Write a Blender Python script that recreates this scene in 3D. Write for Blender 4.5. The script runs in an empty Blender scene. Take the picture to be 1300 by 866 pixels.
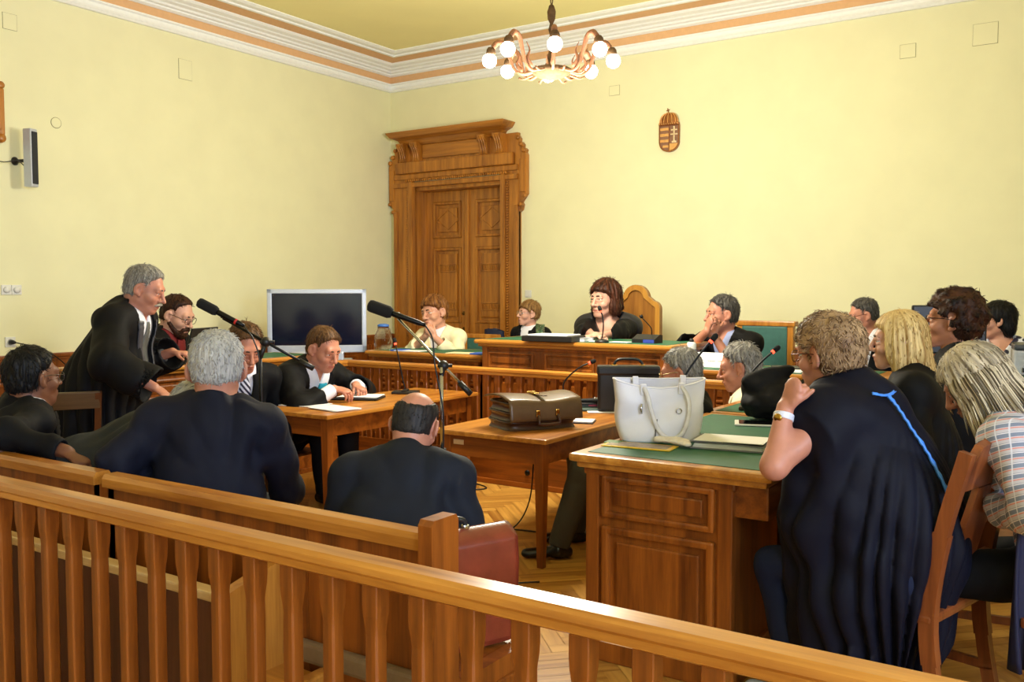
import bpy, bmesh, math, random, os
import numpy as np
from mathutils import Vector, Matrix, Quaternion

C = bpy.context.scene.collection
PI = math.pi
random.seed(7)

# ------------------------------------------------------------------ camera geometry (used to measure places in the room)
FPX = 1152.0
YAW, PIT, EYE = math.radians(33.55), math.radians(3.08), 1.5
CF = Vector((-math.sin(YAW) * math.cos(PIT), math.cos(YAW) * math.cos(PIT), -math.sin(PIT)))
CR = Vector((math.cos(YAW), math.sin(YAW), 0))
CU = Vector((-math.sin(YAW) * math.sin(PIT), math.cos(YAW) * math.sin(PIT), math.cos(PIT)))


def W(px, py, d=None, x=None, y=None, z=None):
    k = CF + CR * ((px - 650) / FPX) + CU * ((433 - py) / FPX)
    t = d if d is not None else x / k.x if x is not None else y / k.y if y is not None else (z - EYE) / k.z
    return Vector((k.x * t, k.y * t, EYE + k.z * t))


# ------------------------------------------------------------------ materials
MATS = {}


def srgb(r, g, b):
    f = lambda c: ((c / 255 + .055) / 1.055) ** 2.4 if c / 255 > .04045 else c / 255 / 12.92
    return (f(r), f(g), f(b), 1)


def nmat(name):
    m = bpy.data.materials.new(name)
    m.use_nodes = True
    nt = m.node_tree
    return m, nt, nt.nodes['Principled BSDF']


def lnk(nt, a, ai, b, bi):
    nt.links.new(a.outputs[ai], b.inputs[bi])


def plain(name, col, rough=.5, metal=0, var=.12, scale=30, bump=0, bscale=200, spec=.5, coat=0, trans=0, sheen=0):
    """base colour with a little mottled variation and optional bump"""
    if name in MATS:
        return MATS[name]
    m, nt, p = nmat(name)
    tc = nt.nodes.new('ShaderNodeTexCoord')
    n = nt.nodes.new('ShaderNodeTexNoise')
    n.inputs['Scale'].default_value = scale
    n.inputs['Detail'].default_value = 4
    lnk(nt, tc, 'Object', n, 'Vector')
    r = nt.nodes.new('ShaderNodeValToRGB')
    c = col
    r.color_ramp.elements[0].position = .3
    r.color_ramp.elements[1].position = .7
    r.color_ramp.elements[0].color = (c[0] * (1 - var), c[1] * (1 - var), c[2] * (1 - var), 1)
    r.color_ramp.elements[1].color = (min(1, c[0] * (1 + var)), min(1, c[1] * (1 + var)), min(1, c[2] * (1 + var)), 1)
    lnk(nt, n, 'Fac', r, 'Fac')
    lnk(nt, r, 'Color', p, 'Base Color')
    p.inputs['Roughness'].default_value = rough
    p.inputs['Metallic'].default_value = metal
    p.inputs['Specular IOR Level'].default_value = spec
    p.inputs['Coat Weight'].default_value = coat
    p.inputs['Transmission Weight'].default_value = trans
    p.inputs['Sheen Weight'].default_value = sheen
    if bump:
        n2 = nt.nodes.new('ShaderNodeTexNoise')
        n2.inputs['Scale'].default_value = bscale
        n2.inputs['Detail'].default_value = 3
        lnk(nt, tc, 'Object', n2, 'Vector')
        b = nt.nodes.new('ShaderNodeBump')
        b.inputs['Strength'].default_value = bump
        b.inputs['Distance'].default_value = .004
        lnk(nt, n2, 'Fac', b, 'Height')
        lnk(nt, b, 'Normal', p, 'Normal')
    MATS[name] = m
    return m


def wood(name, dark, light, axis='X', rough=.35, grain=1.0, coat=.15):
    """varnished wood with the grain running along one local axis"""
    key = name + axis
    if key in MATS:
        return MATS[key]
    m, nt, p = nmat(key)
    tc = nt.nodes.new('ShaderNodeTexCoord')
    mp = nt.nodes.new('ShaderNodeMapping')
    s = [16.0, 16.0, 16.0]
    s['XYZ'.index(axis)] = 1.1
    mp.inputs['Scale'].default_value = s
    lnk(nt, tc, 'Object', mp, 'Vector')
    n1 = nt.nodes.new('ShaderNodeTexNoise')
    n1.inputs['Scale'].default_value = 1.0 * grain
    n1.inputs['Detail'].default_value = 6
    n1.inputs['Distortion'].default_value = .6
    lnk(nt, mp, 'Vector', n1, 'Vector')
    n2 = nt.nodes.new('ShaderNodeTexNoise')
    n2.inputs['Scale'].default_value = 9 * grain
    n2.inputs['Detail'].default_value = 2
    lnk(nt, mp, 'Vector', n2, 'Vector')
    mx = nt.nodes.new('ShaderNodeMath')
    mx.operation = 'MULTIPLY_ADD'
    mx.inputs[1].default_value = .22
    lnk(nt, n2, 'Fac', mx, 0)
    lnk(nt, n1, 'Fac', mx, 2)
    r = nt.nodes.new('ShaderNodeValToRGB')
    r.color_ramp.elements[0].position = .38
    r.color_ramp.elements[1].position = .82
    r.color_ramp.elements[0].color = dark
    r.color_ramp.elements[1].color = light
    lnk(nt, mx, 'Value', r, 'Fac')
    lnk(nt, r, 'Color', p, 'Base Color')
    p.inputs['Roughness'].default_value = rough
    p.inputs['Coat Weight'].default_value = coat
    p.inputs['Coat Roughness'].default_value = .2
    b = nt.nodes.new('ShaderNodeBump')
    b.inputs['Strength'].default_value = .12
    b.inputs['Distance'].default_value = .002
    lnk(nt, mx, 'Value', b, 'Height')
    lnk(nt, b, 'Normal', p, 'Normal')
    MATS[key] = m
    return m


def glow(name, col, strength):
    if name in MATS:
        return MATS[name]
    m, nt, p = nmat(name)
    p.inputs['Base Color'].default_value = col
    p.inputs['Emission Color'].default_value = col
    p.inputs['Emission Strength'].default_value = strength
    MATS[name] = m
    return m


def glassy(name, col=(1, 1, 1, 1), rough=.02, ior=1.45, alpha=1):
    if name in MATS:
        return MATS[name]
    m, nt, p = nmat(name)
    p.inputs['Base Color'].default_value = col
    p.inputs['Roughness'].default_value = rough
    p.inputs['IOR'].default_value = ior
    p.inputs['Transmission Weight'].default_value = 1
    p.inputs['Alpha'].default_value = alpha
    MATS[name] = m
    return m


# ------------------------------------------------------------------ objects
def empty(name, label, cat, loc=(0, 0, 0), rz=0, group=None):
    o = bpy.data.objects.new(name, None)
    C.objects.link(o)
    o.location = loc
    o.rotation_euler = (0, 0, rz)
    o.empty_display_size = .1
    return tag(o, label, cat, group)


def tag(o, label=None, cat=None, group=None, kind=None):
    if label:
        o['label'] = label
    if cat:
        o['category'] = cat
    if group:
        o['group'] = group
    if kind:
        o['kind'] = kind
    return o


def struct(o):
    o['kind'] = 'structure'
    return o


def copy_tree(o, loc=None, rz=None, label=None, parent=None):
    c = o.copy()
    C.objects.link(c)
    if parent is not None:
        c.parent = parent
    for ch in list(o.children):
        copy_tree(ch, parent=c)
    if loc is not None:
        c.location = loc
    if rz is not None:
        c.rotation_euler = (0, 0, rz)
    if label:
        c['label'] = label
    return c


def link_mesh(name, verts, faces, mats, parent=None, smooth=False, midx=None, loc=None):
    me = bpy.data.meshes.new(name)
    me.from_pydata(verts, [], faces)
    for m in (mats if isinstance(mats, (list, tuple)) else [mats]):
        me.materials.append(m)
    if midx is not None:
        me.polygons.foreach_set('material_index', midx)
    if smooth is True:
        me.polygons.foreach_set('use_smooth', [True] * len(me.polygons))
    elif isinstance(smooth, (list, tuple)):
        me.polygons.foreach_set('use_smooth', smooth)
    me.update()
    o = bpy.data.objects.new(name, me)
    C.objects.link(o)
    if parent is not None:
        o.parent = parent
    if loc is not None:
        o.location = loc
    return o


def frame_of(d, up=Vector((0, 0, 1))):
    d = Vector(d).normalized()
    if abs(d.dot(up)) > .98:
        up = Vector((0, 1, 0)) if abs(d.y) < .9 else Vector((1, 0, 0))
    s = d.cross(up).normalized()
    return s, s.cross(d).normalized(), d


class MB:
    """collects shapes of one part and links them as one mesh object"""

    def __init__(self):
        self.v, self.f, self.m, self.s = [], [], [], []

    def add(self, vs, fs, mat=0, smooth=False):
        n = len(self.v)
        self.v += [tuple(p) for p in vs]
        for f in fs:
            self.f.append(tuple(i + n for i in f))
            self.m.append(mat)
            self.s.append(smooth)
        return self

    def box(self, lo, hi, bev=0, mat=0, M=None):
        """box with chamfered edges"""
        lo, hi = Vector(lo), Vector(hi)
        b = min(bev, *(abs(hi[i] - lo[i]) * .49 for i in range(3))) if bev else 0
        if b <= 0:
            vs = [Vector((x, y, z)) for x in (lo.x, hi.x) for y in (lo.y, hi.y) for z in (lo.z, hi.z)]
            fs = [(0, 1, 3, 2), (4, 6, 7, 5), (0, 4, 5, 1), (2, 3, 7, 6), (0, 2, 6, 4), (1, 5, 7, 3)]
        else:
            bm = bmesh.new()
            bmesh.ops.create_cube(bm, size=1)
            for q in bm.verts:
                q.co = Vector([lo[i] + (q.co[i] + .5) * (hi[i] - lo[i]) for i in range(3)])
            bmesh.ops.bevel(bm, geom=bm.edges[:], offset=b, segments=2, affect='EDGES', profile=.6)
            bm.verts.index_update()
            vs = [q.co.copy() for q in bm.verts]
            fs = [tuple(q.index for q in f.verts) for f in bm.faces]
            bm.free()
        if M is not None:
            vs = [M @ q for q in vs]
        return self.add(vs, fs, mat)

    def cbox(self, c, size, bev=0, mat=0, M=None):
        c, s = Vector(c), Vector(size) / 2
        return self.box(c - s, c + s, bev, mat, M)

    def bar(self, a, b, w, h, mat=0, up=(0, 0, 1), w2=None, h2=None, bev=0):
        """square bar from a to b (tapering to w2,h2)"""
        a, b = Vector(a), Vector(b)
        s, u, d = frame_of(b - a, Vector(up))
        w2, h2 = w2 or w, h2 or h
        vs = []
        for p, ww, hh in ((a, w, h), (b, w2, h2)):
            for i, j in ((-1, -1), (1, -1), (1, 1), (-1, 1)):
                vs.append(p + s * i * ww / 2 + u * j * hh / 2)
        fs = [(0, 3, 2, 1), (4, 5, 6, 7), (0, 1, 5, 4), (1, 2, 6, 5), (2, 3, 7, 6), (3, 0, 4, 7)]
        return self.add(vs, fs, mat)

    def tube(self, pts, r, n=8, mat=0, closed=False, cap=True, flat=1.0, up=(0, 0, 1)):
        pts = [Vector(p) for p in pts]
        k = len(pts)
        rs = list(r) if isinstance(r, (list, tuple)) else [r] * k
        vs, fs = [], []
        s = None
        for i, p in enumerate(pts):
            if closed:
                d = pts[(i + 1) % k] - pts[i - 1]
            else:
                d = pts[min(i + 1, k - 1)] - pts[max(i - 1, 0)]
            d = d.normalized() if d.length > 1e-9 else Vector((0, 0, 1))
            if s is None:
                s, u, _ = frame_of(d, Vector(up))
            else:
                s = (s - d * s.dot(d))
                s = s.normalized() if s.length > 1e-6 else frame_of(d)[0]
                u = s.cross(d)
            for j in range(n):
                a = 2 * PI * j / n
                vs.append(p + s * math.cos(a) * rs[i] + u * math.sin(a) * rs[i] * flat)
        seg = k if closed else k - 1
        for i in range(seg):
            for j in range(n):
                a, b = i * n + j, i * n + (j + 1) % n
                c, d2 = ((i + 1) % k) * n + (j + 1) % n, ((i + 1) % k) * n + j
                fs.append((a, d2, c, b))
        if cap and not closed:
            fs.append(tuple(range(n)))
            fs.append(tuple(range((k - 1) * n, k * n))[::-1])
        return self.add(vs, fs, mat, True)

    def lathe(self, prof, n=24, c=(0, 0, 0), mat=0, M=None, cap=True):
        c = Vector(c)
        vs, fs = [], []
        for r, z in prof:
            for j in range(n):
                a = 2 * PI * j / n
                vs.append(Vector((math.cos(a) * r, math.sin(a) * r, z)))
        vs = [(M @ q if M is not None else q) + c for q in vs]
        for i in range(len(prof) - 1):
            for j in range(n):
                fs.append((i * n + j, i * n + (j + 1) % n, (i + 1) * n + (j + 1) % n, (i + 1) * n + j))
        if cap:
            fs.append(tuple(range(n))[::-1])
            fs.append(tuple(range((len(prof) - 1) * n, len(prof) * n)))
        return self.add(vs, fs, mat, True)

    def sphere(self, c, r, n=12, mat=0, sc=(1, 1, 1)):
        prof = []
        for i in range(n // 2 + 1):
            t = PI * i / (n // 2)
            prof.append((max(1e-4, math.sin(t)) * r, -math.cos(t) * r))
        return self.lathe(prof, n, c, mat, Matrix.Diagonal((*sc, 1)).to_3x3())

    def prism(self, outline, a0, a1, plane='XZ', mat=0, smooth=False):
        """extrude a 2D outline; plane says which two axes the outline lies in, a0..a1 is the third"""
        n = len(outline)
        def P(q, t):
            u, v = q
            return {'XZ': (u, t, v), 'YZ': (t, u, v), 'XY': (u, v, t)}[plane]
        vs = [P(q, a0) for q in outline] + [P(q, a1) for q in outline]
        fs = [tuple(range(n)), tuple(range(n, 2 * n))[::-1]]
        for i in range(n):
            j = (i + 1) % n
            fs.append((i, i + n, j + n, j))
        return self.add(vs, fs, mat, False)

    def sweep(self, prof, path, mat=0, closed_prof=True, up=(0, 0, 1), smooth=False):
        """sweep a 2D profile (side, up) along a polyline of points with mitred corners"""
        path = [Vector(p) for p in path]
        up = Vector(up)
        n, k = len(prof), len(path)
        vs, fs = [], []
        for i, p in enumerate(path):
            d0 = (path[i] - path[i - 1]).normalized() if i else None
            d1 = (path[i + 1] - path[i]).normalized() if i < k - 1 else None
            d0, d1 = d0 or d1, d1 or d0
            s0, s1 = d0.cross(up).normalized(), d1.cross(up).normalized()
            s = (s0 + s1)
            s = s / max(.2, s.length_squared / 2) if s.length > 1e-6 else s0
            for a, b in prof:
                vs.append(p + s * a + up * b)
        for i in range(k - 1):
            for j in range(n if closed_prof else n - 1):
                j2 = (j + 1) % n
                fs.append((i * n + j, i * n + j2, (i + 1) * n + j2, (i + 1) * n + j))
        if closed_prof:
            fs.append(tuple(range(n))[::-1])
            fs.append(tuple(range((k - 1) * n, k * n)))
        return self.add(vs, fs, mat, smooth)

    def grid(self, fn, nu, nv, mat=0, smooth=True, wrap=False):
        vs = [fn(i / (nu if wrap else nu - 1), j / (nv - 1)) for i in range(nu) for j in range(nv)]
        fs = []
        for i in range(nu if wrap else nu - 1):
            for j in range(nv - 1):
                i2 = (i + 1) % nu
                fs.append((i * nv + j, i2 * nv + j, i2 * nv + j + 1, i * nv + j + 1))
        return self.add(vs, fs, mat, smooth)

    def xf(self, M):
        self.v = [tuple(M @ Vector(p)) for p in self.v]
        return self

    def build(self, name, mats, parent=None, loc=None, solidify=0):
        o = link_mesh(name, self.v, self.f, mats, parent, self.s, self.m, loc)
        bm = bmesh.new()
        bm.from_mesh(o.data)
        bmesh.ops.recalc_face_normals(bm, faces=bm.faces[:])
        bm.to_mesh(o.data)
        bm.free()
        if solidify:
            md = o.modifiers.new('thickness', 'SOLIDIFY')
            md.thickness = solidify
            md.offset = 0
        return o


def bez(pts, n=24):
    """smooth Catmull-Rom curve through points"""
    P = [Vector(p) for p in pts]
    P = [P[0] * 2 - P[1]] + P + [P[-1] * 2 - P[-2]]
    out = []
    segs = len(P) - 3
    per = max(2, n // segs)
    for i in range(segs):
        a, b, c, d = P[i:i + 4]
        for j in range(per):
            t = j / per
            out.append(.5 * ((2 * b) + (c - a) * t + (2 * a - 5 * b + 4 * c - d) * t * t + (3 * b - a - 3 * c + d) * t ** 3))
    out.append(P[-2])
    return out


# ------------------------------------------------------------------ smooth bodies: distance fields turned into a surface
def vnoise(p, seed=0):
    """smooth value noise in [-1,1]; p is (N,3)"""
    i = np.floor(p).astype(np.int64)
    f = p - i
    f = f * f * (3 - 2 * f)
    def h(ix, iy, iz):
        n = (ix * 374761393 + iy * 668265263 + iz * 2147483647 + seed * 974711) & 0xffffffff
        n = ((n ^ (n >> 13)) * 1274126177) & 0xffffffff
        n = (n ^ (n >> 16)) & 0xffff
        return n / 32767.5 - 1
    out = 0
    for dx in (0, 1):
        for dy in (0, 1):
            for dz in (0, 1):
                w = (f[:, 0] if dx else 1 - f[:, 0]) * (f[:, 1] if dy else 1 - f[:, 1]) * (f[:, 2] if dz else 1 - f[:, 2])
                out = out + w * h(i[:, 0] + dx, i[:, 1] + dy, i[:, 2] + dz)
    return out


def vec(p):
    return np.array([float(q) for q in p])


class Prim:
    """kind 'cone': a,b,ra,rb ; optional flat (dir, factor), cut=True squares the b end
       kind 'ell': c, radii, R (rows = axes) ; kind 'half': n, c (inside where n.p<c)"""

    def __init__(s, kind, k=.02, **kw):
        s.kind, s.k = kind, k
        s.__dict__.update(kw)

    def bbox(s):
        if s.kind == 'cone':
            r = max(s.ra, s.rb)
            return np.minimum(s.a, s.b) - r, np.maximum(s.a, s.b) + r
        if s.kind == 'ell':
            r = max(s.r)
            return s.c - r, s.c + r
        return None

    def dist(s, X, Y, Z):
        if s.kind == 'half':
            return s.n[0] * X + s.n[1] * Y + s.n[2] * Z - s.c
        if s.kind == 'ell':
            dx, dy, dz = X - s.c[0], Y - s.c[1], Z - s.c[2]
            q0 = q1 = 0
            for i in range(3):
                e = (s.R[i][0] * dx + s.R[i][1] * dy + s.R[i][2] * dz)
                q0 = q0 + (e / s.r[i]) ** 2
                q1 = q1 + (e / s.r[i] ** 2) ** 2
            k0, k1 = np.sqrt(q0), np.sqrt(q1) + 1e-9
            return k0 * (k0 - 1) / k1
        ab = s.b - s.a
        L2 = float(ab @ ab) + 1e-12
        dx, dy, dz = X - s.a[0], Y - s.a[1], Z - s.a[2]
        t = (dx * ab[0] + dy * ab[1] + dz * ab[2]) / L2
        tc = np.clip(t, 0, 1)
        ex, ey, ez = dx - ab[0] * tc, dy - ab[1] * tc, dz - ab[2] * tc
        q = ex * ex + ey * ey + ez * ez
        fl = getattr(s, 'flat', None)
        if fl is not None:
            n, f = fl
            e = ex * n[0] + ey * n[1] + ez * n[2]
            q = q + e * e * (1 / (f * f) - 1)
            d = np.sqrt(q) - (s.ra + (s.rb - s.ra) * tc)
            d = d * (.5 + .5 * f)
        else:
            d = np.sqrt(q) - (s.ra + (s.rb - s.ra) * tc)
        if getattr(s, 'cut', False):
            d = np.maximum(d, (t - 1) * math.sqrt(L2))
        return d


def cone(a, b, ra, rb=None, k=.02, flat=None, cut=False):
    return Prim('cone', k, a=vec(a), b=vec(b), ra=ra, rb=ra if rb is None else rb,
                flat=(vec(flat[0]), flat[1]) if flat else None, cut=cut)


def ell(c, r, R=None, k=.02):
    return Prim('ell', k, c=vec(c), r=list(r), R=[vec(q) for q in (R or ((1, 0, 0), (0, 1, 0), (0, 0, 1)))])


class Field:
    def __init__(s, prims, h, pad=.03):
        s.h = h
        bb = [p.bbox() for p in prims]
        lo = np.min([b[0] for b in bb], axis=0) - pad
        hi = np.max([b[1] for b in bb], axis=0) + pad
        s.org = np.floor(lo / h) * h
        n = np.ceil((hi - s.org) / h).astype(int) + 1
        s.ax = [s.org[i] + np.arange(n[i]) * h for i in range(3)]
        s.D = np.full(tuple(n), .08, np.float32)
        for p in prims:
            s.op(p)

    def sub(s, p, m):
        b = p.bbox()
        if b is None:
            return tuple(slice(0, len(a)) for a in s.ax)
        sl = []
        for i in range(3):
            a = int(max(0, math.floor((b[0][i] - m - s.org[i]) / s.h)))
            z = int(min(len(s.ax[i]), math.ceil((b[1][i] + m - s.org[i]) / s.h) + 1))
            sl.append(slice(a, max(a, z)))
        return tuple(sl)

    def op(s, p, mode='add', k=None):
        k = p.k if k is None else k
        sl = s.sub(p, .05 + k)
        if min(q.stop - q.start for q in sl) <= 0:
            return s
        d = p.dist(s.ax[0][sl[0]][:, None, None], s.ax[1][sl[1]][None, :, None], s.ax[2][sl[2]][None, None, :]).astype(np.float32)
        a = s.D[sl]
        if mode == 'add':
            hh = np.clip(k - np.abs(a - d), 0, None) / max(k, 1e-6) if k > 0 else 0
            s.D[sl] = np.minimum(a, d) - hh * hh * k * .25
        else:
            d = -d if mode == 'cut' else d
            hh = np.clip(k - np.abs(a - d), 0, None) / max(k, 1e-6) if k > 0 else 0
            s.D[sl] = np.maximum(a, d) + hh * hh * k * .25
        return s

    def cut(s, p, k=.004):
        return s.op(p, 'cut', k)

    def keep(s, p, k=.004):
        return s.op(p, 'keep', k)

    def band(s, w=.035):
        I = np.argwhere(np.abs(s.D) < w)
        return I, s.org + I * s.h

    def push(s, fn, w=.035):
        """add fn(points) to the field near the surface"""
        I, P = s.band(w)
        s.D[I[:, 0], I[:, 1], I[:, 2]] += fn(P).astype(np.float32)
        return s

    def surface(s, smooth=1):
        D, h = s.D, s.h
        for ax in range(3):
            for e in (0, -1):
                sl = [slice(None)] * 3
                sl[ax] = e
                D[tuple(sl)] = np.maximum(D[tuple(sl)], h)
        S = D < 0
        n = np.array(D.shape) - 1
        cnt = np.zeros(n, np.int8)
        offs = [(a, b, c) for a in (0, 1) for b in (0, 1) for c in (0, 1)]
        for a, b, c in offs:
            cnt += S[a:a + n[0], b:b + n[1], c:c + n[2]]
        cells = np.argwhere((cnt > 0) & (cnt < 8))
        idx = np.full(tuple(n), -1, np.int64)
        idx[cells[:, 0], cells[:, 1], cells[:, 2]] = np.arange(len(cells))
        val = np.stack([D[cells[:, 0] + a, cells[:, 1] + b, cells[:, 2] + c] for a, b, c in offs], 1)
        acc = np.zeros((len(cells), 3))
        num = np.zeros(len(cells))
        for i in range(8):
            for j in range(i + 1, 8):
                oi, oj = np.array(offs[i]), np.array(offs[j])
                if np.abs(oi - oj).sum() != 1:
                    continue
                va, vb = val[:, i], val[:, j]
                m = (va < 0) != (vb < 0)
                t = va[m] / (va[m] - vb[m])
                acc[m] += oi + (oj - oi) * t[:, None]
                num[m] += 1
        V = s.org + (cells + acc / num[:, None]) * h
        F = []
        for ax in range(3):
            u, w = (ax + 1) % 3, (ax + 2) % 3
            sa = [slice(None)] * 3
            sb = [slice(None)] * 3
            sa[ax], sb[ax] = slice(0, -1), slice(1, None)
            E = np.argwhere(S[tuple(sa)] != S[tuple(sb)])
            E = E[(E[:, u] > 0) & (E[:, w] > 0) & (E[:, u] < n[u]) & (E[:, w] < n[w])]
            inside = S[tuple(sa)][E[:, 0], E[:, 1], E[:, 2]]
            q = []
            for du, dw in ((-1, -1), (0, -1), (0, 0), (-1, 0)):
                e = E.copy()
                e[:, u] += du
                e[:, w] += dw
                q.append(idx[e[:, 0], e[:, 1], e[:, 2]])
            q = np.stack(q, 1)
            q[~inside] = q[~inside][:, ::-1]
            F.append(q)
        F = np.concatenate(F)
        for _ in range(smooth):
            a = np.zeros_like(V)
            c = np.zeros(len(V))
            for i in range(4):
                np.add.at(a, F[:, i], V[F[:, (i + 1) % 4]])
                np.add.at(c, F[:, i], 1)
                np.add.at(a, F[:, (i + 1) % 4], V[F[:, i]])
                np.add.at(c, F[:, (i + 1) % 4], 1)
            V = V * .5 + .5 * a / np.maximum(c, 1)[:, None]
        return V, F


def fast_mesh(name, V, F, mats, parent=None, midx=None, col=None):
    me = bpy.data.meshes.new(name)
    me.vertices.add(len(V))
    me.vertices.foreach_set('co', np.ascontiguousarray(V, np.float32).ravel())
    me.loops.add(F.size)
    me.loops.foreach_set('vertex_index', np.ascontiguousarray(F, np.int32).ravel())
    me.polygons.add(len(F))
    me.polygons.foreach_set('loop_start', np.arange(len(F), dtype=np.int32) * 4)
    me.polygons.foreach_set('use_smooth', np.ones(len(F), bool))
    for m in (mats if isinstance(mats, (list, tuple)) else [mats]):
        me.materials.append(m)
    if midx is not None:
        me.polygons.foreach_set('material_index', midx.astype(np.int32))
    if col is not None:
        at = me.attributes.new('streak', 'FLOAT', 'POINT')
        at.data.foreach_set('value', np.ascontiguousarray(col, np.float32))
    me.update(calc_edges=True)
    me.validate()
    o = bpy.data.objects.new(name, me)
    C.objects.link(o)
    if parent is not None:
        o.parent = parent
    return o
# ------------------------------------------------------------------ palette
OAK_D, OAK_L = srgb(94, 44, 9), srgb(164, 90, 26)
HONEY_D, HONEY_L = srgb(150, 86, 24), srgb(208, 142, 56)
DOOR_D, DOOR_L = srgb(126, 72, 18), srgb(192, 124, 42)
DARK_D, DARK_L = srgb(62, 32, 18), srgb(104, 58, 34)
def oak(a='X'): return wood('oak', OAK_D, OAK_L, a)
def honey(a='X'): return wood('honey_oak', HONEY_D, HONEY_L, a, rough=.3)
def dwood(a='X'): return wood('door_oak', DOOR_D, DOOR_L, a)
def dark(a='X'): return wood('dark_wood', DARK_D, DARK_L, a, rough=.4)
M_WALL = plain('wall_yellow', srgb(236, 233, 193), rough=.85, var=.025, scale=3, bump=.08, bscale=60, spec=.2)
M_CEIL = plain('ceiling_yellow', srgb(242, 232, 168), rough=.9, var=.02, scale=2, spec=.2)
M_WHITE = plain('plaster_white', srgb(244, 246, 244), rough=.7, var=.02)
M_PEACH = plain('plaster_peach', srgb(222, 176, 128), rough=.8, var=.03)
M_PLASTIC_W = plain('white_plastic', srgb(224, 224, 220), rough=.35, var=.02)
M_BLACK = plain('black_plastic', srgb(22, 22, 24), rough=.45, var=.2)
M_BLACKM = plain('black_metal', srgb(20, 20, 22), rough=.35, metal=.6, var=.2)
M_CHROME = plain('chrome', srgb(190, 192, 196), rough=.18, metal=1, var=.05)
M_BRASS = plain('brass', srgb(190, 150, 70), rough=.25, metal=1, var=.1)
M_GREEN = plain('green_leather', srgb(24, 92, 64), rough=.6, var=.1, scale=8, bump=.05, bscale=300)
M_PAPER = plain('paper', srgb(236, 236, 240), rough=.7, var=.02)

XL, YB, XR, YR, ZC = -7.67, 8.8, 3.0, -3.2, 4.335

# ------------------------------------------------------------------ floor: herringbone parquet, one mesh
def make_floor():
    w, L = .075, .45
    vs, fs, rnd, ori = [], [], [], []
    rot = Matrix.Rotation(math.radians(45), 2)
    def plank(x0, y0, x1, y1, o):
        g = .0012
        q = [Vector((x0 + g, y0 + g)), Vector((x1 - g, y0 + g)), Vector((x1 - g, y1 - g)), Vector((x0 + g, y1 - g))]
        q = [rot @ p for p in q]
        c = sum(q, Vector((0, 0))) / 4
        if not (XL - .1 < c.x < XR + .1 and -.2 < c.y < 6.3):
            return
        n = len(vs)
        for p in q:
            vs.append((min(max(p.x, XL), XR), p.y, 0))
        fs.append((n, n + 1, n + 2, n + 3))
        rnd.append(random.random())
        ori.append(o)
    for i in range(-160, 161):
        for j in range(-24, 25):
            x, y = i * w + j * L, i * w - j * L
            if abs(x) > 15 or abs(y) > 15:
                continue
            plank(x, y, x + L, y + w, 0)
            plank(x + L, y + w - L, x + L + w, y + w, 1)
    n = len(vs)
    vs += [(XL, YR, -.003), (XR, YR, -.003), (XR, YB, -.003), (XL, YB, -.003)]
    fs.append((n, n + 1, n + 2, n + 3)); rnd.append(.5); ori.append(0)
    m, nt, p = nmat('parquet')
    at = nt.nodes.new('ShaderNodeAttribute'); at.attribute_name = 'tone'
    ao = nt.nodes.new('ShaderNodeAttribute'); ao.attribute_name = 'turn'
    tc = nt.nodes.new('ShaderNodeTexCoord')
    noises = []
    for ang in (-45, 45):
        mp = nt.nodes.new('ShaderNodeMapping')
        mp.vector_type = 'TEXTURE'
        mp.inputs['Rotation'].default_value = (0, 0, math.radians(45 if ang < 0 else 135))
        mp.inputs['Scale'].default_value = (.6, .03, .1)
        lnk(nt, tc, 'Object', mp, 'Vector')
        nz = nt.nodes.new('ShaderNodeTexNoise'); nz.inputs['Scale'].default_value = 1; nz.inputs['Detail'].default_value = 5
        lnk(nt, mp, 'Vector', nz, 'Vector')
        noises.append(nz)
    mix = nt.nodes.new('ShaderNodeMix'); mix.data_type = 'FLOAT'
    lnk(nt, ao, 'Fac', mix, 'Factor')
    nt.links.new(noises[0].outputs['Fac'], mix.inputs[2]); nt.links.new(noises[1].outputs['Fac'], mix.inputs[3])
    ma = nt.nodes.new('ShaderNodeMath'); ma.operation = 'MULTIPLY_ADD'; ma.inputs[1].default_value = .5
    lnk(nt, at, 'Fac', ma, 0); nt.links.new(mix.outputs[0], ma.inputs[2])
    r = nt.nodes.new('ShaderNodeValToRGB')
    r.color_ramp.elements[0].position = .35; r.color_ramp.elements[1].position = 1.05
    r.color_ramp.elements[0].color = srgb(150, 96, 34); r.color_ramp.elements[1].color = srgb(214, 160, 74)
    lnk(nt, ma, 'Value', r, 'Fac'); lnk(nt, r, 'Color', p, 'Base Color')
    p.inputs['Roughness'].default_value = .32
    o = link_mesh('floor', vs, fs, m)
    for nm, dat in (('tone', rnd), ('turn', ori)):
        a = o.data.attributes.new(nm, 'FLOAT', 'FACE'); a.data.foreach_set('value', [float(q) for q in dat])
    return struct(o)
make_floor()

# ------------------------------------------------------------------ walls and ceiling
DX0, DX1, DZ = -7.30, -5.88, 2.80          # door opening
b = MB()
b.box((XL - .4, YB, 0), (DX0, YB + .4, 4.5)); b.box((DX1, YB, 0), (XR + .4, YB + .4, 4.5)); b.box((DX0, YB, DZ), (DX1, YB + .4, 4.5))
struct(b.build('wall_back', M_WALL))
b = MB(); b.box((XL - .4, YR, 0), (XL, YB, 4.5)); struct(b.build('wall_left', M_WALL))
b = MB(); b.box((XL - .4, YR - .4, 0), (XR + .4, YR, 4.5)); struct(b.build('wall_rear', M_WALL))
WINS = [(-2.6, -1.0), (.2, 1.8)]
b = MB(); ys = [YR] + [q for w_ in WINS for q in w_] + [YB]
for k in range(0, len(ys), 2):
    b.box((XR, ys[k], 0), (XR + .4, ys[k + 1], 4.5))
for w_ in WINS:
    b.box((XR, w_[0], 0), (XR + .4, w_[1], .95)); b.box((XR, w_[0], 3.7), (XR + .4, w_[1], 4.5))
struct(b.build('wall_right', M_WALL))
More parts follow.
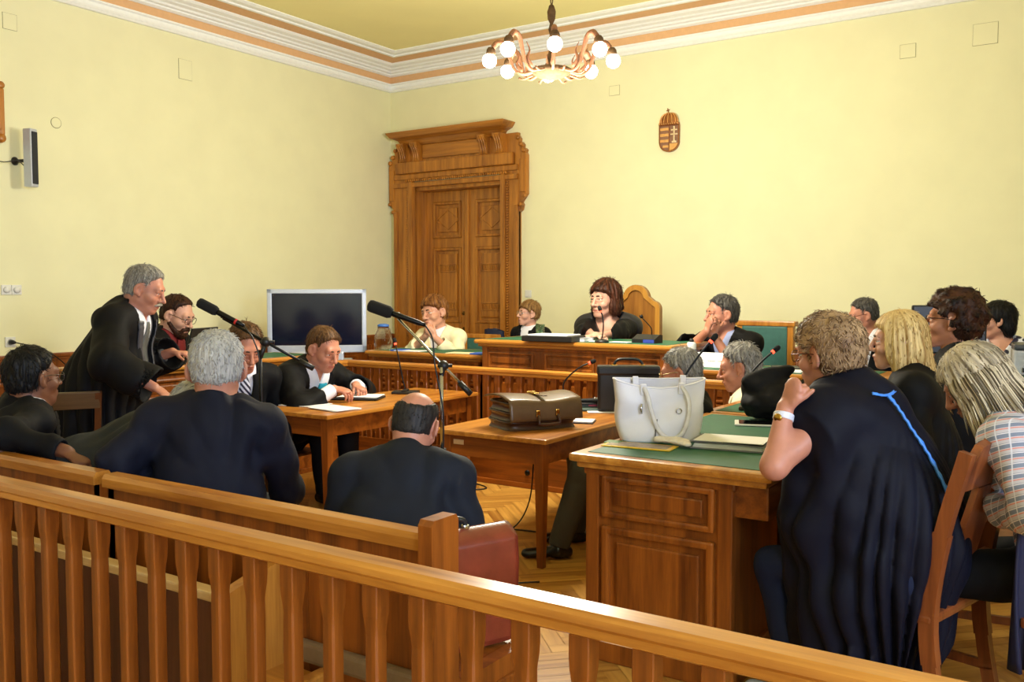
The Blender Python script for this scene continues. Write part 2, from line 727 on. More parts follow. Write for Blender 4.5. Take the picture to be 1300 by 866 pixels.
for k, w_ in enumerate(WINS):
    b = MB()
    y0, y1 = w_
    for a, c in (((y0, .95), (y0 + .08, 3.7)), ((y1 - .08, .95), (y1, 3.7)), ((y0, .95), (y1, 1.05)), ((y0, 3.6), (y1, 3.7)),
                 (((y0 + y1) / 2 - .05, .95), ((y0 + y1) / 2 + .05, 3.7)), ((y0, 2.7), (y1, 2.78))):
        b.box((XR + .2, a[0], a[1]), (XR + .27, c[0], c[1]), .01)
    struct(b.build('window_%d' % (k + 1), M_WHITE))
b = MB(); b.box((XL - .4, YR - .4, ZC), (XR + .4, YB + .4, ZC + .2)); struct(b.build('ceiling', M_CEIL))

# cornice: white mouldings with two peach bands
path = [(XL, YR, 0), (XL, YB, 0), (XR, YB, 0)]
b = MB()
b.sweep([(0, 4.0), (.03, 4.0), (.045, 4.02), (.03, 4.045), (.03, 4.075), (.05, 4.085), (.05, 4.1), (.02, 4.108), (0, 4.108)], path)
b.sweep([(0, 4.185), (.035, 4.185), (.06, 4.2), (.06, 4.215), (.09, 4.222), (.10, 4.24), (.14, 4.25), (.15, 4.262), (.2, 4.275), (.215, 4.29), (.215, 4.34), (0, 4.34)], path)
b.sweep([(.40, 4.31), (.415, 4.295), (.45, 4.295), (.455, 4.31), (.52, 4.31), (.55, 4.325), (.55, 4.345), (.40, 4.345)], path)
struct(b.build('trim_1', M_WHITE))
b = MB()
b.sweep([(0, 4.1), (.022, 4.1), (.022, 4.19), (0, 4.19)], path)
b.sweep([(.2, 4.3), (.41, 4.318), (.41, 4.345), (.2, 4.345)], path)
struct(b.build('trim_2', M_PEACH))


# ------------------------------------------------------------------ wainscot with a dentil band and framed panels
def wainscot(name, p0, p1, ztop=.975, step=.62):
    """runs from p0 to p1 (floor points), room on the right-hand side of the run"""
    p0, p1 = Vector(p0), Vector(p1)
    d = (p1 - p0); L = d.length; d.normalize()
    n = d.cross(Vector((0, 0, 1)))
    M = Matrix(((d.x, n.x, 0, p0.x), (d.y, n.y, 0, p0.y), (0, 0, 1, 0), (0, 0, 0, 1)))
    b = MB()
    b.box((0, 0, 0), (L, .025, ztop - .02))
    b.box((0, 0, ztop - .035), (L, .055, ztop), .008)
    b.box((0, 0, ztop - .055), (L, .04, ztop - .03), .004)
    b.box((0, 0, ztop - .215), (L, .035, ztop - .19), .004)
    b.box((0, 0, 0), (L, .04, .16), .006)
    k = int(L / .052)
    for i in range(k):
        x = (i + .5) * L / k
        b.box((x - .016, .02, ztop - .19), (x + .016, .04, ztop - .12), .004)
    m = max(1, round(L / step))
    for i in range(m):
        a, c = i * L / m + .06, (i + 1) * L / m - .06
        for (q0, q1, z0, z1) in ((a, c, .2, .23), (a, c, ztop - .26, ztop - .23), (a, a + .03, .2, ztop - .23), (c - .03, c, .2, ztop - .23)):
            b.box((q0, .02, z0), (q1, .042 + (.0012 if z1 - z0 > .1 else 0), z1), .006)
        b.box((a + .07, .02, .27), (c - .07, .036, ztop - .30), .01)
    b.xf(M)
    return struct(b.build(name, oak('Z')))
wainscot('trim_3', (XL, 1.0, 0), (XL, YB, 0))
wainscot('trim_4', (XL, YB, 0), (-7.56, YB, 0), step=.3)
wainscot('trim_5', (-5.70, YB, 0), (XR, YB, 0))

# ------------------------------------------------------------------ double door with carved oak surround
door = empty('door_1', 'tall carved oak double door with corbelled surround on the back wall', 'door', (0, 0, 0))
struct(door)
b = MB()
# jamb lining of the recess
b.box((DX0, YB - .02, 0), (DX0 + .05, YB + .3, DZ)); b.box((DX1 - .05, YB - .02, 0), (DX1, YB + .3, DZ)); b.box((DX0, YB - .02, DZ - .05), (DX1, YB + .3, DZ))
for s, x0, x1 in ((-1, -7.55, DX0 + .02), (1, DX1 - .02, -5.70)):
    b.box((x0, YB - .07, 0), (x1, YB, 2.95), .012)
    xi = x1 if s < 0 else x0
    b.box((xi - .035, YB - .11, .0), (xi + .035, YB - .03, 2.86), .012)
    for i in range(86):                                           # beaded edge
        b.cbox((xi - s * -.055, YB - .08, .25 + i * .03), (.03, .03, .018), .006)
    xo = x0 if s < 0 else x1
    b.box((min(xo, xo - s * .05), YB - .1, 0), (max(xo, xo - s * .05), YB - .02, 2.5), .01)
struct_frame = b
b.box((-7.55, YB - .1, DZ - .01), (-5.70, YB, DZ + .05), .01)
for i in range(50):
    b.cbox((-7.34 + i * .0305, YB - .11, DZ + .07), (.02, .03, .03), .006)
b.box((-7.55, YB - .09, DZ + .09), (-5.70, YB, DZ + .16), .015)
b.box((-7.50, YB - .12, DZ + .16), (-5.76, YB, DZ + .30), .02)
b.box((-7.53, YB - .055, DZ + .28), (-5.72, YB, 3.32)); b.box((-7.36, YB - .052, 3.28), (-5.96, YB, 3.44))
b.build('surround', dwood('Z'), door)
b = MB()                                                          # frieze panel and crowning cornice
b.box((-7.10, YB - .085, 3.13), (-6.15, YB - .05, 3.30), .012)
prof = [(0, 3.30), (.08, 3.30), (.11, 3.33), (.13, 3.36), (.2, 3.39), (.23, 3.43), (.24, 3.45), (0, 3.45)]
b.sweep(prof, [(-7.30, YB, 0), (-7.30, YB - .02, 0), (-6.03, YB - .02, 0), (-6.03, YB, 0)])
b.build('cornice', dwood('X'), door)
for xc in (-7.38, -7.17, -6.16, -5.94):
    b = MB()
    pr = [(YB - .05, 3.08), (YB - .10, 3.08), (YB - .12, 3.11), (YB - .11, 3.16), (YB - .13, 3.23), (YB - .18, 3.29), (YB - .18, 3.32), (YB - .05, 3.32)]
    b.prism(pr, xc - .055, xc + .055, 'YZ')
    for dx in (-.03, 0, .03):
        b.tube([(xc + dx, YB - .118, 3.10), (xc + dx, YB - .115, 3.16), (xc + dx, YB - .14, 3.23), (xc + dx, YB - .185, 3.30)], .012, 6)
    b.build('corbel', dwood('Z'), door)
for s, x0 in ((-1, -7.55), (1, -5.70)):                            # scrolled ears at both sides
    b = MB()
    o_ = [(0, 2.42), (.03, 2.44), (.045, 2.50), (.03, 2.53), (.07, 2.58), (.10, 2.62), (.10, 3.06), (.085, 3.09), (.095, 3.12), (.07, 3.14), (.05, 3.13),
          (.055, 3.18), (.03, 3.21), (.0, 3.19), (.01, 3.25), (-.03, 3.30), (-.05, 3.28), (-.05, 2.42)]
    b.prism([(x0 + s * q[0], q[1]) for q in o_], YB - .063, YB - .001, 'XZ')
    for zz, xx, rr in ((3.11, .07, .028), (3.18, .03, .026), (3.26, -.01, .025), (2.50, .03, .024), (2.6, .08, .022)):
        b.lathe([(rr, -.0), (rr, .05), (rr * .6, .06)], 12, (x0 + s * xx, YB - .03, zz), 0, Matrix.Rotation(PI / 2, 3, 'X'))
    b.box((x0 + (s * .01 if s > 0 else -.09), YB - .075, 2.64), (x0 + (.09 if s > 0 else -.01), YB - .04, 3.02), .01)
    b.build('ear', dwood('Z'), door)
mid = (DX0 + DX1) / 2 - .01
yl = YB + .22
def door_leaf(x0, x1):
    b = MB()
    b.box((x0, yl, 0), (x1, yl + .05, DZ - .05))
    st = .105
    for (q0, q1, z0, z1) in ((x0, x0 + st, 0, 2.75), (x1 - st, x1, 0, 2.75), (x0, x1, 2.62, 2.75), (x0, x1, 2.05, 2.17), (x0, x1, .98, 1.12), (x0, x1, 0, .22)):
        b.box((q0, yl - .03 - (.0012 if z1 - z0 > 1 else 0), z0), (q1, yl + .01, z1), .008)
    for z0, z1 in ((2.17, 2.62), (1.12, 2.05), (.22, .98)):
        a, c = x0 + st, x1 - st
        for (q0, q1, w0, w1) in ((a, c, z0, z0 + .035), (a, c, z1 - .035, z1), (a, a + .035, z0, z1), (c - .035, c, z0, z1)):
            b.box((q0, yl - .045 - (.0012 if w1 - w0 > .1 else 0), w0), (q1, yl + .01, w1), .012)
        b.box((a + .075, yl - .022, z0 + .075), (c - .075, yl + .01, z1 - .075), .012)
    a, c = x0 + st + .075, x1 - st - .075
    for zz in (1.33, 1.80):                                        # fluted bands in the tall panel
        b.box((a, yl - .035, zz - .05), (c, yl, zz - .035), .004); b.box((a, yl - .035, zz + .035), (c, yl, zz + .05), .004)
        for i in range(12):
            x = a + (i + .5) * (c - a) / 12
            b.box((x - .009, yl - .034, zz - .035), (x + .009, yl, zz + .03), .004)
    xc, zc_ = (a + c) / 2, 2.395
    for s1 in (-1, 1):
        for s2 in (-1, 1):
            b.bar((xc + s1 * .17, yl - .024, zc_), (xc, yl - .024, zc_ + s2 * .12), .014, .012, up=(0, 1, 0))
    return b.build('leaf', dwood('Z'), door)
door_leaf(DX0 + .05, mid - .004)
lf = door_leaf(mid + .004, DX1 - .05)
b = MB(); b.box((mid - .045, yl - .06, 0), (mid + .02, yl - .025, 2.75), .014); b.build('meeting_stile', dwood('Z'), door)
b = MB()
b.lathe([(.024, 0), (.024, .01), (.012, .015)], 16, (mid - .07, yl - .03, 1.24), 0, Matrix.Rotation(PI / 2, 3, 'X'))
b.box((mid - .085, yl - .04, .93), (mid - .055, yl - .028, 1.07), .004)
b.tube([(mid - .07, yl - .04, 1.0), (mid - .07, yl - .09, 1.0), (mid - .19, yl - .09, .99)], .009, 8)
b.build('door_handle', plain('old_brass', srgb(96, 74, 40), rough=.35, metal=.9), door)

# ------------------------------------------------------------------ raised platform for the bench, behind the inner rail
b = MB(); b.box((-5.52, 5.9, 0), (XR, YB, .2)); b.box((XL, 2.6, 0), (-5.66, YB, .2))
struct(b.build('platform', oak('X')))
# ------------------------------------------------------------------ railings
def baluster_mesh(z0, z1, hw):
    b = MB()
    h = z1 - z0
    prof = [(0, 1.0, .1), (.07, 1.0, .1), (.10, .96, .11), (.13, .86, .16), (.16, .80, .22), (.2, .82, .24), (.8, .84, .24), (.84, .80, .22), (.87, .86, .16), (.90, .96, .11), (.93, 1.0, .1), (1, 1.0, .1)]
    vs, fs = [], []
    for t, w, c in prof:
        a = hw * w
        e = a * c
        for x, y in ((a, -a + e), (a, a - e), (a - e, a), (-a + e, a), (-a, a - e), (-a, -a + e), (-a + e, -a), (a - e, -a)):
            vs.append((x, y, z0 + t * h))
    n = len(prof)
    for i in range(n - 1):
        for j in range(8):
            fs.append((i * 8 + j, i * 8 + (j + 1) % 8, (i + 1) * 8 + (j + 1) % 8, (i + 1) * 8 + j))
    fs.append(tuple(range(8))[::-1]); fs.append(tuple(range((n - 1) * 8, n * 8)))
    b.add(vs, fs)
    return b
RAILP = [(-.045, -.035), (-.03, -.045), (.03, -.045), (.045, -.035), (.045, -.012), (.052, -.002), (.05, .018), (.034, .03), (-.034, .03), (-.05, .018), (-.052, -.002), (-.045, -.012)]

rail = empty('railing', 'long oak balustrade with chamfered balusters closest to the camera', 'railing', (-1.65, 1.52, 0))
b = MB(); b.sweep([(q[0] * .78, q[1] * .72) for q in RAILP], [(-3.4, 0, .872), (2.2, 0, .872)]); b.build('top_rail', honey('X'), rail)
b = MB(); b.box((-3.4, -.04, .0), (2.2, .04, .10), .01); b.build('base_rail', oak('X'), rail)
first = None
for i in range(-22, 16):
    if first is None:
        first = baluster_mesh(.10, .842, .0225).build('baluster', oak('Z'), rail)
        o = first
    else:
        o = first.copy(); C.objects.link(o); o.parent = rail
    o.location = (i * .135, 0, 0)

bar_ = empty('railing', 'inner oak balustrade running in front of the judges bench and turning along the left desk', 'railing', (-5.6, 5.83, 0))
b = MB(); b.sweep([(q[0] * .8, q[1] * .8) for q in RAILP], [(0, -1.45, .885), (0, 0, .885), (6.4, 0, .885)]); b.build('top_rail', honey('X'), bar_)
b = MB()
b.box((-.035, -1.45, 0), (.035, .035, .25), .008); b.box((-.035, -.035, 0), (6.4, .035, .25), .008)
b.box((-.05, -1.45, 0), (.05, .05, .04), .006); b.box((-.05, -.05, 0), (6.4, .05, .04), .006)
b.build('base_board', oak('X'), bar_)
first = None
spots = [(0, -.12 - k * .11) for k in range(12)] + [(.06 + k * .103, 0) for k in range(61)]
for x, y in spots:
    if first is None:
        o = first = baluster_mesh(.25, .855, .026).build('baluster', oak('Z'), bar_)
    else:
        o = first.copy(); C.objects.link(o); o.parent = bar_
    o.location = (x, y, 0)
b = MB(); b.lathe([(.022, 0), (.022, .008), (.014, .012)], 12, (1.9, -.036, .12), 0, Matrix.Rotation(PI / 2, 3, 'X'))
b.build('floor_socket', M_BLACKM, bar_)


# ------------------------------------------------------------------ pews
def pew(x0, x1, y, label, post=False, group=None):
    L = x1 - x0
    t = empty('pew', label, 'pew', (x0, y, 0), 0, group)
    b = MB()
    n = max(2, round(L / .25))
    for i in range(n):                                            # upright boards with fine joints
        b.box((i * L / n + .0006, 0, .08), ((i + 1) * L / n - .0006, .03, .815), .0015)
    b.build('backrest', oak('Z'), t)
    b = MB(); b.sweep([(-.032, 0), (-.032, .03), (-.022, .045), (.028, .045), (.038, .03), (.038, 0)], [(0, .015, .815), (L, .015, .815)]); b.build('top_rail', honey('X'), t)
    b = MB(); b.box((0, -.035, .42), (L, 0, .48), .012); b.build('rear_ledge', plain('dusty_wood', srgb(128, 104, 72), rough=.6), t)
    b = MB(); b.box((.036, .031, .40), (L - .036, .44, .44), .01); b.build('seat', oak('X'), t)
    b = MB(); b.box((0, .36, .08), (L, .39, .40)); b.build('seat_front', oak('X'), t)
    ends = [0, L - .035]
    for k, x in enumerate(ends):
        b = MB()
        if post and k == 1:
            o_ = [(-.055, 0), (.46, 0), (.46, .43), (.445, .445), (.075, .445), (.06, .46), (.06, .895), (.05, .91), (-.045, .91), (-.055, .895)]
            b.prism(o_, x, x + .045, 'YZ')
            for (q0, q1, z0, z1) in ((.10, .41, .05, .075), (.10, .41, .36, .385), (.10, .125, .05, .385), (.385, .41, .05, .385), (.16, .35, .11, .325)):
                b.box((x + .04, q0, z0), (x + .057, q1, z1), .006)
        else:
            b.prism([(0, 0), (.44, 0), (.44, .40), (.03, .40), (.03, .815), (0, .815)], x, x + .035, 'YZ')
        b.build('end_panel', oak('Z'), t)
    return t
pew(-5.3, -3.0, 1.86, 'shorter oak pew back at the left, under the forearm of the turned dark haired man')
pew(-2.95, -1.455, 1.86, 'oak pew with tall end post, where the grey haired man in navy suit sits', True)

t = empty('bench', 'low bench with top edge painted as if lit, squeezed between the front balustrade and the pews', 'bench', (-4.4, 1.63, 0))
b = MB(); b.box((0, 0, .06), (2.36, .03, .63)); b.build('backrest', dark('Z'), t)
b = MB(); b.box((0, -.012, .63), (2.37, .036, .658), .006); b.build('top_edge', wood('lit_top_oak', srgb(190, 148, 84), srgb(226, 192, 128), 'X', rough=.3), t)  # light falling on the top is put into a brighter wood colour
b = MB(); b.prism([(-.01, 0), (.2, 0), (.2, .70), (.185, .71), (-.01, .66)], 2.335, 2.375, 'YZ'); b.build('end_panel', honey('Z'), t)
b = MB(); b.box((0, .03, .36), (2.56, .20, .40), .006); b.build('seat', honey('X'), t)
b = MB(); b.box((2.53, .03, .0), (2.57, .20, .425), .008); b.build('seat_end', honey('Z'), t)


# ------------------------------------------------------------------ plain tables
def table(label, x0, x1, y0, y1, z, sticker=False):
    t = empty('table', label, 'table', (x0, y0, 0))
    w, l = x1 - x0, y1 - y0
    b = MB(); b.box((0, 0, z - .028), (w, l, z), .008); b.build('table_top', honey('Y'), t)
    b = MB()
    i, h = .05, .12
    b.box((i, i, z - .028 - h), (w - i, i + .022, z - .028)); b.box((i, l - i - .022, z - .028 - h), (w - i, l - i, z - .028))
    b.box((i, i, z - .028 - h), (i + .022, l - i, z - .028)); b.box((w - i - .022, i, z - .028 - h), (w - i, l - i, z - .028))
    b.build('apron', oak('X'), t)
    for x in (i + .02, w - i - .02):
        for y in (i + .02, l - i - .02):
            b = MB(); b.bar((x, y, z - .03), (x, y, 0), .06, .06, up=(0, 1, 0), w2=.036, h2=.036); b.build('leg', oak('Z'), t)
    if sticker:
        b = MB(); b.box((.12, i - .003, z - .085), (.19, i, z - .058)); b.build('inventory_sticker', plain('sticker', srgb(196, 160, 110)), t)
    return t
table('light oak table where the man with the turquoise jabot reads papers', -4.76, -4.12, 4.10, 5.74, .72)
table('light oak table carrying the bulging brown leather briefcase', -3.26, -2.49, 4.08, 5.66, .716, True)


# ------------------------------------------------------------------ green-topped court desks
def frame_panel(b, lo, hi, face, y, out, w=.04):
    """moulded frame with a raised field on a vertical face; face 'Y-' or 'X-'/'X+' ; lo/hi are (u,z)"""
    (u0, z0), (u1, z1) = lo, hi
    def bx(a0, a1, c0, c1, o0):
        if face == 'Y-': b.box((a0, y - o0, c0), (a1, y + .005, c1), .01)
        elif face == 'X-': b.box((y - o0, a0, c0), (y + .005, a1, c1), .01)
        else: b.box((y - .005, a0, c0), (y + o0, a1, c1), .01)
    for a0, a1, c0, c1 in ((u0, u1, z0, z0 + w), (u0, u1, z1 - w, z1), (u0, u0 + w, z0, z1), (u1 - w, u1, z0, z1)):
        bx(a0, a1, c0, c1, out + (.0011 if a1 - a0 < c1 - c0 else 0))
    g = w * 1.9
    if u1 - u0 > 2 * g + .04 and z1 - z0 > 2 * g + .02:
        bx(u0 + g, u1 - g, z0 + g, z1 - g, out * .55)


def desk_top(t, x0, x1, y0, y1, z, m='X', inset=.06):
    b = MB()
    b.box((x0, y0, z - .035), (x1, y1, z), .014); b.box((x0 + .025, y0 + .025, z - .06), (x1 - .025, y1 - .025, z - .03), .01)
    b.build('desk_top', honey(m), t)
    b = MB(); b.box((x0 + inset, y0 + inset, z - .004), (x1 - inset, y1 - inset, z + .002)); b.build('green_inlay', M_GREEN, t)


def front_desk():
    t = empty('desk', 'carved oak desk with green top, the white tote bag standing on it', 'desk', (0, 0, 0))
    Z = .85
    desk_top(t, -1.83, -.995, 3.17, 4.66, Z, 'Y')
    b = MB()                                                       # pedestal towards the camera
    b.box((-1.765, 3.235, .10), (-1.165, 3.80, Z - .06), .004)
    b.box((-1.785, 3.215, 0), (-1.145, 3.82, .11), .01)
    b.box((-1.785, 3.22, Z - .09), (-1.145, 3.82, Z - .055), .01)
    for x in (-1.775, -1.215):
        b.box((x, 3.222, .10), (x + .06, 3.26, Z - .06), .006)
    frame_panel(b, (-1.70, .595), (-1.225, .765), 'Y-', 3.235, .022, .026)
    frame_panel(b, (-1.70, .14), (-1.225, .56), 'Y-', 3.235, .022, .032)
    frame_panel(b, (3.30, .14), (3.76, .56), 'X-', -1.765, .02, .03); frame_panel(b, (3.30, .60), (3.76, .765), 'X-', -1.765, .02, .026)
    b.build('pedestal', oak('Z'), t)
    b = MB(); b.box((-1.765, 4.10, 0.02), (-1.165, 4.60, Z - .06), .004); frame_panel(b, (4.15, .14), (4.55, .56), 'X-', -1.765, .02, .03); b.build('pedestal', oak('Z'), t)
    b = MB(); b.box((-1.17, 3.25, Z - .19), (-1.03, 4.6, Z - .06), .008); b.box((-1.765, 3.78, .2), (-1.72, 4.12, Z - .06)); b.build('apron', oak('Y'), t)
    u = empty('desk', 'second green topped desk continuing behind the first, with the grey haired man in cream jacket', 'desk', (0, 0, 0))
    desk_top(u, -1.87, -1.0, 4.69, 5.28, Z, 'X')
    b = MB(); b.box((-1.80, 4.75, 0), (-1.06, 5.22, Z - .06), .004); frame_panel(b, (4.8, .14), (5.17, .56), 'X-', -1.80, .02, .03); b.build('pedestal', oak('Z'), u)
front_desk()

def bench_desk(name, label, x0, x1, y0, y1, z, z0=.2, cells=2, side=True):
    t = empty(name, label, 'desk', (0, 0, 0))
    desk_top(t, x0, x1, y0, y1, z)
    b = MB()
    a0, a1, f = x0 + .06, x1 - .06, y0 + .06
    b.box((a0, f, z0), (a1, f + .04, z - .06)); b.box((a0, f, z0), (a0 + .04, y1 - .06, z - .06)); b.box((a1 - .04, f, z0), (a1, y1 - .06, z - .06))
    b.box((a0 - .015, f - .018, z0), (a1 + .015, f + .02, z0 + .1), .008); b.box((a0 - .01, f - .012, z - .085), (a1 + .01, f + .02, z - .055), .008)
    b.box((a0 - .005, f - .018, z - .27), (a1 + .005, f + .01, z - .245), .006)
    w = (a1 - a0) / cells
    for i in range(cells):
        frame_panel(b, (a0 + i * w + .06, z0 + .14), (a0 + (i + 1) * w - .06, z - .29), 'Y-', f, .018, .03)
        frame_panel(b, (a0 + i * w + .05, z - .235), (a0 + (i + 1) * w - .05, z - .10), 'Y-', f, .015, .022)
    for x in (a0, a1 - .05):
        b.box((x, f - .02, z0), (x + .05, f + .01, z - .06), .006)
    if side:
        frame_panel(b, (f + .06, z0 + .14), (y1 - .1, z - .29), 'X-', a0, .018, .03)
    b.build('front_panel', oak('Z'), t)
    return t
bench_desk('judge_bench', 'tall panelled oak bench with green top where the presiding woman in black robe sits', -4.43, -2.66, 6.10, 6.85, 1.11, .2, 3)
bench_desk('desk', 'lower green topped desk where the woman in the cream jacket rests her elbows', -5.80, -4.46, 6.26, 6.92, .962)
bench_desk('desk', 'lower oak desk with the white name plate and the water bottle', -2.62, -1.25, 6.12, 6.78, .945)
bench_desk('desk', 'oak desk behind the right-hand row carrying the grey printer', -1.22, .6, 6.05, 6.75, .96)

t = empty('desk', 'green topped oak desk by the left wall where the bearded man types', 'desk', (0, 0, 0))
desk_top(t, -6.27, -5.68, 3.55, 5.6, .965, 'Y')
b = MB(); b.box((-6.22, 3.62, .2), (-5.74, 3.66, .905)); b.box((-5.78, 3.62, .2), (-5.74, 5.54, .905)); b.box((-6.22, 5.50, .2), (-5.74, 5.54, .905))
frame_panel(b, (3.7, .72), (4.5, .87), 'X+', -5.74, .018, .025); frame_panel(b, (4.55, .72), (5.45, .87), 'X+', -5.74, .018, .025)
frame_panel(b, (3.7, .3), (4.5, .69), 'X+', -5.74, .018, .03); frame_panel(b, (4.55, .3), (5.45, .69), 'X+', -5.74, .018, .03)
frame_panel(b, (-6.16, .3), (-5.82, .69), 'Y-', 3.62, .018, .03); frame_panel(b, (-6.16, .72), (-5.82, .87), 'Y-', 3.62, .018, .025)
b.build('front_panel', oak('Z'), t)


# ------------------------------------------------------------------ chairs
def wooden_chair(label, loc, rz, group=None):
    """old oak courtroom chair: curved rear stiles, shaped crest with heart cut-out, seat, turned-in legs; faces +X local"""
    t = empty('wooden_chair', label, 'chair', loc, rz, group)
    m = wood('chair_wood', srgb(96, 46, 22), srgb(152, 84, 42), 'Z', rough=.3)
    for s in (-1, 1):
        b = MB()
        pts = bez([(-.27, s * .205, 0), (-.22, s * .205, .25), (-.20, s * .205, .46), (-.235, s * .2, .72), (-.30, s * .19, .98)], 16)
        for i in range(len(pts) - 1):
            wd = .05 if .25 < pts[i].z < .7 else .042
            b.bar(pts[i], pts[i + 1] + (pts[i + 1] - pts[i]) * .05, wd, .036, up=(0, 1, 0))
        b.build('rear_leg', m, t)
        b = MB(); b.bar((.2, s * .2, .44), (.2, s * .2, 0), .042, .042, up=(0, 1, 0), w2=.03, h2=.03); b.build('front_leg', m, t)
        b = MB(); b.bar((-.21, s * .2, .2), (.2, s * .2, .2), .02, .03); b.build('stretcher', m, t)
    b = MB(); b.box((-.22, -.225, .43), (.24, .225, .465), .012); b.build('seat', m, t)
    b = MB()
    o_ = [(-.2, 0), (.2, 0), (.2, .08), (.14, .10), (.11, .14), (.05, .15), (0, .175), (-.05, .15), (-.11, .14), (-.14, .10), (-.2, .08)]
    Mx = Matrix.Translation((-.27, 0, .86)) @ Matrix.Rotation(-.24, 4, 'Y')
    bb = MB().prism(o_, -.014, .014, 'YZ')
    bb.xf(Mx); b.add(bb.v, bb.f)
    b.build('crest_rail', m, t)
    b = MB(); bb = MB().box((-.012, -.19, 0), (.012, .19, .05), .006); bb.xf(Matrix.Translation((-.215, 0, .56)) @ Matrix.Rotation(-.2, 4, 'Y')); b.add(bb.v, bb.f); b.build('lower_rail', m, t)
    b = MB(); bb = MB().prism([(-.06, 0), (.06, 0), (.085, .13), (.05, .26), (-.05, .26), (-.085, .13)], -.01, .01, 'YZ'); bb.xf(Matrix.Translation((-.222, 0, .60)) @ Matrix.Rotation(-.2, 4, 'Y')); b.add(bb.v, bb.f); b.build('splat', m, t)
    return t


def padded_chair(label, loc, rz, h=.62, w=.56, frame='honey', jacket=False):
    """high-backed chair with green upholstery in an oak frame; faces +X local, loc = floor point"""
    t = empty('armchair', label, 'chair', loc, rz)
    mo = honey('Z')
    b = MB()
    b.box((-.27, -w / 2, .0), (-.215, -w / 2 + .055, .45 + h), .008); b.box((-.27, w / 2 - .055, 0), (-.215, w / 2, .45 + h), .008)
    b.box((-.285, -w / 2 - .02, .45 + h - .045), (-.20, w / 2 + .02, .45 + h), .01); b.box((-.265, -w / 2, .5), (-.22, w / 2, .56))
    b.build('back_frame', mo, t)
    b = MB(); b.box((-.265, -w / 2 + .05, .54), (-.205, w / 2 - .05, .45 + h - .04), .02); b.build('back_cushion', plain('green_upholstery', srgb(52, 100, 92), rough=.6, var=.08), t)
    b = MB(); b.box((-.22, -w / 2 + .02, .40), (.26, w / 2 - .02, .49), .03); b.build('seat', plain('green_upholstery', srgb(52, 100, 92), rough=.6), t)
    for x in (.22,):
        for s in (-1, 1):
            b = MB(); b.bar((x, s * (w / 2 - .04), .41), (x, s * (w / 2 - .04), 0), .05, .05, up=(0, 1, 0)); b.build('leg', mo, t)
    return t
# ------------------------------------------------------------------ chandelier
def chandelier(cx, cy, cz, label):
    t = empty('chandelier', label, 'chandelier', (cx, cy, cz))
    mb = plain('aged_bronze', srgb(92, 70, 48), rough=.8, metal=.0, var=.3, spec=.15)
    mk = plain('carved_brown', srgb(140, 92, 62), rough=.7, var=.3, scale=40)
    b = MB(); b.lathe([(.001, -.055), (.03, -.05), (.09, -.035), (.135, -.01), (.145, .01), (.13, .02), (.05, .03), (.03, .05)], 28)
    b.build('dish', mb, t)
    b = MB(); b.lathe([(.012, .03), (.018, .06), (.028, .09), (.02, .14), (.012, .2), (.014, .26), (.022, .29), (.012, .33), (.026, .36), (.03, .41), (.018, .45), (.008, .46)], 14)
    b.build('stem', mb, t)
    b = MB()
    zt = ZC - cz
    k = 0
    z = .46
    while z < zt - .02:
        pts = []
        for j in range(12):
            a = 2 * PI * j / 12
            u, v = math.cos(a) * .014, math.sin(a) * .03
            pts.append((u, 0, z + .03 + v) if k % 2 else (0, u, z + .03 + v))
        b.tube(pts, .0045, 6, closed=True)
        z += .046; k += 1
    b.lathe([(.06, zt - .03), (.05, zt - .01), (.02, zt)], 16)
    b.build('chain', mb, t)
    n = 8
    ml = glow("lamp_globe", (1, .93, .78, 1), 11)
    for i in range(n):
        a = 2 * PI * i / n + math.radians(-56)
        R = Matrix.Rotation(a, 4, 'Z')
        b = MB()
        pts = [R @ Vector(p) for p in bez([(.12, 0, 0), (.2, 0, -.02), (.26, 0, .02), (.29, 0, .1), (.32, 0, .18), (.37, 0, .2), (.405, 0, .165)], 24)]
        b.tube(pts, [.010 + .010 * min(1, max(0, (q / len(pts) - .3) * 2)) for q in range(len(pts))], 8)
        leaf = [R @ Vector(p) for p in bez([(.2, 0, 0), (.24, .0, .05), (.22, 0, .11), (.25, 0, .16)], 12)]
        b.tube(leaf, [.012, .018, .016, .014, .012, .011, .009, .007, .006, .005, .004, .003, .003][:len(leaf)], 6)
        spur = [R @ Vector(p) for p in bez([(.13, .05, -.01), (.2, .07, -.03), (.24, .075, -.015)], 8)]
        b.tube(spur, .007, 6)
        arm = b.build('arm', mk, t)
        s_ = MB()
        s_.lathe([(.02, .0), (.03, -.015), (.035, -.04), (.03, -.05)], 14, R @ Vector((.42, 0, .165)))
        s_.build('socket', mb, arm)
        g = MB(); g.sphere(R @ Vector((.43, 0, .075)), .05, 16); g.build('globe', ml, arm)
    ld = bpy.data.lights.new('chandelier_light', 'POINT')
    ld.energy = 142; ld.color = (1, .93, .76); ld.shadow_soft_size = .35
    lo = bpy.data.objects.new('chandelier_light', ld); C.objects.link(lo); lo.parent = t; lo.location = (0, 0, -.48)
    return t
P = W(700, 95, d=6.3)
chandelier(P.x, P.y, P.z + .02, 'bronze chandelier with glowing globes hanging from a chain near the back wall')

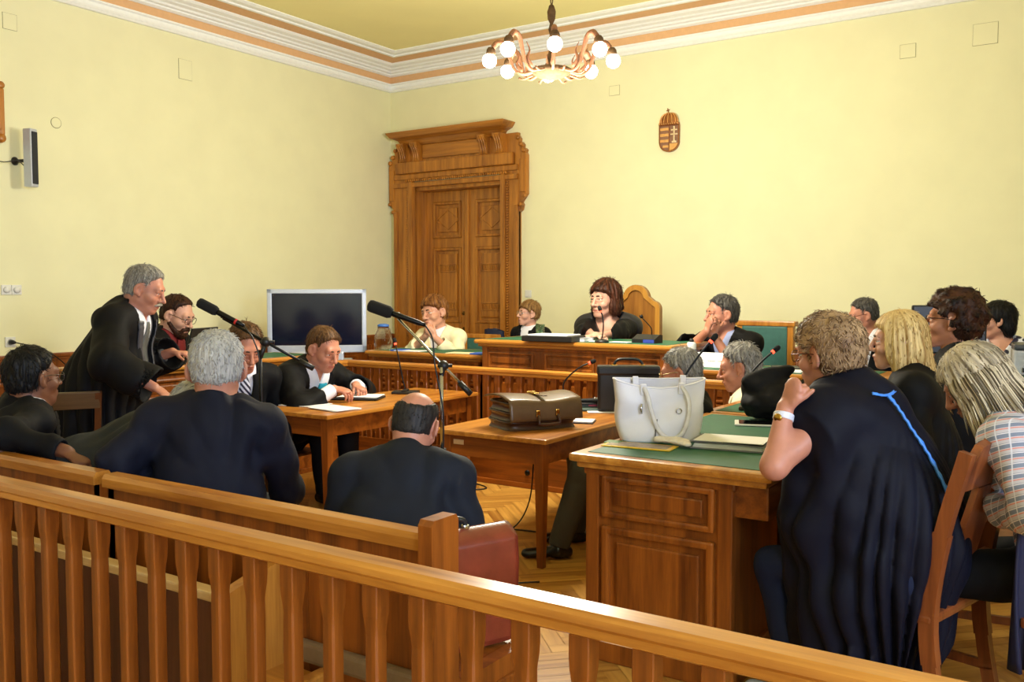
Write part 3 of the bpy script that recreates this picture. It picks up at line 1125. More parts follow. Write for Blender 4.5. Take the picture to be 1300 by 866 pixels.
# ------------------------------------------------------------------ daylight from the tall windows in the right wall
for k, w_ in enumerate(WINS):
    ld = bpy.data.lights.new('window_daylight', 'AREA')
    ld.shape = 'RECTANGLE'; ld.size = 1.4; ld.size_y = 2.6
    ld.energy = (150, 150)[k]; ld.color = (.60, .73, 1.0)
    lo = bpy.data.objects.new('window_daylight', ld); C.objects.link(lo)
    lo.location = (XR + .15, (w_[0] + w_[1]) / 2, 2.33); lo.rotation_euler = (0, PI / 2, 0)
wd = bpy.data.worlds.new('sky'); bpy.context.scene.world = wd; wd.use_nodes = True
wd.node_tree.nodes['Background'].inputs[0].default_value = (.55, .70, 1, 1)
wd.node_tree.nodes['Background'].inputs[1].default_value = 1.2

# ------------------------------------------------------------------ camera
cd = bpy.data.cameras.new('camera'); cam = bpy.data.objects.new('camera', cd); C.objects.link(cam)
cd.sensor_width = 36; cd.lens = FPX * 36 / 1300
cam.location = (0, 0, EYE); cam.rotation_euler = (PI / 2 - PIT, 0, YAW); cd.clip_start = .05
bpy.context.scene.camera = cam
vs_ = bpy.context.scene.view_settings
bpy.context.scene.display_settings.display_device = 'sRGB'
vs_.view_transform = 'Standard'; vs_.look = 'None'; vs_.gamma = 1; vs_.exposure = 1.05; vs_.use_curve_mapping = False
# ------------------------------------------------------------------ people: posed skeletons grown into one smooth body, dressed in separate garments
SKIP = os.environ.get('ONLY', '')
V3 = lambda *a: np.array(a if len(a) == 3 else a[0], float)
unit = lambda v: v / (np.linalg.norm(v) + 1e-12)


class Fr:
    """right / forward / up frame"""
    def __init__(s, r, f, u):
        s.r, s.f, s.u = r, f, u
    @staticmethod
    def yaw(deg):
        a = math.radians(deg)
        return Fr(V3(math.sin(a), -math.cos(a), 0), V3(math.cos(a), math.sin(a), 0), V3(0, 0, 1))
    def lean(s, deg):
        c, n = math.cos(math.radians(deg)), math.sin(math.radians(deg))
        return Fr(s.r, s.f * c - s.u * n, s.u * c + s.f * n)
    def roll(s, deg):
        c, n = math.cos(math.radians(deg)), math.sin(math.radians(deg))
        return Fr(s.r * c - s.u * n, s.f, s.u * c + s.r * n)
    def turn(s, deg):
        c, n = math.cos(math.radians(deg)), math.sin(math.radians(deg))
        return Fr(s.r * c + s.f * n, s.f * c - s.r * n, s.u)
    def at(s, x, y, z):
        return s.r * x + s.f * y + s.u * z
    def loc(s, P, o):
        d = P - o
        return d @ s.r, d @ s.f, d @ s.u
    def rows(s):
        return (s.r, s.f, s.u)


def ik(a, t, l1, l2, pole):
    d = t - a
    L = np.linalg.norm(d)
    if L > (l1 + l2) * .995:
        t = a + d / L * (l1 + l2) * .995
        d = t - a; L = np.linalg.norm(d)
    u = d / L
    x = (l1 * l1 - l2 * l2 + L * L) / (2 * L)
    h = math.sqrt(max(0, l1 * l1 - x * x))
    p = pole - u * (pole @ u)
    return a + u * x + unit(p) * h, t


def sdf_at(prims, P):
    X, Y, Z = P[:, 0], P[:, 1], P[:, 2]
    D = None
    for p in prims:
        d = p.dist(X, Y, Z)
        if D is None:
            D = d
        else:
            k = p.k
            hh = np.clip(k - np.abs(D - d), 0, None) / max(k, 1e-6)
            D = np.minimum(D, d) - hh * hh * k * .25
    return D


def front_point(prims, F, o, x, u, off=.004, back=False):
    """first point of the body met from the front (or back) at chest coordinates x,u"""
    t = np.linspace(.34, -.1, 90)
    P = o + F.r * x + F.u * u + np.outer(t * (-1 if back else 1), F.f)
    d = sdf_at(prims, P)
    i = np.argmax(d < 0)
    if d[i] >= 0:
        return P[60]
    return P[i] + F.f * off * (-1 if back else 1)


def skin(tone):
    key = 'skin_' + tone
    c = {'fair': srgb(202, 146, 120), 'pale': srgb(206, 154, 132), 'ruddy': srgb(190, 128, 104), 'tan': srgb(174, 114, 84), 'brown': srgb(112, 68, 46)}[tone]
    m = plain(key, c, rough=.5, var=.07, scale=25, bump=.04, bscale=400)
    m.node_tree.nodes['Principled BSDF'].inputs['Subsurface Weight'].default_value = .08
    m.node_tree.nodes['Principled BSDF'].inputs['Subsurface Radius'].default_value = (.01, .004, .002)
    l = plain('lips_' + tone, (c[0] * .72, c[1] * .48, c[2] * .5, 1), rough=.4, var=.05)
    return [m, l]


def hair_mat(name, c1, c2):
    if name in MATS:
        return MATS[name]
    m, nt, p = nmat(name)
    at = nt.nodes.new('ShaderNodeAttribute'); at.attribute_name = 'streak'
    r = nt.nodes.new('ShaderNodeValToRGB')
    r.color_ramp.elements[0].color = c1; r.color_ramp.elements[1].color = c2
    r.color_ramp.elements[0].position = .15; r.color_ramp.elements[1].position = .85
    lnk(nt, at, 'Fac', r, 'Fac'); lnk(nt, r, 'Color', p, 'Base Color')
    p.inputs['Roughness'].default_value = .55
    p.inputs['Specular IOR Level'].default_value = .22
    MATS[name] = m
    return m


HAIRS = {
    'white': (srgb(148, 146, 141), srgb(190, 187, 181)), 'grey': (srgb(84, 80, 76), srgb(168, 164, 156)), 'darkgrey': (srgb(40, 38, 36), srgb(104, 100, 96)),
    'black': (srgb(7, 7, 8), srgb(22, 20, 20)), 'nearblack': (srgb(20, 18, 18), srgb(52, 48, 46)), 'brown': (srgb(50, 32, 18), srgb(112, 78, 46)), 'darkbrown': (srgb(24, 13, 8), srgb(74, 42, 26)),
    'auburn': (srgb(34, 15, 8), srgb(84, 44, 26)), 'sandy': (srgb(88, 60, 32), srgb(160, 120, 70)), 'ginger': (srgb(86, 48, 20), srgb(152, 100, 50)),
    'blonde': (srgb(150, 112, 56), srgb(234, 204, 140)), 'ashblonde': (srgb(84, 72, 54), srgb(214, 198, 168)), 'tawny': (srgb(84, 58, 36), srgb(178, 146, 108)),
}


def head_prims(o, F, s, fem=False, nose=1.0, jaw=1.0, chub=0.0):
    def P(x, y, z): return o + F.at(x * s, y * s, z * s)
    R = F.rows()
    E = lambda c, r, k=.02: ell(P(*c), [q * s for q in r], R, k * s)
    K = lambda a, b, ra, rb=None, k=.015: cone(P(*a), P(*b), ra * s, (rb if rb is not None else ra) * s, k * s)
    j = (.92 if fem else 1) * jaw
    add = [E((0, -.014, .032), (.076, .096, .086)),
           E((0, .022, -.028), (.060 * j + chub * .3, .068, .082), .03),
           E((0, -.03, -.02), (.066, .07, .07), .02),
           K((-.016 * j, .070, -.097), (.016 * j, .070, -.097), .0165, None, .025), E((0, .082, -.1), (.014, .011, .013), .015),
           K((-.050 * j, .0, -.062), (-.018 * j, .064, -.096), .013 + chub * .3, .013 + chub * .2, .028), K((.050 * j, .0, -.062), (.018 * j, .064, -.096), .013 + chub * .3, .013 + chub * .2, .028),
           E((-.04, .058, -.03), (.026, .028, .024), .02), E((.04, .058, -.03), (.026, .028, .024), .02),
           K((-.036, .078, .028), (.036, .078, .028), .011 if fem else .014, None, .02),
           E((0, .076, -.066), (.03, .022, .026), .02),
           K((0, .092, .014), (0, .108 + .004 * nose, -.022), .008, .0105, .01), E((0, .110 + .006 * nose, -.029), (.0125, .013, .011), .008),
           E((-.013, .1, -.033), (.0085, .011, .009), .006), E((.013, .1, -.033), (.0085, .011, .009), .006)]
    for sx in (-1, 1):
        add += [ell(P(sx * .084, -.008, -.004), [.009 * s, .023 * s, .034 * s], (F.r * .86 + F.f * .5 * sx, F.f * .86 - F.r * .5 * sx, F.u), .006 * s),
                E((sx * .077, .004, -.034), (.007, .01, .01), .006)]
    cut = [E((-.032, .103, .006), (.017, .02, .0125), 0), E((.032, .103, .006), (.017, .02, .0125), 0),
           E((-.090, .002, -.002), (.007, .012, .019), 0), E((.090, .002, -.002), (.007, .012, .019), 0)]
    post = [K((-.022, .0945, -.0615), (0, .1, -.0595), .0045, .0062, .004), K((.022, .0945, -.0615), (0, .1, -.0595), .0045, .0062, .004),
            K((-.018, .093, -.0725), (.018, .093, -.0725), .0075, None, .005),
            K((-.047, .080, .0125), (-.018, .0885, .0135), .0062, None, .006), K((.047, .080, .0125), (.018, .0885, .0135), .0062, None, .006),
            K((-.047, .079, -.004), (-.018, .0865, -.0045), .0055, None, .006), K((.047, .079, -.004), (.018, .0865, -.0045), .0055, None, .006)]
    return add, cut, post


def hand_prims(w, d, n, side, s, curl=(25, 30, 20), thumb=.6, spread=.06):
    d = unit(d); n = unit(n - d * (n @ d))
    t = np.cross(n, d) * (1 if side == 'l' else -1)
    out = [cone(w - d * .01 * s, w + d * .075 * s, .027 * s, .037 * s, .012 * s, (n, .42)),
           cone(w + d * .02 * s + t * .02 * s, w + d * .05 * s + t * .03 * s, .018 * s, .015 * s, .012 * s, (n, .8))]
    for i, (x, L) in enumerate(((.031, .072), (.011, .082), (-.010, .076), (-.030, .060))):
        b = w + d * (.078 - abs(x - .005) * .15) * s + t * x * s
        dd = unit(d + t * spread * (1.2 - i * .8))
        nn = unit(n - dd * (n @ dd))
        a = 0
        for j, (f, r0, r1) in enumerate(((.45, .0098, .0088), (.30, .0088, .008), (.25, .008, .0068))):
            a += math.radians(curl[j] * (1 + .08 * i))
            e = b + (dd * math.cos(a) + nn * math.sin(a)) * L * f * s
            out.append(cone(b, e, r0 * s, r1 * s, .002 * s))
            b = e
    b = w + d * .03 * s + t * .03 * s
    td = unit(d * .75 + t * .65 * thumb + n * .45)
    e = b + td * .042 * s
    e2 = e + unit(td + d * .5 + n * .2) * .032 * s
    out += [cone(b, e, .0125 * s, .0105 * s, .008 * s), cone(e, e2, .0105 * s, .0085 * s, .002 * s)]
    return out


class Person:
    def __init__(p, label, head, s=1.0, hs=1.06, torso=90, look=None, nod=0, tilt=0, lean=8, bend=0, roll=0, twist=0, fem=False, fat=0.0, tone='fair',
                 wl=None, wr=None, xl=None, xr=None, pl=None, pr=None, hl=None, hr=None, stand=False, floor=0.0, seat=None, feet=None, neck=0.0, group=None, shrug=0, nose=1, jaw=1, chub=0, legs=(.44, .43)):
        p.label, p.s, p.fem, p.fat, p.tone = label, s, fem, fat, tone
        look = torso if look is None else look
        Hc = V3(W(head[0], head[1], d=head[2])) if len(head) == 3 else V3(head[0])
        B = Fr.yaw(torso)
        F1 = B.lean(lean).roll(roll)
        F2 = F1.turn(twist).lean(bend)
        H = Fr.yaw(look).lean(nod).roll(tilt)
        p.B, p.F1, p.F2, p.H = B, F1, F2, H
        P0 = V3(0, 0, 0)
        Lm = P0 + F1.at(0, 0, .19) * s
        Cc = Lm + F2.at(0, 0, .16) * s
        N = Cc + F2.at(0, -.015, .165) * s
        Nd = unit(F2.u + H.u * .8 + F2.f * .35)
        hd = N + Nd * (.10 + neck) * s + H.at(0, .02, .06) * s * hs
        sh = .182 if not fem else .162
        j = dict(P0=P0, L=Lm, C=Cc, N=N, H=hd)
        j['sl'] = N + F2.at(-sh, .005, -.055 + shrug) * s
        j['sr'] = N + F2.at(sh, .005, -.055 + shrug) * s
        off = Hc - hd
        for k in j: j[k] = j[k] + off
        p.root_loc = V3(j['P0'][0], j['P0'][1], floor)
        for k in j: j[k] = j[k] - p.root_loc
        p.hs = s * hs
        def wpt(w, dflt):
            if w is None: return j['P0'] + B.at(*dflt) * s
            return V3(w) - p.root_loc if not isinstance(w, tuple) else j['P0'] + B.at(*w) * s
        tl, tr = wpt(wl, (-.13, .36, .12)), wpt(wr, (.13, .36, .12))
        pole_l = V3(pl) if pl is not None else B.at(-.5, -.6, -.6)
        pole_r = V3(pr) if pr is not None else B.at(.5, -.6, -.6)
        pole_l = B.at(*pl) if pl is not None else pole_l
        pole_r = B.at(*pr) if pr is not None else pole_r
        j['el'], j['wl'] = ik(j['sl'], tl, .30 * s, .265 * s, pole_l)
        j['er'], j['wr'] = ik(j['sr'], tr, .30 * s, .265 * s, pole_r)
        if xl is not None: j['el'], j['wl'] = V3(xl) - p.root_loc, tl
        if xr is not None: j['er'], j['wr'] = V3(xr) - p.root_loc, tr
        for sd, x in (('l', -1), ('r', 1)):
            hip = j['P0'] + B.at(x * .09, .02, -.0) * s
            j['h' + sd] = hip
            if stand:
                ank = V3(hip[0], hip[1], .09) + B.at(x * .03, -.02, 0)
                kn = (hip + ank) / 2 + B.at(0, .02, 0)
            else:
                fw = .46 if feet is None else feet[0 if sd == 'l' else 1][1]
                fx = (.02 if feet is None else feet[0 if sd == 'l' else 1][0]) * (1 if feet is not None else x)
                ank = V3(0, 0, .085) + V3(hip[0], hip[1], 0) + B.at(fx, fw, 0) * s
                kn, ank2 = ik(hip, ank, legs[0] * s, legs[1] * s, B.at(x * .1, 1, .9))
                ank = V3(ank2[0], ank2[1], ank2[2])
            j['k' + sd], j['a' + sd] = kn, ank
        p.j = j
        p.hands = dict(l=hl or {}, r=hr or {})
        p.root = empty('person', label, 'person', tuple(p.root_loc), 0, group)
        p.face = dict(nose=nose, jaw=jaw, chub=chub)

    # ---- shapes
    def torso(p, g=0.0):
        j, s, F1, F2 = p.j, p.s, p.F1, p.F2
        f = p.fat
        w = (.148 if p.fem else .163)
        o = [cone(j['C'] + F2.at(0, 0, .06) * s, j['L'], (w + f * .2) * s + g, (w * .93 + f) * s + g, .05, (F2.f, .68 + f * 1.2)),
             cone(j['L'], j['P0'] + F1.at(0, 0, .02) * s, (w * .93 + f) * s + g, (.165 + f * .5) * s + g, .06, (F1.f, .72 + f)),
             cone(j['sl'], j['sr'], .055 * s + g, .055 * s + g, .06),
             cone(j['N'] + F2.at(0, 0, -.02) * s, j['sl'], .058 * s + g, .056 * s + g, .04), cone(j['N'] + F2.at(0, 0, -.02) * s, j['sr'], .058 * s + g, .056 * s + g, .04)]
        if f > .02:
            o.append(ell(j['L'] + F1.at(0, .05, -.03) * s, [(.13 + f) * s + g, (.10 + f) * s + g, .15 * s + g], F1.rows(), .06))
        if p.fem:
            for x in (-1, 1):
                o.append(ell(j['C'] + F2.at(x * .07, .075, .02) * s, [.06 * s + g * .7, .05 * s + g * .7, .06 * s + g * .7], F2.rows(), .05))
        return o

    def arm(p, sd, r, cut=False, k=.03, end=0.0):
        j = p.j
        S, E, Wr = j['s' + sd], j['e' + sd], j['w' + sd]
        Wr = Wr - unit(Wr - E) * end
        s = p.s
        return [cone(S, E, r[0] * s, r[1] * s, k), cone(E, Wr, r[2] * s, r[3] * s, k, None, cut)]

    def hand_dir(p, sd):
        h = p.hands[sd]
        fa = unit(p.j['w' + sd] - p.j['e' + sd])
        d = p.B.at(*h['d']) if 'd' in h else fa + V3(0, 0, -.1)
        n = p.B.at(*h['n']) if 'n' in h else V3(0, 0, -1) + fa * .01
        return unit(d), n

    # ---- the body itself
    def body(p, h=.0055, hands='lr', legs=False, arms=True):
        j, s, hs, H = p.j, p.s, p.hs, p.H
        add, cut, post = head_prims(j['H'], H, hs, p.fem, **p.face)
        nb = j['N'] + p.F2.at(0, -.005, -.03) * s
        pr = list(add)
        fld_c, fld_p = cut, post
        tr = p.torso(-.012)
        body = [cone(j['H'] + H.at(0, -.022, -.045) * hs, nb, (.05 if p.fem else .056) * hs + p.face['chub'] * .3, (.056 if p.fem else .064) * s, .03)] + tr
        for sd in 'lr':
            if arms:
                body += p.arm(sd, (.047, .039, .039, .027))
            if sd in hands:
                q = p.hands[sd]
                d, n = p.hand_dir(sd)
                body += hand_prims(j['w' + sd], d, n, sd, s * (.92 if p.fem else 1), q.get('curl', (25, 30, 20)), q.get('thumb', .6), q.get('spread', .05))
        if legs:
            for sd in 'lr':
                body += [cone(j['h' + sd], j['k' + sd], .08 * s, .055 * s, .03), cone(j['k' + sd], j['a' + sd], .056 * s, .034 * s, .03),
                         cone(j['a' + sd], j['a' + sd] + p.B.at(0, .15, -.05) * s, .036 * s, .025 * s, .02)]
        f = Field(pr + body, h)
        # rebuild in the right order: head, sockets, lids and lips, then the rest is already in
        for c in fld_c: f.cut(c, .006 * hs)
        for c in fld_p: f.op(c)
        mouth = cone(j['H'] + H.at(-.021, .099, -.0665) * hs, j['H'] + H.at(.021, .099, -.0665) * hs, .0022 * hs)
        f.cut(mouth, .003)
        V, F = f.surface()
        Cn = V[F].mean(1)
        x, y, z = H.loc(Cn, j['H'])
        x, y, z = x / hs, y / hs, z / hs
        lips = (np.abs(x) < .024) & (y > .085) & (z < -.056) & (z > -.081) & (np.abs(z + .0668) < .0105 - np.abs(x) * .32)
        o = fast_mesh('body', V, F, skin(p.tone), p.root, lips.astype(np.int32))
        for sx in (-1, 1):
            b = MB()
            c = j['H'] + H.at(sx * .032, .0742, .0055) * hs
            b.sphere(c, .0138 * hs, 14, 0)
            b.sphere(c + H.at(0, .0082, -.001) * hs, .0066 * hs, 10, 1)
            b.build('eye', [plain('eye_white', srgb(222, 216, 208), rough=.2, var=.02), plain('iris_dark', srgb(46, 34, 26), rough=.15, var=.1)], p.root)
        return p

    def HP(p, x, y, z):
        return Vector(p.j['H'] + p.H.at(x, y, z) * p.hs)

    def brows(p, key, r=.0034):
        for sx in (-1, 1):
            b = MB()
            pts = bez([p.HP(sx * .013, .0935, .0265), p.HP(sx * .031, .0905, .0285), p.HP(sx * .05, .0755, .022)], 8)
            b.tube(pts, [r * p.hs * q for q in (.9, 1, 1.05, 1.05, 1, .9, .7, .4, .3)][:len(pts)], 6, flat=1.3)
            b.build('eyebrow', plain('brow_' + key, HAIRS[key][0], rough=.7, var=.2), p.root)
        return p

    def hair(p, key, t=.014, line=None, nape=-.07, h=.005, amp=.005, freq=9, extra=(), bald=None, long=False, part=0, seed=1, tuft=0, curl=0, wisps=900, wl_=.022, ears=True):
        """line: hairline as (z, forward limit) pairs in head units"""
        hs, H, o = p.hs, p.H, p.j['H']
        line = line or [(-.09, -.03), (-.03, -.012), (-.028, .018), (.0, .022), (.035, .03), (.05, .05), (.066, .075), (.078, .12)]
        E = lambda c, r, k=.02: ell(o + H.at(*c) * hs, [q * hs for q in r], H.rows(), k * hs)
        pr = [E((0, -.014, .034), (.076 + t, .096 + t, .086 + t)), E((0, -.034, -.022), (.066 + t * .7, .068 + t * .7, .07)),
              E((0, .0, .0), (.07 + t * .6, .06, .06))]
        f = Field(pr, h, .04)
        zs, ys = [q[0] for q in line], [q[1] for q in line]
        I = np.argwhere(np.abs(f.D) < .06)
        P = f.org + I * f.h
        x, y, z = [q / hs for q in H.loc(P, o)]
        wob = vnoise(np.stack([x * 30, y * 30, z * 30], 1), seed) * .004
        g = (y - np.interp(z, zs, ys) + wob) * .8
        g = np.maximum(g, (nape - z + np.abs(x) * .15 + wob))
        if ears and not long:
            er = np.sqrt(((np.abs(x) - .082) / 1.0) ** 2 + ((y - .004) / 1.0) ** 2 + ((z + .006) / 1.5) ** 2)
            g = np.maximum(g, .027 - er)
        if bald is not None:
            (bx, by, bz), br = bald
            g = np.maximum(g, (br - np.sqrt(((x - bx) / 1.0) ** 2 + ((y - by) / 1.15) ** 2 + (z - bz) ** 2) + wob * 1.5))
        d = f.D[I[:, 0], I[:, 1], I[:, 2]]
        g = g * hs
        kk = .022 * hs
        hh = np.clip(kk - np.abs(d - g), 0, None) / kk
        f.D[I[:, 0], I[:, 1], I[:, 2]] = np.maximum(d, g) + hh * hh * kk * .25
        if extra:
            f2 = Field(pr + list(extra), h, .04)
            # lay the trimmed cap into the bigger grid, then add the locks
            i0 = np.round((f.org - f2.org) / h).astype(int)
            n = f.D.shape
            f2.D[:] = .08
            f2.D[i0[0]:i0[0] + n[0], i0[1]:i0[1] + n[1], i0[2]:i0[2] + n[2]] = f.D
            for e in extra: f2.op(e)
            f = f2
        def strand(P, fq):
            x, y, z = [q / hs for q in H.loc(P, o)]
            if long:
                th = np.arctan2(x - part, -(y) - .0)
                return vnoise(np.stack([th * fq, z * 5 + 3, np.hypot(x, y) * 8], 1), seed)
            if curl:
                return vnoise(np.stack([x, y, z], 1) * curl, seed) * .7 + vnoise(np.stack([x, y, z], 1) * curl * 2.2, seed + 2) * .4
            th = np.arctan2(x - part, y + .035)
            ph = np.arctan2(np.hypot(x, y + .035), z + .02)
            return vnoise(np.stack([th * fq * np.clip(np.hypot(x, y + .035) / .07, .25, 1), ph * 3.2 + th * .6, ph * 0], 1), seed)
        f.push(lambda P: amp * hs * strand(P, freq) + amp * .5 * hs * strand(P, freq * 2.3))
        V, F = f.surface(1)
        col = .5 + .3 * strand(V, freq * 1.7) + .3 * strand(V, freq * 4.1)
        p.hairobj = fast_mesh('hair', V, F, hair_mat('hair_' + key, *HAIRS[key]), p.root, None, col)
        if wisps:
            p.wisps(key, V, F, wisps, wl_, long, seed, curl)
        return p

    def wisps(p, key, V, F, n, L, long, seed, curl):
        hs, H, o = p.hs, p.H, p.j['H']
        rng = np.random.default_rng(seed + 11)
        e1, e2 = V[F[:, 2]] - V[F[:, 0]], V[F[:, 3]] - V[F[:, 1]]
        N = np.cross(e1, e2); A = np.linalg.norm(N, axis=1); N = N / (A[:, None] + 1e-12)
        Cn = V[F].mean(1)
        out = np.einsum('ij,ij->i', N, Cn - o) > 0
        idx = np.where(out)[0]
        idx = rng.choice(idx, min(n, len(idx)), replace=False)
        P, N = Cn[idx], N[idx]
        crown = o + H.at(0, -.05, .11) * hs
        d = (P - crown) if not long else (P * 0 - H.u + (P - o) * .2)
        if curl: d = d + rng.normal(0, .05, d.shape)
        d = d / (np.linalg.norm(d, axis=1)[:, None] + 1e-9)
        d = d - N * np.einsum('ij,ij->i', d, N)[:, None] + rng.normal(0, .12, d.shape)
        d = d / (np.linalg.norm(d, axis=1)[:, None] + 1e-9)
        side = np.cross(d, N)
        ln = L * hs * rng.uniform(.6, 1.3, len(P))[:, None]
        r = hs * rng.uniform(.0011, .002, len(P))[:, None]
        lift = rng.uniform(.0, .0025, len(P))[:, None] * hs
        pts = [P - N * .002, P + d * ln * .35 + N * (lift * .5 + .001), P + d * ln * .7 + N * lift, P + d * ln - N * (.001 + rng.uniform(-.001, .003, len(P))[:, None] * hs)]
        w = [.6, 1.0, .8, .15]
        rows = []
        for q, k in zip(pts, w):
            rows += [q + side * r * k, q + N * r * k * .8, q - side * r * k]
        W_ = np.stack(rows, 1).reshape(-1, 3)
        base = np.arange(len(P))[:, None] * 12
        fs = []
        for i in range(3):
            for j in range(3):
                fs.append(np.stack([base[:, 0] + i * 3 + j, base[:, 0] + i * 3 + (j + 1) % 3, base[:, 0] + i * 3 + 3 + (j + 1) % 3, base[:, 0] + i * 3 + 3 + j], 1))
        col = np.repeat(rng.uniform(.1, .95, len(P)), 12)
        q = fast_mesh('loose_strands', W_, np.concatenate(fs), hair_mat('hair_' + key, *HAIRS[key]), p.hairobj, None, col)
        q['kind'] = 'stuff'

    def locks(p, key, roots, parent=None, n=5, name='hair_locks'):
        """roots: list of point lists (root-relative) with a radius each"""
        b = MB()
        tone = []
        for pts, r in roots:
            q = bez(pts, 14)
            k = len(q)
            n0 = len(b.v)
            b.tube(q, [r * (.5 + .9 * math.sin(PI * min(1, (i / (k - 1)) * .9 + .1)) ** .6) * (1 if i < k - 1 else .25) for i in range(k)], n, flat=.6)
            tone += [random.random()] * (len(b.v) - n0)
        o = b.build(name, hair_mat('hair_' + key, *HAIRS[key]), p.root)
        a = o.data.attributes.new('streak', 'FLOAT', 'POINT'); a.data.foreach_set('value', tone)
        return p

    def glasses(p, col=(.02, .02, .02, 1), r=.019, rim=.0016, half=False, shape=1.25, name='thin_metal_rims', metal=.8, drop=0):
        b = MB()
        hs = p.hs
        m = plain('rims_' + name, col, rough=.3, metal=metal, var=.05)
        lens = MB()
        for sx in (-1, 1):
            pts = []
            for i in range(20):
                a = 2 * PI * i / 20
                ca, sa = math.cos(a), math.sin(a)
                ex = abs(ca) ** .8 * (1 if ca > 0 else -1); ez = abs(sa) ** .8 * (1 if sa > 0 else -1)
                pts.append(p.HP(sx * .034 + ex * r * shape, .108 - abs(sx * .034 + ex * r) * .12, .002 - drop + ez * r))
            b.tube(pts, rim * hs, 6, closed=True)
            lens.add(pts, [tuple(range(20))])
            b.tube([p.HP(sx * (.034 + r * shape), .102, .008 - drop), p.HP(sx * .076, .088, .012), p.HP(sx * .083, .03, .012), p.HP(sx * .084, -.012, .006)], rim * hs * 1.1, 6)
        b.tube([p.HP(-.034 + r * shape, .105, .004 - drop), p.HP(0, .112, .008 - drop), p.HP(.034 - r * shape, .105, .004 - drop)], rim * hs, 6)
        g = b.build('glasses', m, p.root)
        ml = glassy('lens_glass', (.97, .98, 1, 1), .0, 1.02); ml.node_tree.nodes['Principled BSDF'].inputs['Alpha'].default_value = .12; lens.build('lenses', ml, g)
        return p

    # ---- clothes
    def wrinkle(p, f, amp, freq=9, seed=0, ridge=True):
        F = p.F2
        def fn(P):
            x, y, z = F.loc(P, p.j['C'])
            q = np.stack([x * freq + y * 3, y * freq, z * freq * .8 + x * freq * .5], 1)
            a = vnoise(q, seed)
            b = vnoise(q * 2.1 + 5, seed + 1)
            if ridge:
                a = 1 - 2 * np.abs(a)
            return amp * (a * .7 + b * .4)
        return f.push(fn)

    def carve(p, f, fn, k=.006):
        """keep only where fn(x, fwd, up) in chest coordinates is negative"""
        I = np.argwhere(f.D < .06)
        P = f.org + I * f.h
        x, y, z = p.F2.loc(P, p.j['C'])
        g = fn(x / p.s, y / p.s, z / p.s) * p.s
        d = f.D[I[:, 0], I[:, 1], I[:, 2]]
        hh = np.clip(k - np.abs(d - g), 0, None) / k
        f.D[I[:, 0], I[:, 1], I[:, 2]] = np.maximum(d, g) + hh * hh * k * .25
        return f

    def coat(p, mat, g=.022, sl=(.064, .056, .054, .044), name='jacket', v=(-.10, .066), h=.0075, seed=0, wr=.009, end=.02, wide=False, skirt=None, folds=0, freq=9, extra=(), neck_cut=True, hollow=True, collar=.03):
        """jacket or robe: torso shell with sleeves, opened in a V (bottom, half width at the neck)"""
        j, s = p.j, p.s
        pr = p.torso(g)
        for sd in 'lr':
            pr += p.arm(sd, sl, True, .035, end * s)
        pr += list(extra)
        if collar: pr.append(cone(j['N'] + p.F2.at(0, -.012, -.04) * s, j['N'] + p.F2.at(0, -.006, collar) * s, .082 * s, .074 * s, .02, None, True))
        if skirt: pr += skirt
        f = Field(pr, h)
        if folds:
            ax = p.j['P0']
            def fn(P):
                d = P - ax
                th = np.arctan2(d @ p.B.r, d @ p.B.f)
                low = np.clip((.42 * s - d[:, 2]) / (.7 * s), 0, 1)
                w = np.sin(th * 11 + 2.2 * vnoise(np.stack([th * 2, d[:, 2] * 2.5, th * 0], 1), seed + 9) + d[:, 2] * 1.5)
                w = 1 - 2 * np.abs(w) ** .7
                return folds * low * w
            f.push(fn, .05)
        p.wrinkle(f, wr, freq, seed)
        if v:
            vb, vw = v
            p.carve(f, lambda x, y, z: np.minimum(np.minimum((z - vb) / (.16 - vb) * vw - np.abs(x), y - .0), .05))
        # neck opening and hollow cuffs
        if neck_cut:
            f.cut(cone(j['N'] + p.F2.at(0, .01, -.0) * s, j['N'] + p.F2.at(0, .02, .14) * s, .062 * s, .075 * s), .01)
        if hollow:
            for sd in 'lr':
                d = unit(j['w' + sd] - j['e' + sd])
                c = j['w' + sd] - d * end * s
                f.cut(cone(c - d * .03 * s, c + d * .03 * s, (sl[3] - .010) * s * .9, (sl[3] - .007) * s), .003)
        V, F = f.surface()
        p.coatprims = pr
        o = fast_mesh(name, V, F, mat, p.root)
        return p

    def shirt(p, mat, g=.005, collar=True, name='shirt', h=.007, cuffs=False, stand=.05):
        j, s = p.j, p.s
        pr = p.torso(g)
        if collar:
            n = unit(j['H'] + p.H.at(0, -.02, -.06) * p.hs - j['N'])
            pr.append(cone(j['N'] + p.F2.at(0, .004, -.03) * s, j['N'] + n * stand * s + p.F2.f * .006 * s, .073 * s, .066 * s, .01, None, True))
        if cuffs:
            for sd in 'lr':
                d = unit(j['w' + sd] - j['e' + sd])
                pr.append(cone(j['w' + sd] - d * .06 * s, j['w' + sd] + d * .004 * s, .036 * s, .036 * s, .004, None, True))
        f = Field(pr, h)
        if collar:   # collar points open at the front
            p.carve(f, lambda x, y, z: np.minimum(np.minimum((z - .13) * .45 - np.abs(x), y), .03), .004)
        V, F = f.surface()
        p.shirtprims = pr
        fast_mesh(name, V, F, mat, p.root)
        return p

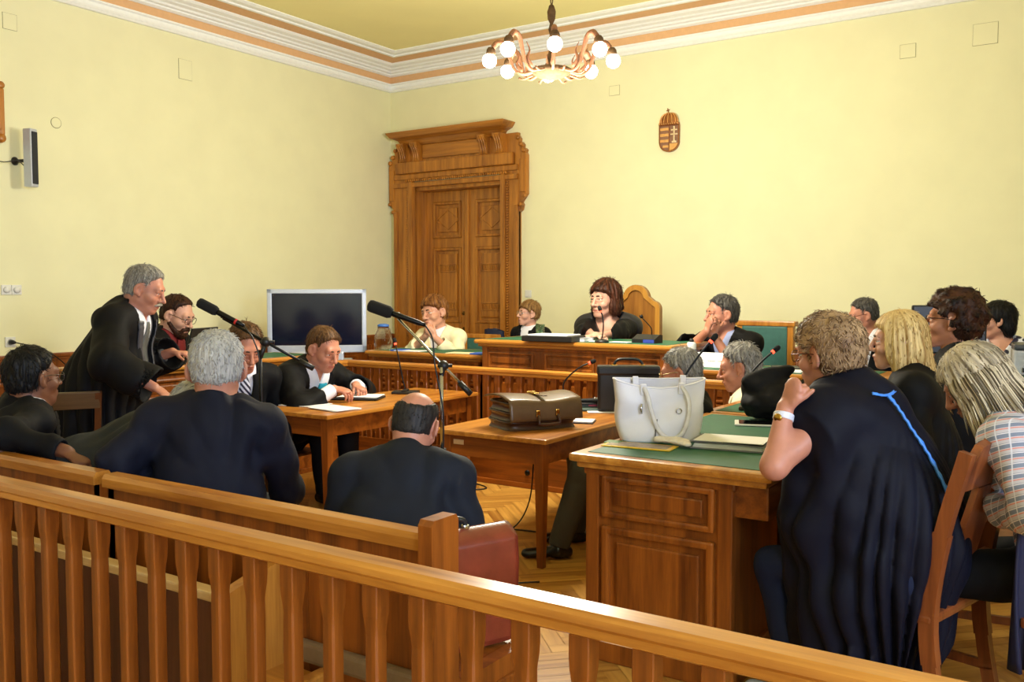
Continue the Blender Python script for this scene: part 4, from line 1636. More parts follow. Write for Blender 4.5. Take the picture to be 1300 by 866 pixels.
    def strip(p, name, mat, line, prims, wid, off=.006, thick=.006, back=False, n=18):
        """cloth strip laid on the garment along a line of chest coordinates (x,u)"""
        F, s, o = p.F2, p.s, p.j['C']
        q = bez([(x, u, 0) for x, u in line], n)
        k = len(q)
        b = MB()
        rows = []
        for i, c in enumerate(q):
            d = (q[min(i + 1, k - 1)] - q[max(i - 1, 0)]).normalized()
            nx, nu = -d.y, d.x
            w = wid(i / (k - 1)) if callable(wid) else wid
            rows.append([front_point(prims, F, o, (c.x + nx * w * e) * s, (c.y + nu * w * e) * s, off, back) for e in (-.5, -.17, .17, .5)])
        sg = -1 if back else 1
        vs = [v for r in rows for v in r] + [v - F.f * thick * sg for r in rows for v in r]
        m = k * 4
        fs = []
        for i in range(k - 1):
            for e in range(3):
                a = i * 4 + e
                fs.append((a, a + 1, a + 5, a + 4)); fs.append((a + m, a + 4 + m, a + 5 + m, a + 1 + m))
            for a, c in ((i * 4, i * 4 + 4), (i * 4 + 7, i * 4 + 3)):
                fs.append((a, c, c + m, a + m))
        for a in (0, (k - 1) * 4):
            for e in range(3):
                fs.append((a + e, a + e + 1, a + e + 1 + m, a + e + m))
        b.add([Vector(v) for v in vs], fs, 0, True)
        o_ = b.build(name, mat, p.root)
        return p

    def tie(p, mat, bottom=-.06, w=.075):
        pr = p.shirtprims
        p.strip('tie', mat, [(0, .155), (0, .10), (0, 0), (0, bottom)], pr, lambda t: .03 + (w - .03) * min(1, t * 1.4), .008)
        return p

    def lapels(p, mat, v=(-.10, .066), w=.07, name='lapel'):
        vb, vw = v
        for sx in (-1, 1):
            p.strip(name, mat, [(sx * (vw + .002), .165), (sx * (vw * .85 + .02), .10), (sx * (vw * .45 + .022), vb + (.16 - vb) * .42), (sx * .008, vb)], p.coatprims,
                    lambda t: w * (.55 + .6 * math.sin(PI * min(1, t * .8 + .15))) * (1 - t) ** .35 + .004, .006, .008)
        return p

    def trousers(p, mat, h=.009, name='trousers', fat=1.0, wr=.006):
        j, s = p.j, p.s
        pr = [cone(j['L'] + p.F1.at(0, 0, -.06) * s, j['P0'] + p.F1.at(0, 0, .0) * s, (.165 + p.fat) * s, (.175 + p.fat * .6) * s, .05, (p.F1.f, .74 + p.fat))]
        for sd in 'lr':
            pr += [cone(j['h' + sd], j['k' + sd], .098 * s * fat, .075 * s * fat, .04), cone(j['k' + sd], j['a' + sd] + V3(0, 0, -.01), .074 * s * fat, .06 * s * fat, .03, None, True)]
        f = Field(pr, h)
        p.wrinkle(f, wr, 8, 5)
        V, F = f.surface()
        fast_mesh(name, V, F, mat, p.root)
        return p

    def shoes(p, mat, h=.007, name='shoe'):
        j, s, B = p.j, p.s, p.B
        for sd in 'lr':
            a = j['a' + sd]
            fl = V3(a[0], a[1], .0)
            pr = [cone(fl + B.at(0, -.045, .04) * s, fl + B.at(0, .0, .045) * s, .036 * s, .04 * s, .03), cone(fl + B.at(0, .0, .045) * s, fl + B.at(0, .17, .03) * s, .042 * s, .036 * s, .03, (V3(0, 0, 1), .75)),
                  cone(fl + B.at(0, 0, .05) * s, fl + B.at(0, 0, .09) * s, .04 * s, .04 * s, .02)]
            f = Field(pr, h)
            f.keep(Prim('half', n=V3(0, 0, -1), c=-.004))
            V, F = f.surface()
            fast_mesh(name, V, F, mat, p.root)
        return p

    def robe_skirt(p, hem=.2, r=(.2, .30)):
        """skirt of a robe for a seated or standing wearer"""
        j, s = p.j, p.s
        o = []
        for sd in 'lr':
            k = j['k' + sd]; a = j['a' + sd]
            e = V3(a[0], a[1], hem)
            o += [cone(j['h' + sd], k, .13 * s, .10 * s, .08), cone(k, e, .105 * s, .12 * s, .07, None, True)]
        return o


def cloth(name, col, rough=.75, var=.12, sheen=.0, bump=.1, bscale=500, spec=.3):
    return plain(name, col, rough=rough, var=var, scale=9, bump=bump, bscale=bscale, spec=spec, sheen=sheen)


M_ROBE = cloth('black_robe', srgb(7, 7, 10), rough=.7, spec=.2)
M_NAVY = cloth('navy_suit', srgb(17, 19, 33), rough=.75, spec=.2)
M_CHAR = cloth('charcoal_suit', srgb(28, 30, 38), rough=.8, spec=.2)
M_BLKSUIT = cloth('black_suit', srgb(11, 12, 16), rough=.75, spec=.18)
M_SHIRT = cloth('white_shirt', srgb(226, 228, 240), rough=.7, var=.03)
M_SHOE = plain('black_shoe', srgb(16, 15, 15), rough=.3)
M_GREYT = cloth('grey_trousers', srgb(72, 70, 62), spec=.2)
# ------------------------------------------------------------------ the people in the courtroom
BACKHAIR = [(-.09, -.03), (-.03, -.012), (-.028, .014), (.0, .02), (.035, .03), (.05, .05), (.066, .075), (.078, .12)]
SWEPT = [(-.09, -.03), (-.03, -.01), (-.028, .014), (.0, .018), (.03, .024), (.055, .036), (.075, .052), (.09, .066), (.102, .085), (.112, .13)]
BANGS = [(-.12, -.01), (-.06, .0), (-.03, .008), (0, .02), (.03, .038), (.05, .058), (.062, .08), (.075, .13)]
GREENP = plain('tie_green_grey', srgb(92, 94, 92), rough=.5)


def old_man_robe():                                               # standing speaker
    p = Person('standing man in long black robe and grey tie, grey hair and moustache, reading aloud', (184, 367, 5.6), s=1.06, hs=1.08, torso=32, look=38, nod=22, lean=13, bend=8, fat=.05, tone='ruddy',
               stand=True, wr=W(196, 492, d=5.25), wl=W(219, 447, d=5.85), pr=(.6, -.5, -.2), pl=(-.3, -.3, -.8), hr=dict(n=(0, 0, -1), d=(.1, .8, -.5), curl=(20, 25, 20)), hl=dict(n=(0, 0, -1), d=(0, 1, -.1)), chub=.012, nose=1.2)
    p.body().brows('grey').hair('grey', t=.011, line=SWEPT, amp=.003, freq=14)
    p.shirt(M_SHIRT).tie(GREENP, -.30, .085)
    p.coat(cloth('grey_jacket', srgb(58, 58, 62)), g=.014, v=(-.34, .075), wr=.004, name='jacket', hollow=False, end=.06)
    j, s = p.j, p.s
    hem = .12
    sk = [cone(j['P0'] + p.B.at(0, -.02, .05), V3(j['P0'][0], j['P0'][1], hem) + p.B.at(0, -.10, 0), .27, .36, .09, (p.B.f, .85), True)]
    p.coat(M_ROBE, g=.042, sl=(.09, .10, .105, .11), name='robe', v=(-.46, .10), wr=.013, end=.015, collar=.055, skirt=sk, folds=.022, freq=6, h=.009)
    p.strip('robe_lapel', plain('grey_satin', srgb(70, 70, 76), rough=.4), [(.105, .165), (.10, .10), (.07, -.05), (.055, -.2)], p.coatprims, .035, .004)
    p.strip('robe_lapel', plain('grey_satin', srgb(70, 70, 76), rough=.4), [(-.105, .165), (-.10, .10), (-.07, -.05), (-.055, -.2)], p.coatprims, .035, .004)
    b = MB(); b.tube([p.HP(-.034, .090, -.062), p.HP(-.014, .104, -.051), p.HP(.014, .104, -.051), p.HP(.034, .090, -.062)], [.005, .0115, .0115, .005], 8, flat=.8); b.build('moustache', plain('moustache_grey', srgb(168, 160, 148), rough=.7), p.root)
    p.shoes(M_SHOE)
    pen = MB(); c = W(205, 502, d=5.2)
    return p


def bearded_clerk():
    p = Person('bearded man with glasses and dark red jabot typing on a laptop at the left desk', (225, 400, 7.35), s=1.12, hs=1.16, torso=24, look=20, nod=24, lean=14, tone='pale', floor=.2,
               wr=W(219, 459, d=6.95), wl=W(232, 455, d=7.15), fat=.03)
    p.body().brows('brown').hair('darkbrown', t=.008, line=[(-.09, -.03), (-.03, -.01), (-.028, .016), (.0, .02), (.03, .02), (.06, .03), (.085, .045), (.1, .07), (.11, .09)], amp=.002).glasses()
    bd = [ell(Vector(p.HP(0, .068, -.098)), [.042 * p.hs, .040 * p.hs, .036 * p.hs], p.H.rows(), .02)]
    for sx in (-1, 1): bd += [cone(p.HP(sx * .062, .008, -.05), p.HP(sx * .03, .064, -.098), .015 * p.hs, .021 * p.hs, .02), cone(p.HP(sx * .032, .082, -.085), p.HP(sx * .028, .092, -.06), .012 * p.hs, .010 * p.hs, .015), cone(p.HP(sx * .028, .092, -.06), p.HP(0, .103, -.052), .0095 * p.hs, .009 * p.hs, .012)]
    V, F = Field(bd, .005).push(lambda P: .004 * vnoise(P * 160, 3)).surface()
    fast_mesh('beard', V, F, hair_mat('hair_darkbrown', *HAIRS['darkbrown']), p.root, None, .5 + .4 * vnoise(V * 200, 2))
    p.shirt(cloth('wine_red', srgb(110, 26, 30)), collar=False, g=.008)
    p.strip('jabot', cloth('wine_red', srgb(110, 26, 30)), [(0, .16), (0, .08), (0, -.12)], p.shirtprims, lambda t: .09 + .06 * t, .02)
    p.coat(M_ROBE, g=.03, sl=(.075, .075, .075, .075), name='robe', v=(-.24, .10), wr=.01, end=.12)
    for sd in 'lr':
        pr = p.arm(sd, (.05, .045, .052, .05), True, .03, .015)[1:]
        V, F = Field(pr, .007).surface(); fast_mesh('cuff', V, F, M_SHIRT, p.root)
    p.trousers(M_BLKSUIT); return p


def man_left():
    p = Person('dark haired man in black suit at the left edge, arm resting on the pew', (42, 479, 4.15), s=1.06, hs=1.03, neck=-.03, shrug=.03, torso=70, look=92, nod=2, lean=4, roll=6, tone='brown',
               wr=W(84, 574, d=3.62), wl=W(2, 586, d=3.5), pr=(.3, -1, .2), pl=(-1, -.3, .2), hl=dict(n=(0, -.3, -1), d=(.8, -.2, -.15), curl=(18, 25, 20)), hr=dict(n=(0, 0, -1), d=(.75, .5, -.35), curl=(18, 25, 20)))
    p.body().brows('black').hair('black', t=.014, line=SWEPT, amp=.005, freq=11).glasses((.1, .09, .08, 1), name='grey')
    p.shirt(M_SHIRT, stand=.055).coat(M_BLKSUIT, v=(-.1, .085), wr=.012).lapels(M_BLKSUIT, (-.1, .085)).trousers(M_BLKSUIT).shoes(M_SHOE); return p


def hunched():
    p = Person('hunched grey haired man in dark charcoal jacket bowing low between two neighbours', (246, 524, 3.95), s=1.12, hs=1.0, torso=60, look=66, nod=50, lean=10, bend=52, tone='fair', neck=-.01,
               wr=(.22, .42, .08), wl=(-.2, .42, .08))
    p.body().hair('white', t=.010, amp=.004, freq=12)
    p.shirt(M_SHIRT).coat(cloth('dark_grey_suit', srgb(33, 36, 38), rough=.8), wr=.012, h=.008).trousers(M_CHAR).shoes(M_SHOE); return p


def grey_navy():
    p = Person('grey haired man in navy pinstripe suit seen from behind, elbow over the pew back', (275, 469, 3.58), s=1.08, hs=1.12, neck=-.018, torso=128, look=139, nod=4, lean=12, roll=4, tone='ruddy', fat=.015, shrug=.01,
               wl=W(205, 606, d=3.65), xl=W(150, 584, d=3.4), wr=(.22, .40, .0), pr=(.8, -.6, -.2), nose=1)
    p.body().hair('white', t=.011, line=BACKHAIR, amp=.0028, freq=15, nape=-.05, wl_=.014, wisps=1500)
    p.shirt(cloth('blue_shirt', srgb(150, 160, 200), var=.04)).coat(M_NAVY, wr=.015, h=.008, g=.026, collar=.055, sl=(.072, .064, .06, .05)).trousers(M_CHAR).shoes(M_SHOE); return p


def bald_navy():
    p = Person('balding man in dark navy suit seen from behind, at the end of the pew', (527, 540, 3.35), s=.98, hs=1.02, torso=118, look=112, nod=22, tilt=6, lean=26, bend=12, tone='ruddy', fat=.02, shrug=.0,
               wl=(-.12, .40, .10), wr=(.14, .42, .10))
    p.body().hair('nearblack', t=.007, line=BACKHAIR, amp=.0015, nape=-.06, bald=((0, -.04, .1), .066), wl_=.008, wisps=350)
    p.shirt(cloth('blue_shirt', srgb(150, 160, 200), var=.04)).coat(cloth('dark_navy_suit', srgb(24, 28, 38), rough=.75, spec=.2), wr=.012, h=.008, g=.028, collar=.05, sl=(.072, .064, .06, .05)).trousers(M_CHAR).shoes(M_SHOE); return p


def brown_striped():
    p = Person('brown haired man bowing his head, striped tie, half hidden behind the grey haired man', (311, 441, 6.1), s=1.14, hs=1.12, torso=-22, look=-18, nod=28, lean=14, tone='ruddy', wr=(.15, .32, .2), wl=(-.15, .32, .2))
    p.body().brows('brown').hair('brown', t=.013, line=SWEPT, amp=.004)
    m, nt, pb = nmat('striped_tie'); MATS['striped_tie'] = m
    tc = nt.nodes.new('ShaderNodeTexCoord'); wv = nt.nodes.new('ShaderNodeTexWave'); wv.inputs['Scale'].default_value = 14; wv.bands_direction = 'DIAGONAL'
    lnk(nt, tc, 'Object', wv, 'Vector'); r = nt.nodes.new('ShaderNodeValToRGB'); r.color_ramp.interpolation = 'CONSTANT'
    r.color_ramp.elements[0].color = srgb(30, 34, 60); r.color_ramp.elements[1].color = srgb(200, 204, 224); r.color_ramp.elements[1].position = .5
    lnk(nt, wv, 'Fac', r, 'Fac'); lnk(nt, r, 'Color', pb, 'Base Color')
    p.shirt(M_SHIRT).tie(m, -.12, .1).coat(M_BLKSUIT, g=.024, v=(-.16, .075)).lapels(M_BLKSUIT, (-.16, .075)).trousers(M_BLKSUIT).shoes(M_SHOE); return p


def jabot_man():
    p = Person('man in black robe with turquoise jabot bent over papers at the light oak table', (411, 443, 6.55), s=1.14, hs=1.1, torso=0, look=-2, nod=24, tilt=0, lean=24, bend=12, tone='ruddy', fat=.01,
               wr=W(424, 494, d=6.45), wl=W(452, 489, d=6.75), pr=(.8, -.3, -.3), pl=(-.8, -.3, -.3), hr=dict(n=(-.2, 0, -1), d=(-.35, .9, -.15), curl=(30, 35, 20)), hl=dict(n=(.2, 0, -1), d=(.3, .9, -.25), curl=(35, 45, 25)))
    p.body().brows('brown').hair('brown', t=.011, line=SWEPT, amp=.003)
    p.shirt(M_SHIRT, cuffs=False)
    p.strip('jabot', cloth('turquoise', srgb(22, 140, 170), rough=.5), [(.0, .15), (.0, .07), (.0, -.10)], p.shirtprims, lambda t: .06 + .06 * t, .04, .012)
    p.coat(M_ROBE, g=.034, sl=(.082, .085, .085, .08), name='robe', v=(-.16, .095), wr=.013, end=.10)
    for sd in 'lr':
        pr = p.arm(sd, (.05, .045, .045, .043), True, .03, .012)[1:]
        V, F = Field(pr, .006).surface(); fast_mesh('cuff', V, F, M_SHIRT, p.root)
    for sx in (-1, 1): p.strip('robe_piping', cloth('turquoise', srgb(22, 140, 170), rough=.5), [(sx * .15, .10), (sx * .155, .02), (sx * .14, -.05)], p.coatprims, .008, .004, .003)
    p.trousers(M_BLKSUIT).shoes(M_SHOE); return p


def cream_woman():
    w1, w2 = W(551, 428, d=8.5), W(541, 426, d=8.55)
    p = Person('woman with short tawny hair in cream jacket, hands clasped under her chin', (551, 397, 8.9), s=1.15, hs=1.14, torso=-82, look=-94, nod=6, tilt=8, lean=16, fem=True, tone='fair', floor=.2,
               wr=w2, wl=w1, pr=(.7, .4, -.9), pl=(-.7, .4, -.9), hl=dict(d=(.5, .3, .8), n=(.3, -1, 0), curl=(50, 60, 30)), hr=dict(d=(-.5, .3, .8), n=(-.3, -1, 0), curl=(50, 60, 30)), fat=.02)
    p.body().brows('tawny').hair('ginger', t=.020, line=BANGS, amp=.006, freq=7, nape=-.065)
    c = cloth('cream_jacket', srgb(236, 226, 190), var=.05)
    p.coat(c, g=.022, sl=(.068, .062, .06, .058), wr=.010, v=(-.02, .06), end=.07).shirt(M_SHIRT, collar=False); p.trousers(c, name='skirt'); return p


def dark_jacket_woman():
    p = Person('woman with short blonde hair and glasses in dark jacket beside the judge bench', (671, 398, 9.2), s=1.0, hs=1.02, torso=-95, look=-122, nod=-2, tilt=-4, lean=4, fem=True, tone='pale', floor=.2, wr=(.1, .3, .1), wl=(-.1, .3, .1))
    p.body().brows('tawny').hair('sandy', t=.019, line=BANGS, amp=.005, nape=-.06).glasses((.3, .3, .3, 1), name='silver')
    p.shirt(M_SHIRT, collar=False).coat(M_BLKSUIT, v=(-.06, .07)).lapels(M_BLKSUIT, (-.06, .07), .05).trousers(M_BLKSUIT); return p


def judge():
    hl, hr = W(747, 430, d=7.35), W(757, 430, d=7.3)
    p = Person('presiding woman with auburn bob in black robe with wide collar at the tall bench', (768, 380, 8.0), s=1.16, hs=1.14, torso=-72, look=-106, nod=4, lean=10, fem=True, tone='pale', floor=.35, wr=hr, wl=hl, chub=.008,
               hl=dict(d=(.7, .6, 0), n=(0, 0, -1), curl=(30, 30, 20)), hr=dict(d=(-.7, .5, 0), n=(0, 0, -1), curl=(30, 30, 20)), fat=.03, pr=(1, -.2, -.5), pl=(-1, -.2, -.5))
    E = lambda c, r: ell(Vector(p.HP(*c)), [q * p.hs for q in r], p.H.rows(), .03)
    p.body().brows('auburn').hair('auburn', t=.024, line=BANGS, amp=.006, nape=-.1, freq=8, extra=[E((-.082, -.005, -.05), (.030, .052, .068)), E((.082, -.005, -.05), (.030, .052, .068)), E((0, -.075, -.05), (.085, .045, .07))], ears=False)
    p.coat(M_ROBE, g=.034, sl=(.08, .09, .10, .10), name='robe', v=(.0, .08), wr=.010, end=.06)
    pr = p.torso(.048)
    f = Field(pr, .008); p.wrinkle(f, .004, 8, 2)
    p.carve(f, lambda x, y, z: np.maximum(np.minimum((z - .02) / .14 * .08 - np.abs(x), y), .045 - z - np.abs(x) * .05)); f.cut(cone(p.j['N'] + p.F2.at(0, .01, 0), p.j['N'] + p.F2.at(0, .02, .16), .078, .09), .01)
    V, F = f.surface(); fast_mesh('robe_collar', V, F, plain('robe_satin', srgb(20, 20, 28), rough=.5), p.root)
    return p


def thinking_judge():
    w1 = W(905, 424, d=7.05)
    p = Person('dark grey haired man in black robe covering his mouth with his hand', (916, 399, 7.3), s=1.1, hs=1.1, torso=-98, look=-136, nod=4, lean=16, tone='ruddy', floor=.2, wr=W(898, 420, d=7.0), wl=w1,
               pr=(.9, .3, -.8), pl=(-.3, .6, -.9), hr=dict(d=(-.4, .2, .9), n=(-.6, -.7, .2), curl=(45, 55, 30)), hl=dict(d=(.1, -.3, 1), n=(.2, -1, 0), curl=(40, 40, 25)))
    p.body().brows('darkgrey').hair('darkgrey', t=.013, line=SWEPT, amp=.004, freq=10)
    p.shirt(cloth('blue_shirt', srgb(150, 160, 200), var=.04)).coat(M_ROBE, g=.032, sl=(.078, .085, .10, .11), name='robe', v=(-.1, .07), end=.2, wr=.011); return p


def man_behind_bag():  # quiff in front
    p = Person('grey haired man with glasses behind the white tote bag, grey trousered legs stretched out', (864, 473, 5.2), s=1.02, hs=1.06, torso=213, look=195, nod=14, lean=-22, bend=24, tone='ruddy', fat=.02,
               wr=(.18, .3, .12), wl=(-.18, .3, .12), feet=((-.04, .66), (.10, .55)), legs=(.54, .43))
    p.body().brows('grey').hair('grey', t=.013, line=SWEPT, amp=.004, freq=11).glasses((.35, .27, .12, 1), name='gold')
    p.shirt(M_SHIRT).coat(M_BLKSUIT).trousers(M_GREYT, h=.007, fat=1.08).shoes(M_SHOE); return p


def cream_man():
    p = Person('grey haired man in cream jacket with orange tie looking down at the second desk', (939, 466, 5.75), s=1.1, hs=1.1, torso=190, look=197, nod=14, lean=-4, bend=10, tone='ruddy', wr=(.2, .34, .14), wl=(-.2, .34, .14))
    p.body().brows('grey').hair('grey', t=.012, line=SWEPT, amp=.004, freq=10)
    c = cloth('cream_suit', srgb(222, 214, 190), var=.04)
    p.shirt(cloth('pale_blue_shirt', srgb(176, 190, 226), var=.03)).tie(plain('orange_tie', srgb(214, 74, 30), rough=.5)).coat(c, wr=.008).lapels(c).trousers(c).shoes(M_SHOE); return p


def robed_woman():                                               # the large figure at the right
    hw = W(997, 517, d=3.04)
    p = Person('woman with short tawny hair and glasses in black robe tinted daylight blue, cheek on her fist', (1052, 449, 3.22), s=1.05, hs=1.03, torso=165, look=160, nod=6, tilt=-5, lean=20, bend=2, fem=True, tone='ruddy', fat=.04, nose=1.1,
               wl=hw, xl=W(983, 592, d=2.98), wr=(.15, .35, .12), feet=((-.02, .26), (.12, .28)), legs=(.37, .42), hl=dict(d=(.10, -.35, .95), n=(.9, -.2, -.2), curl=(62, 70, 40), thumb=.5))
    p.body(.005).brows('tawny').hair('tawny', t=.022, line=[(-.1, -.03), (-.03, -.012), (-.02, .012), (.0, .03), (.03, .05), (.05, .08), (.06, .13)], amp=.005, freq=7, nape=-.066, h=.0045, curl=22, wisps=2200, wl_=.02).glasses((.12, .04, .03, 1), name='tortoise')
    j, s, B = p.j, p.s, p.B
    hem = .13
    hp = j['P0']
    ax = V3(-.705, 3.31, 0) - p.root_loc
    at = lambda z: V3(ax[0], ax[1], z)
    e = j['el']
    sk = [cone(j['C'] + B.at(-.02, .02, .05), at(.86), .18, .235, .12), cone(at(.86), at(.45), .235, .245, .08), cone(at(.5), at(hem), .245, .225, .08, None, True),
          cone(j['sl'], j['sl'] + B.f * .05 + V3(0, 0, -.34), .09, .10, .12), cone(hp + B.at(.05, 0, .1), at(.4), .19, .2, .1)]
    bl = cloth('daylit_black_robe', srgb(4, 6, 24), rough=.7, bump=.15, spec=.22)  # black robe, with the blue daylight sheen mixed into its base colour
    keep_arm = p.arm
    def arm_part(sd, r, cut=False, k=.03, end=0.0):
        if sd == 'l' and cut:
            return [cone(j['sl'], j['sl'] * .7 + e * .3, r[0] * s, r[1] * s, k, None, True)]
        return keep_arm(sd, r, cut, k, end)
    p.arm = arm_part
    p.coat(bl, g=.03, sl=(.085, .095, .095, .10), name='robe', v=None, wr=.018, end=.06, skirt=sk, folds=.024, freq=6, h=.0075, hollow=False, collar=.06)
    p.arm = keep_arm
    pip = plain('light_blue_piping', srgb(70, 140, 240), rough=.4)
    p.strip('robe_piping', pip, [(-.10, .15), (-.06, .137), (-.02, .137), (.04, .15)], p.coatprims, .009, .006, .006, back=True)
    p.strip('robe_piping', pip, [(-.045, .137), (-.03, .06), (-.008, -.06), (.0, -.2)], p.coatprims, .008, .010, .008, back=True, n=30)
    b = MB()
    ax = unit(j['wl'] - j['el']); c = j['wl'] - ax * .035
    r_, u_, _ = frame_of(Vector(ax))
    pts = [Vector(c) + (r_ * math.cos(a) + u_ * math.sin(a)) * .0315 for a in [2 * PI * i / 20 for i in range(20)]]
    for k in range(-2, 3): b.tube([q + Vector(ax) * k * .0042 for q in pts], .0032, 6, closed=True)
    wch = b.build('watch', plain('white_watch_strap', srgb(220, 222, 236), rough=.4), p.root)
    fc = -p.B.r
    b = MB(); b.lathe([(.013, 0), (.015, .002), (.015, .006), (.012, .008)], 16, Vector(c + fc * .030), 0, frame_rot(fc)); b.build('dial', M_BRASS, wch)
    # bare calf, jeans hem and light shoe under the desk
    p.trousers(cloth('dark_jeans', srgb(20, 28, 52), spec=.2), h=.01, fat=.82).shoes(plain('pale_shoe', srgb(190, 196, 214), rough=.5))
    return p


def frame_rot(d):
    s_, u_, d_ = frame_of(Vector(d))
    return Matrix((s_, u_, d_)).transposed()


def blonde_woman():
    p = Person('woman with long straight blonde hair in black robe between two seated colleagues', (1140, 433, 3.9), s=1.0, hs=1.0, torso=188, look=194, nod=4, lean=12, bend=4, fem=True, tone='pale', wr=(.15, .36, .14), wl=(-.15, .36, .14))
    H = p.H
    E = lambda c, r: ell(Vector(p.HP(*c)), [q * p.hs for q in r], H.rows(), .03)
    fall = [p.HP(-.03, -.08, -.02), p.HP(-.05, -.125, -.14), p.HP(-.07, -.19, -.30)]
    p.body(.005).brows('tawny').hair('blonde', t=.016, line=[(-.12, -.02), (-.06, .0), (-.03, .03), (0, .046), (.03, .055), (.05, .066), (.07, .085), (.085, .12)], amp=.004, freq=9, nape=-.14, long=True, h=.0048,
                                     extra=[E((-.074, .002, -.035), (.028, .052, .085)), E((.074, .002, -.035), (.028, .052, .085)), E((0, -.08, -.06), (.07, .045, .08)),
                                            cone(p.HP(0, -.085, -.05), p.HP(0, -.115, -.17), .075, .07, .03, (H.f, .5)), cone(p.HP(0, -.115, -.17), p.HP(0, -.16, -.30), .07, .045, .03, (H.f, .4)),
                                            cone(p.HP(-.072, .0, -.08), p.HP(-.085, .015, -.19), .03, .016, .02)])
    random.seed(3)
    L = []
    for i in range(230):
        a = random.uniform(-1.9, 1.9); ph = random.uniform(.0, .5)
        x0, y0 = math.sin(a) * .083, -math.cos(a) * .103
        r0 = p.HP(math.sin(a) * .05, -.012 - math.cos(a) * .05, .118 - .01 * ph)
        r1 = p.HP(x0 * 1.02, -.012 + y0, .03); r2 = p.HP(x0 * 1.0, -.02 + y0, -.07)
        ln = random.uniform(.24, .52)
        r3 = p.HP(x0 * .85, -.05 + y0 * 1.0, -.07 - ln * .55); r4 = p.HP(x0 * .75 + random.uniform(-.02, .02), -.085 + y0 * 1.0 + random.uniform(-.02, .02), -.07 - ln)
        if y0 > .02: r3, r4 = p.HP(x0 * .95, -.012 + y0, -.14), p.HP(x0 * .95, y0 + .0, -.20)
        L.append(([r0, r1, r2, r3, r4], random.uniform(.002, .004)))
    p.locks('blonde', L)
    p.shirt(M_SHIRT, collar=False).coat(M_ROBE, g=.03, sl=(.08, .085, .085, .09), name='robe', wr=.012, skirt=p.robe_skirt(.15), folds=.02, freq=6, h=.0085, v=(-.04, .06)); p.shoes(M_SHOE)
    p.strip('robe_piping', plain('dull_blue_piping', srgb(40, 52, 84), rough=.5), [(.10, .11), (.11, .03), (.10, -.08), (.06, -.16)], p.coatprims, .006, .006, .004, back=True)
    return p


def curly_man():
    p = Person('curly dark haired man with glasses looking left in front of the black monitor', (1209, 408, 4.7), s=1.05, hs=1.12, torso=186, look=186, nod=-3, lean=2, tone='tan', wr=(.15, .36, .12), wl=(-.15, .36, .12), nose=1.3)
    p.body(.005).brows('black').hair('darkbrown', t=.032, line=[(-.1, -.03), (-.03, -.02), (-.02, .0), (.0, .012), (.03, .04), (.055, .07), (.07, .12)], amp=.014, curl=30, nape=-.085).glasses((.02, .02, .02, 1), r=.018)
    p.shirt(cloth('pale_blue_shirt', srgb(176, 190, 226), var=.03)).coat(M_BLKSUIT, name='robe', g=.03).trousers(M_BLKSUIT).shoes(M_SHOE)
    return p


def man_right():
    p = Person('man with receding grey hair and glasses, only his forehead showing above the blonde woman', (1096, 400, 6.9), s=1.0, hs=1.02, torso=-95, look=-152, nod=16, lean=8, tone='ruddy', floor=.2, wr=(.15, .34, .14), wl=(-.15, .34, .14))
    p.body(.006).brows('grey').hair('darkgrey', t=.009, line=[(-.09, -.03), (-.03, -.012), (-.028, .014), (.0, .02), (.035, .02), (.05, .025), (.07, .045), (.09, .065), (.1, .09)], amp=.003).glasses((.1, .03, .03, 1), name='dark_red')
    p.shirt(M_SHIRT).coat(M_BLKSUIT).trousers(M_BLKSUIT).shoes(M_SHOE); return p


def dotted_woman():
    p = Person('black haired woman in dotted blouse behind the monitor at the right edge', (1266, 407, 6.6), s=1.0, hs=1.05, torso=-98, look=-170, nod=6, lean=8, fem=True, tone='fair', floor=.2, wr=(.15, .34, .14), wl=(-.15, .34, .14))
    E = lambda c, r: ell(Vector(p.HP(*c)), [q * p.hs for q in r], p.H.rows(), .03)
    m, nt, pb = nmat('dotted_blouse'); MATS['dotted_blouse'] = m
    tc = nt.nodes.new('ShaderNodeTexCoord'); vo = nt.nodes.new('ShaderNodeTexVoronoi'); vo.inputs['Scale'].default_value = 22
    lnk(nt, tc, 'Object', vo, 'Vector'); r = nt.nodes.new('ShaderNodeValToRGB'); r.color_ramp.interpolation = 'CONSTANT'
    r.color_ramp.elements[0].color = srgb(24, 26, 60); r.color_ramp.elements[1].color = srgb(226, 228, 240); r.color_ramp.elements[1].position = .45
    lnk(nt, vo, 'Distance', r, 'Fac'); lnk(nt, r, 'Color', pb, 'Base Color')
    p.body(.006).hair('black', t=.020, line=BANGS, amp=.004, nape=-.11, extra=[E((0, -.06, -.06), (.085, .05, .07))], ears=False)
    p.coat(m, name='blouse', g=.02, v=(.06, .06)).trousers(M_BLKSUIT).shoes(M_SHOE); return p


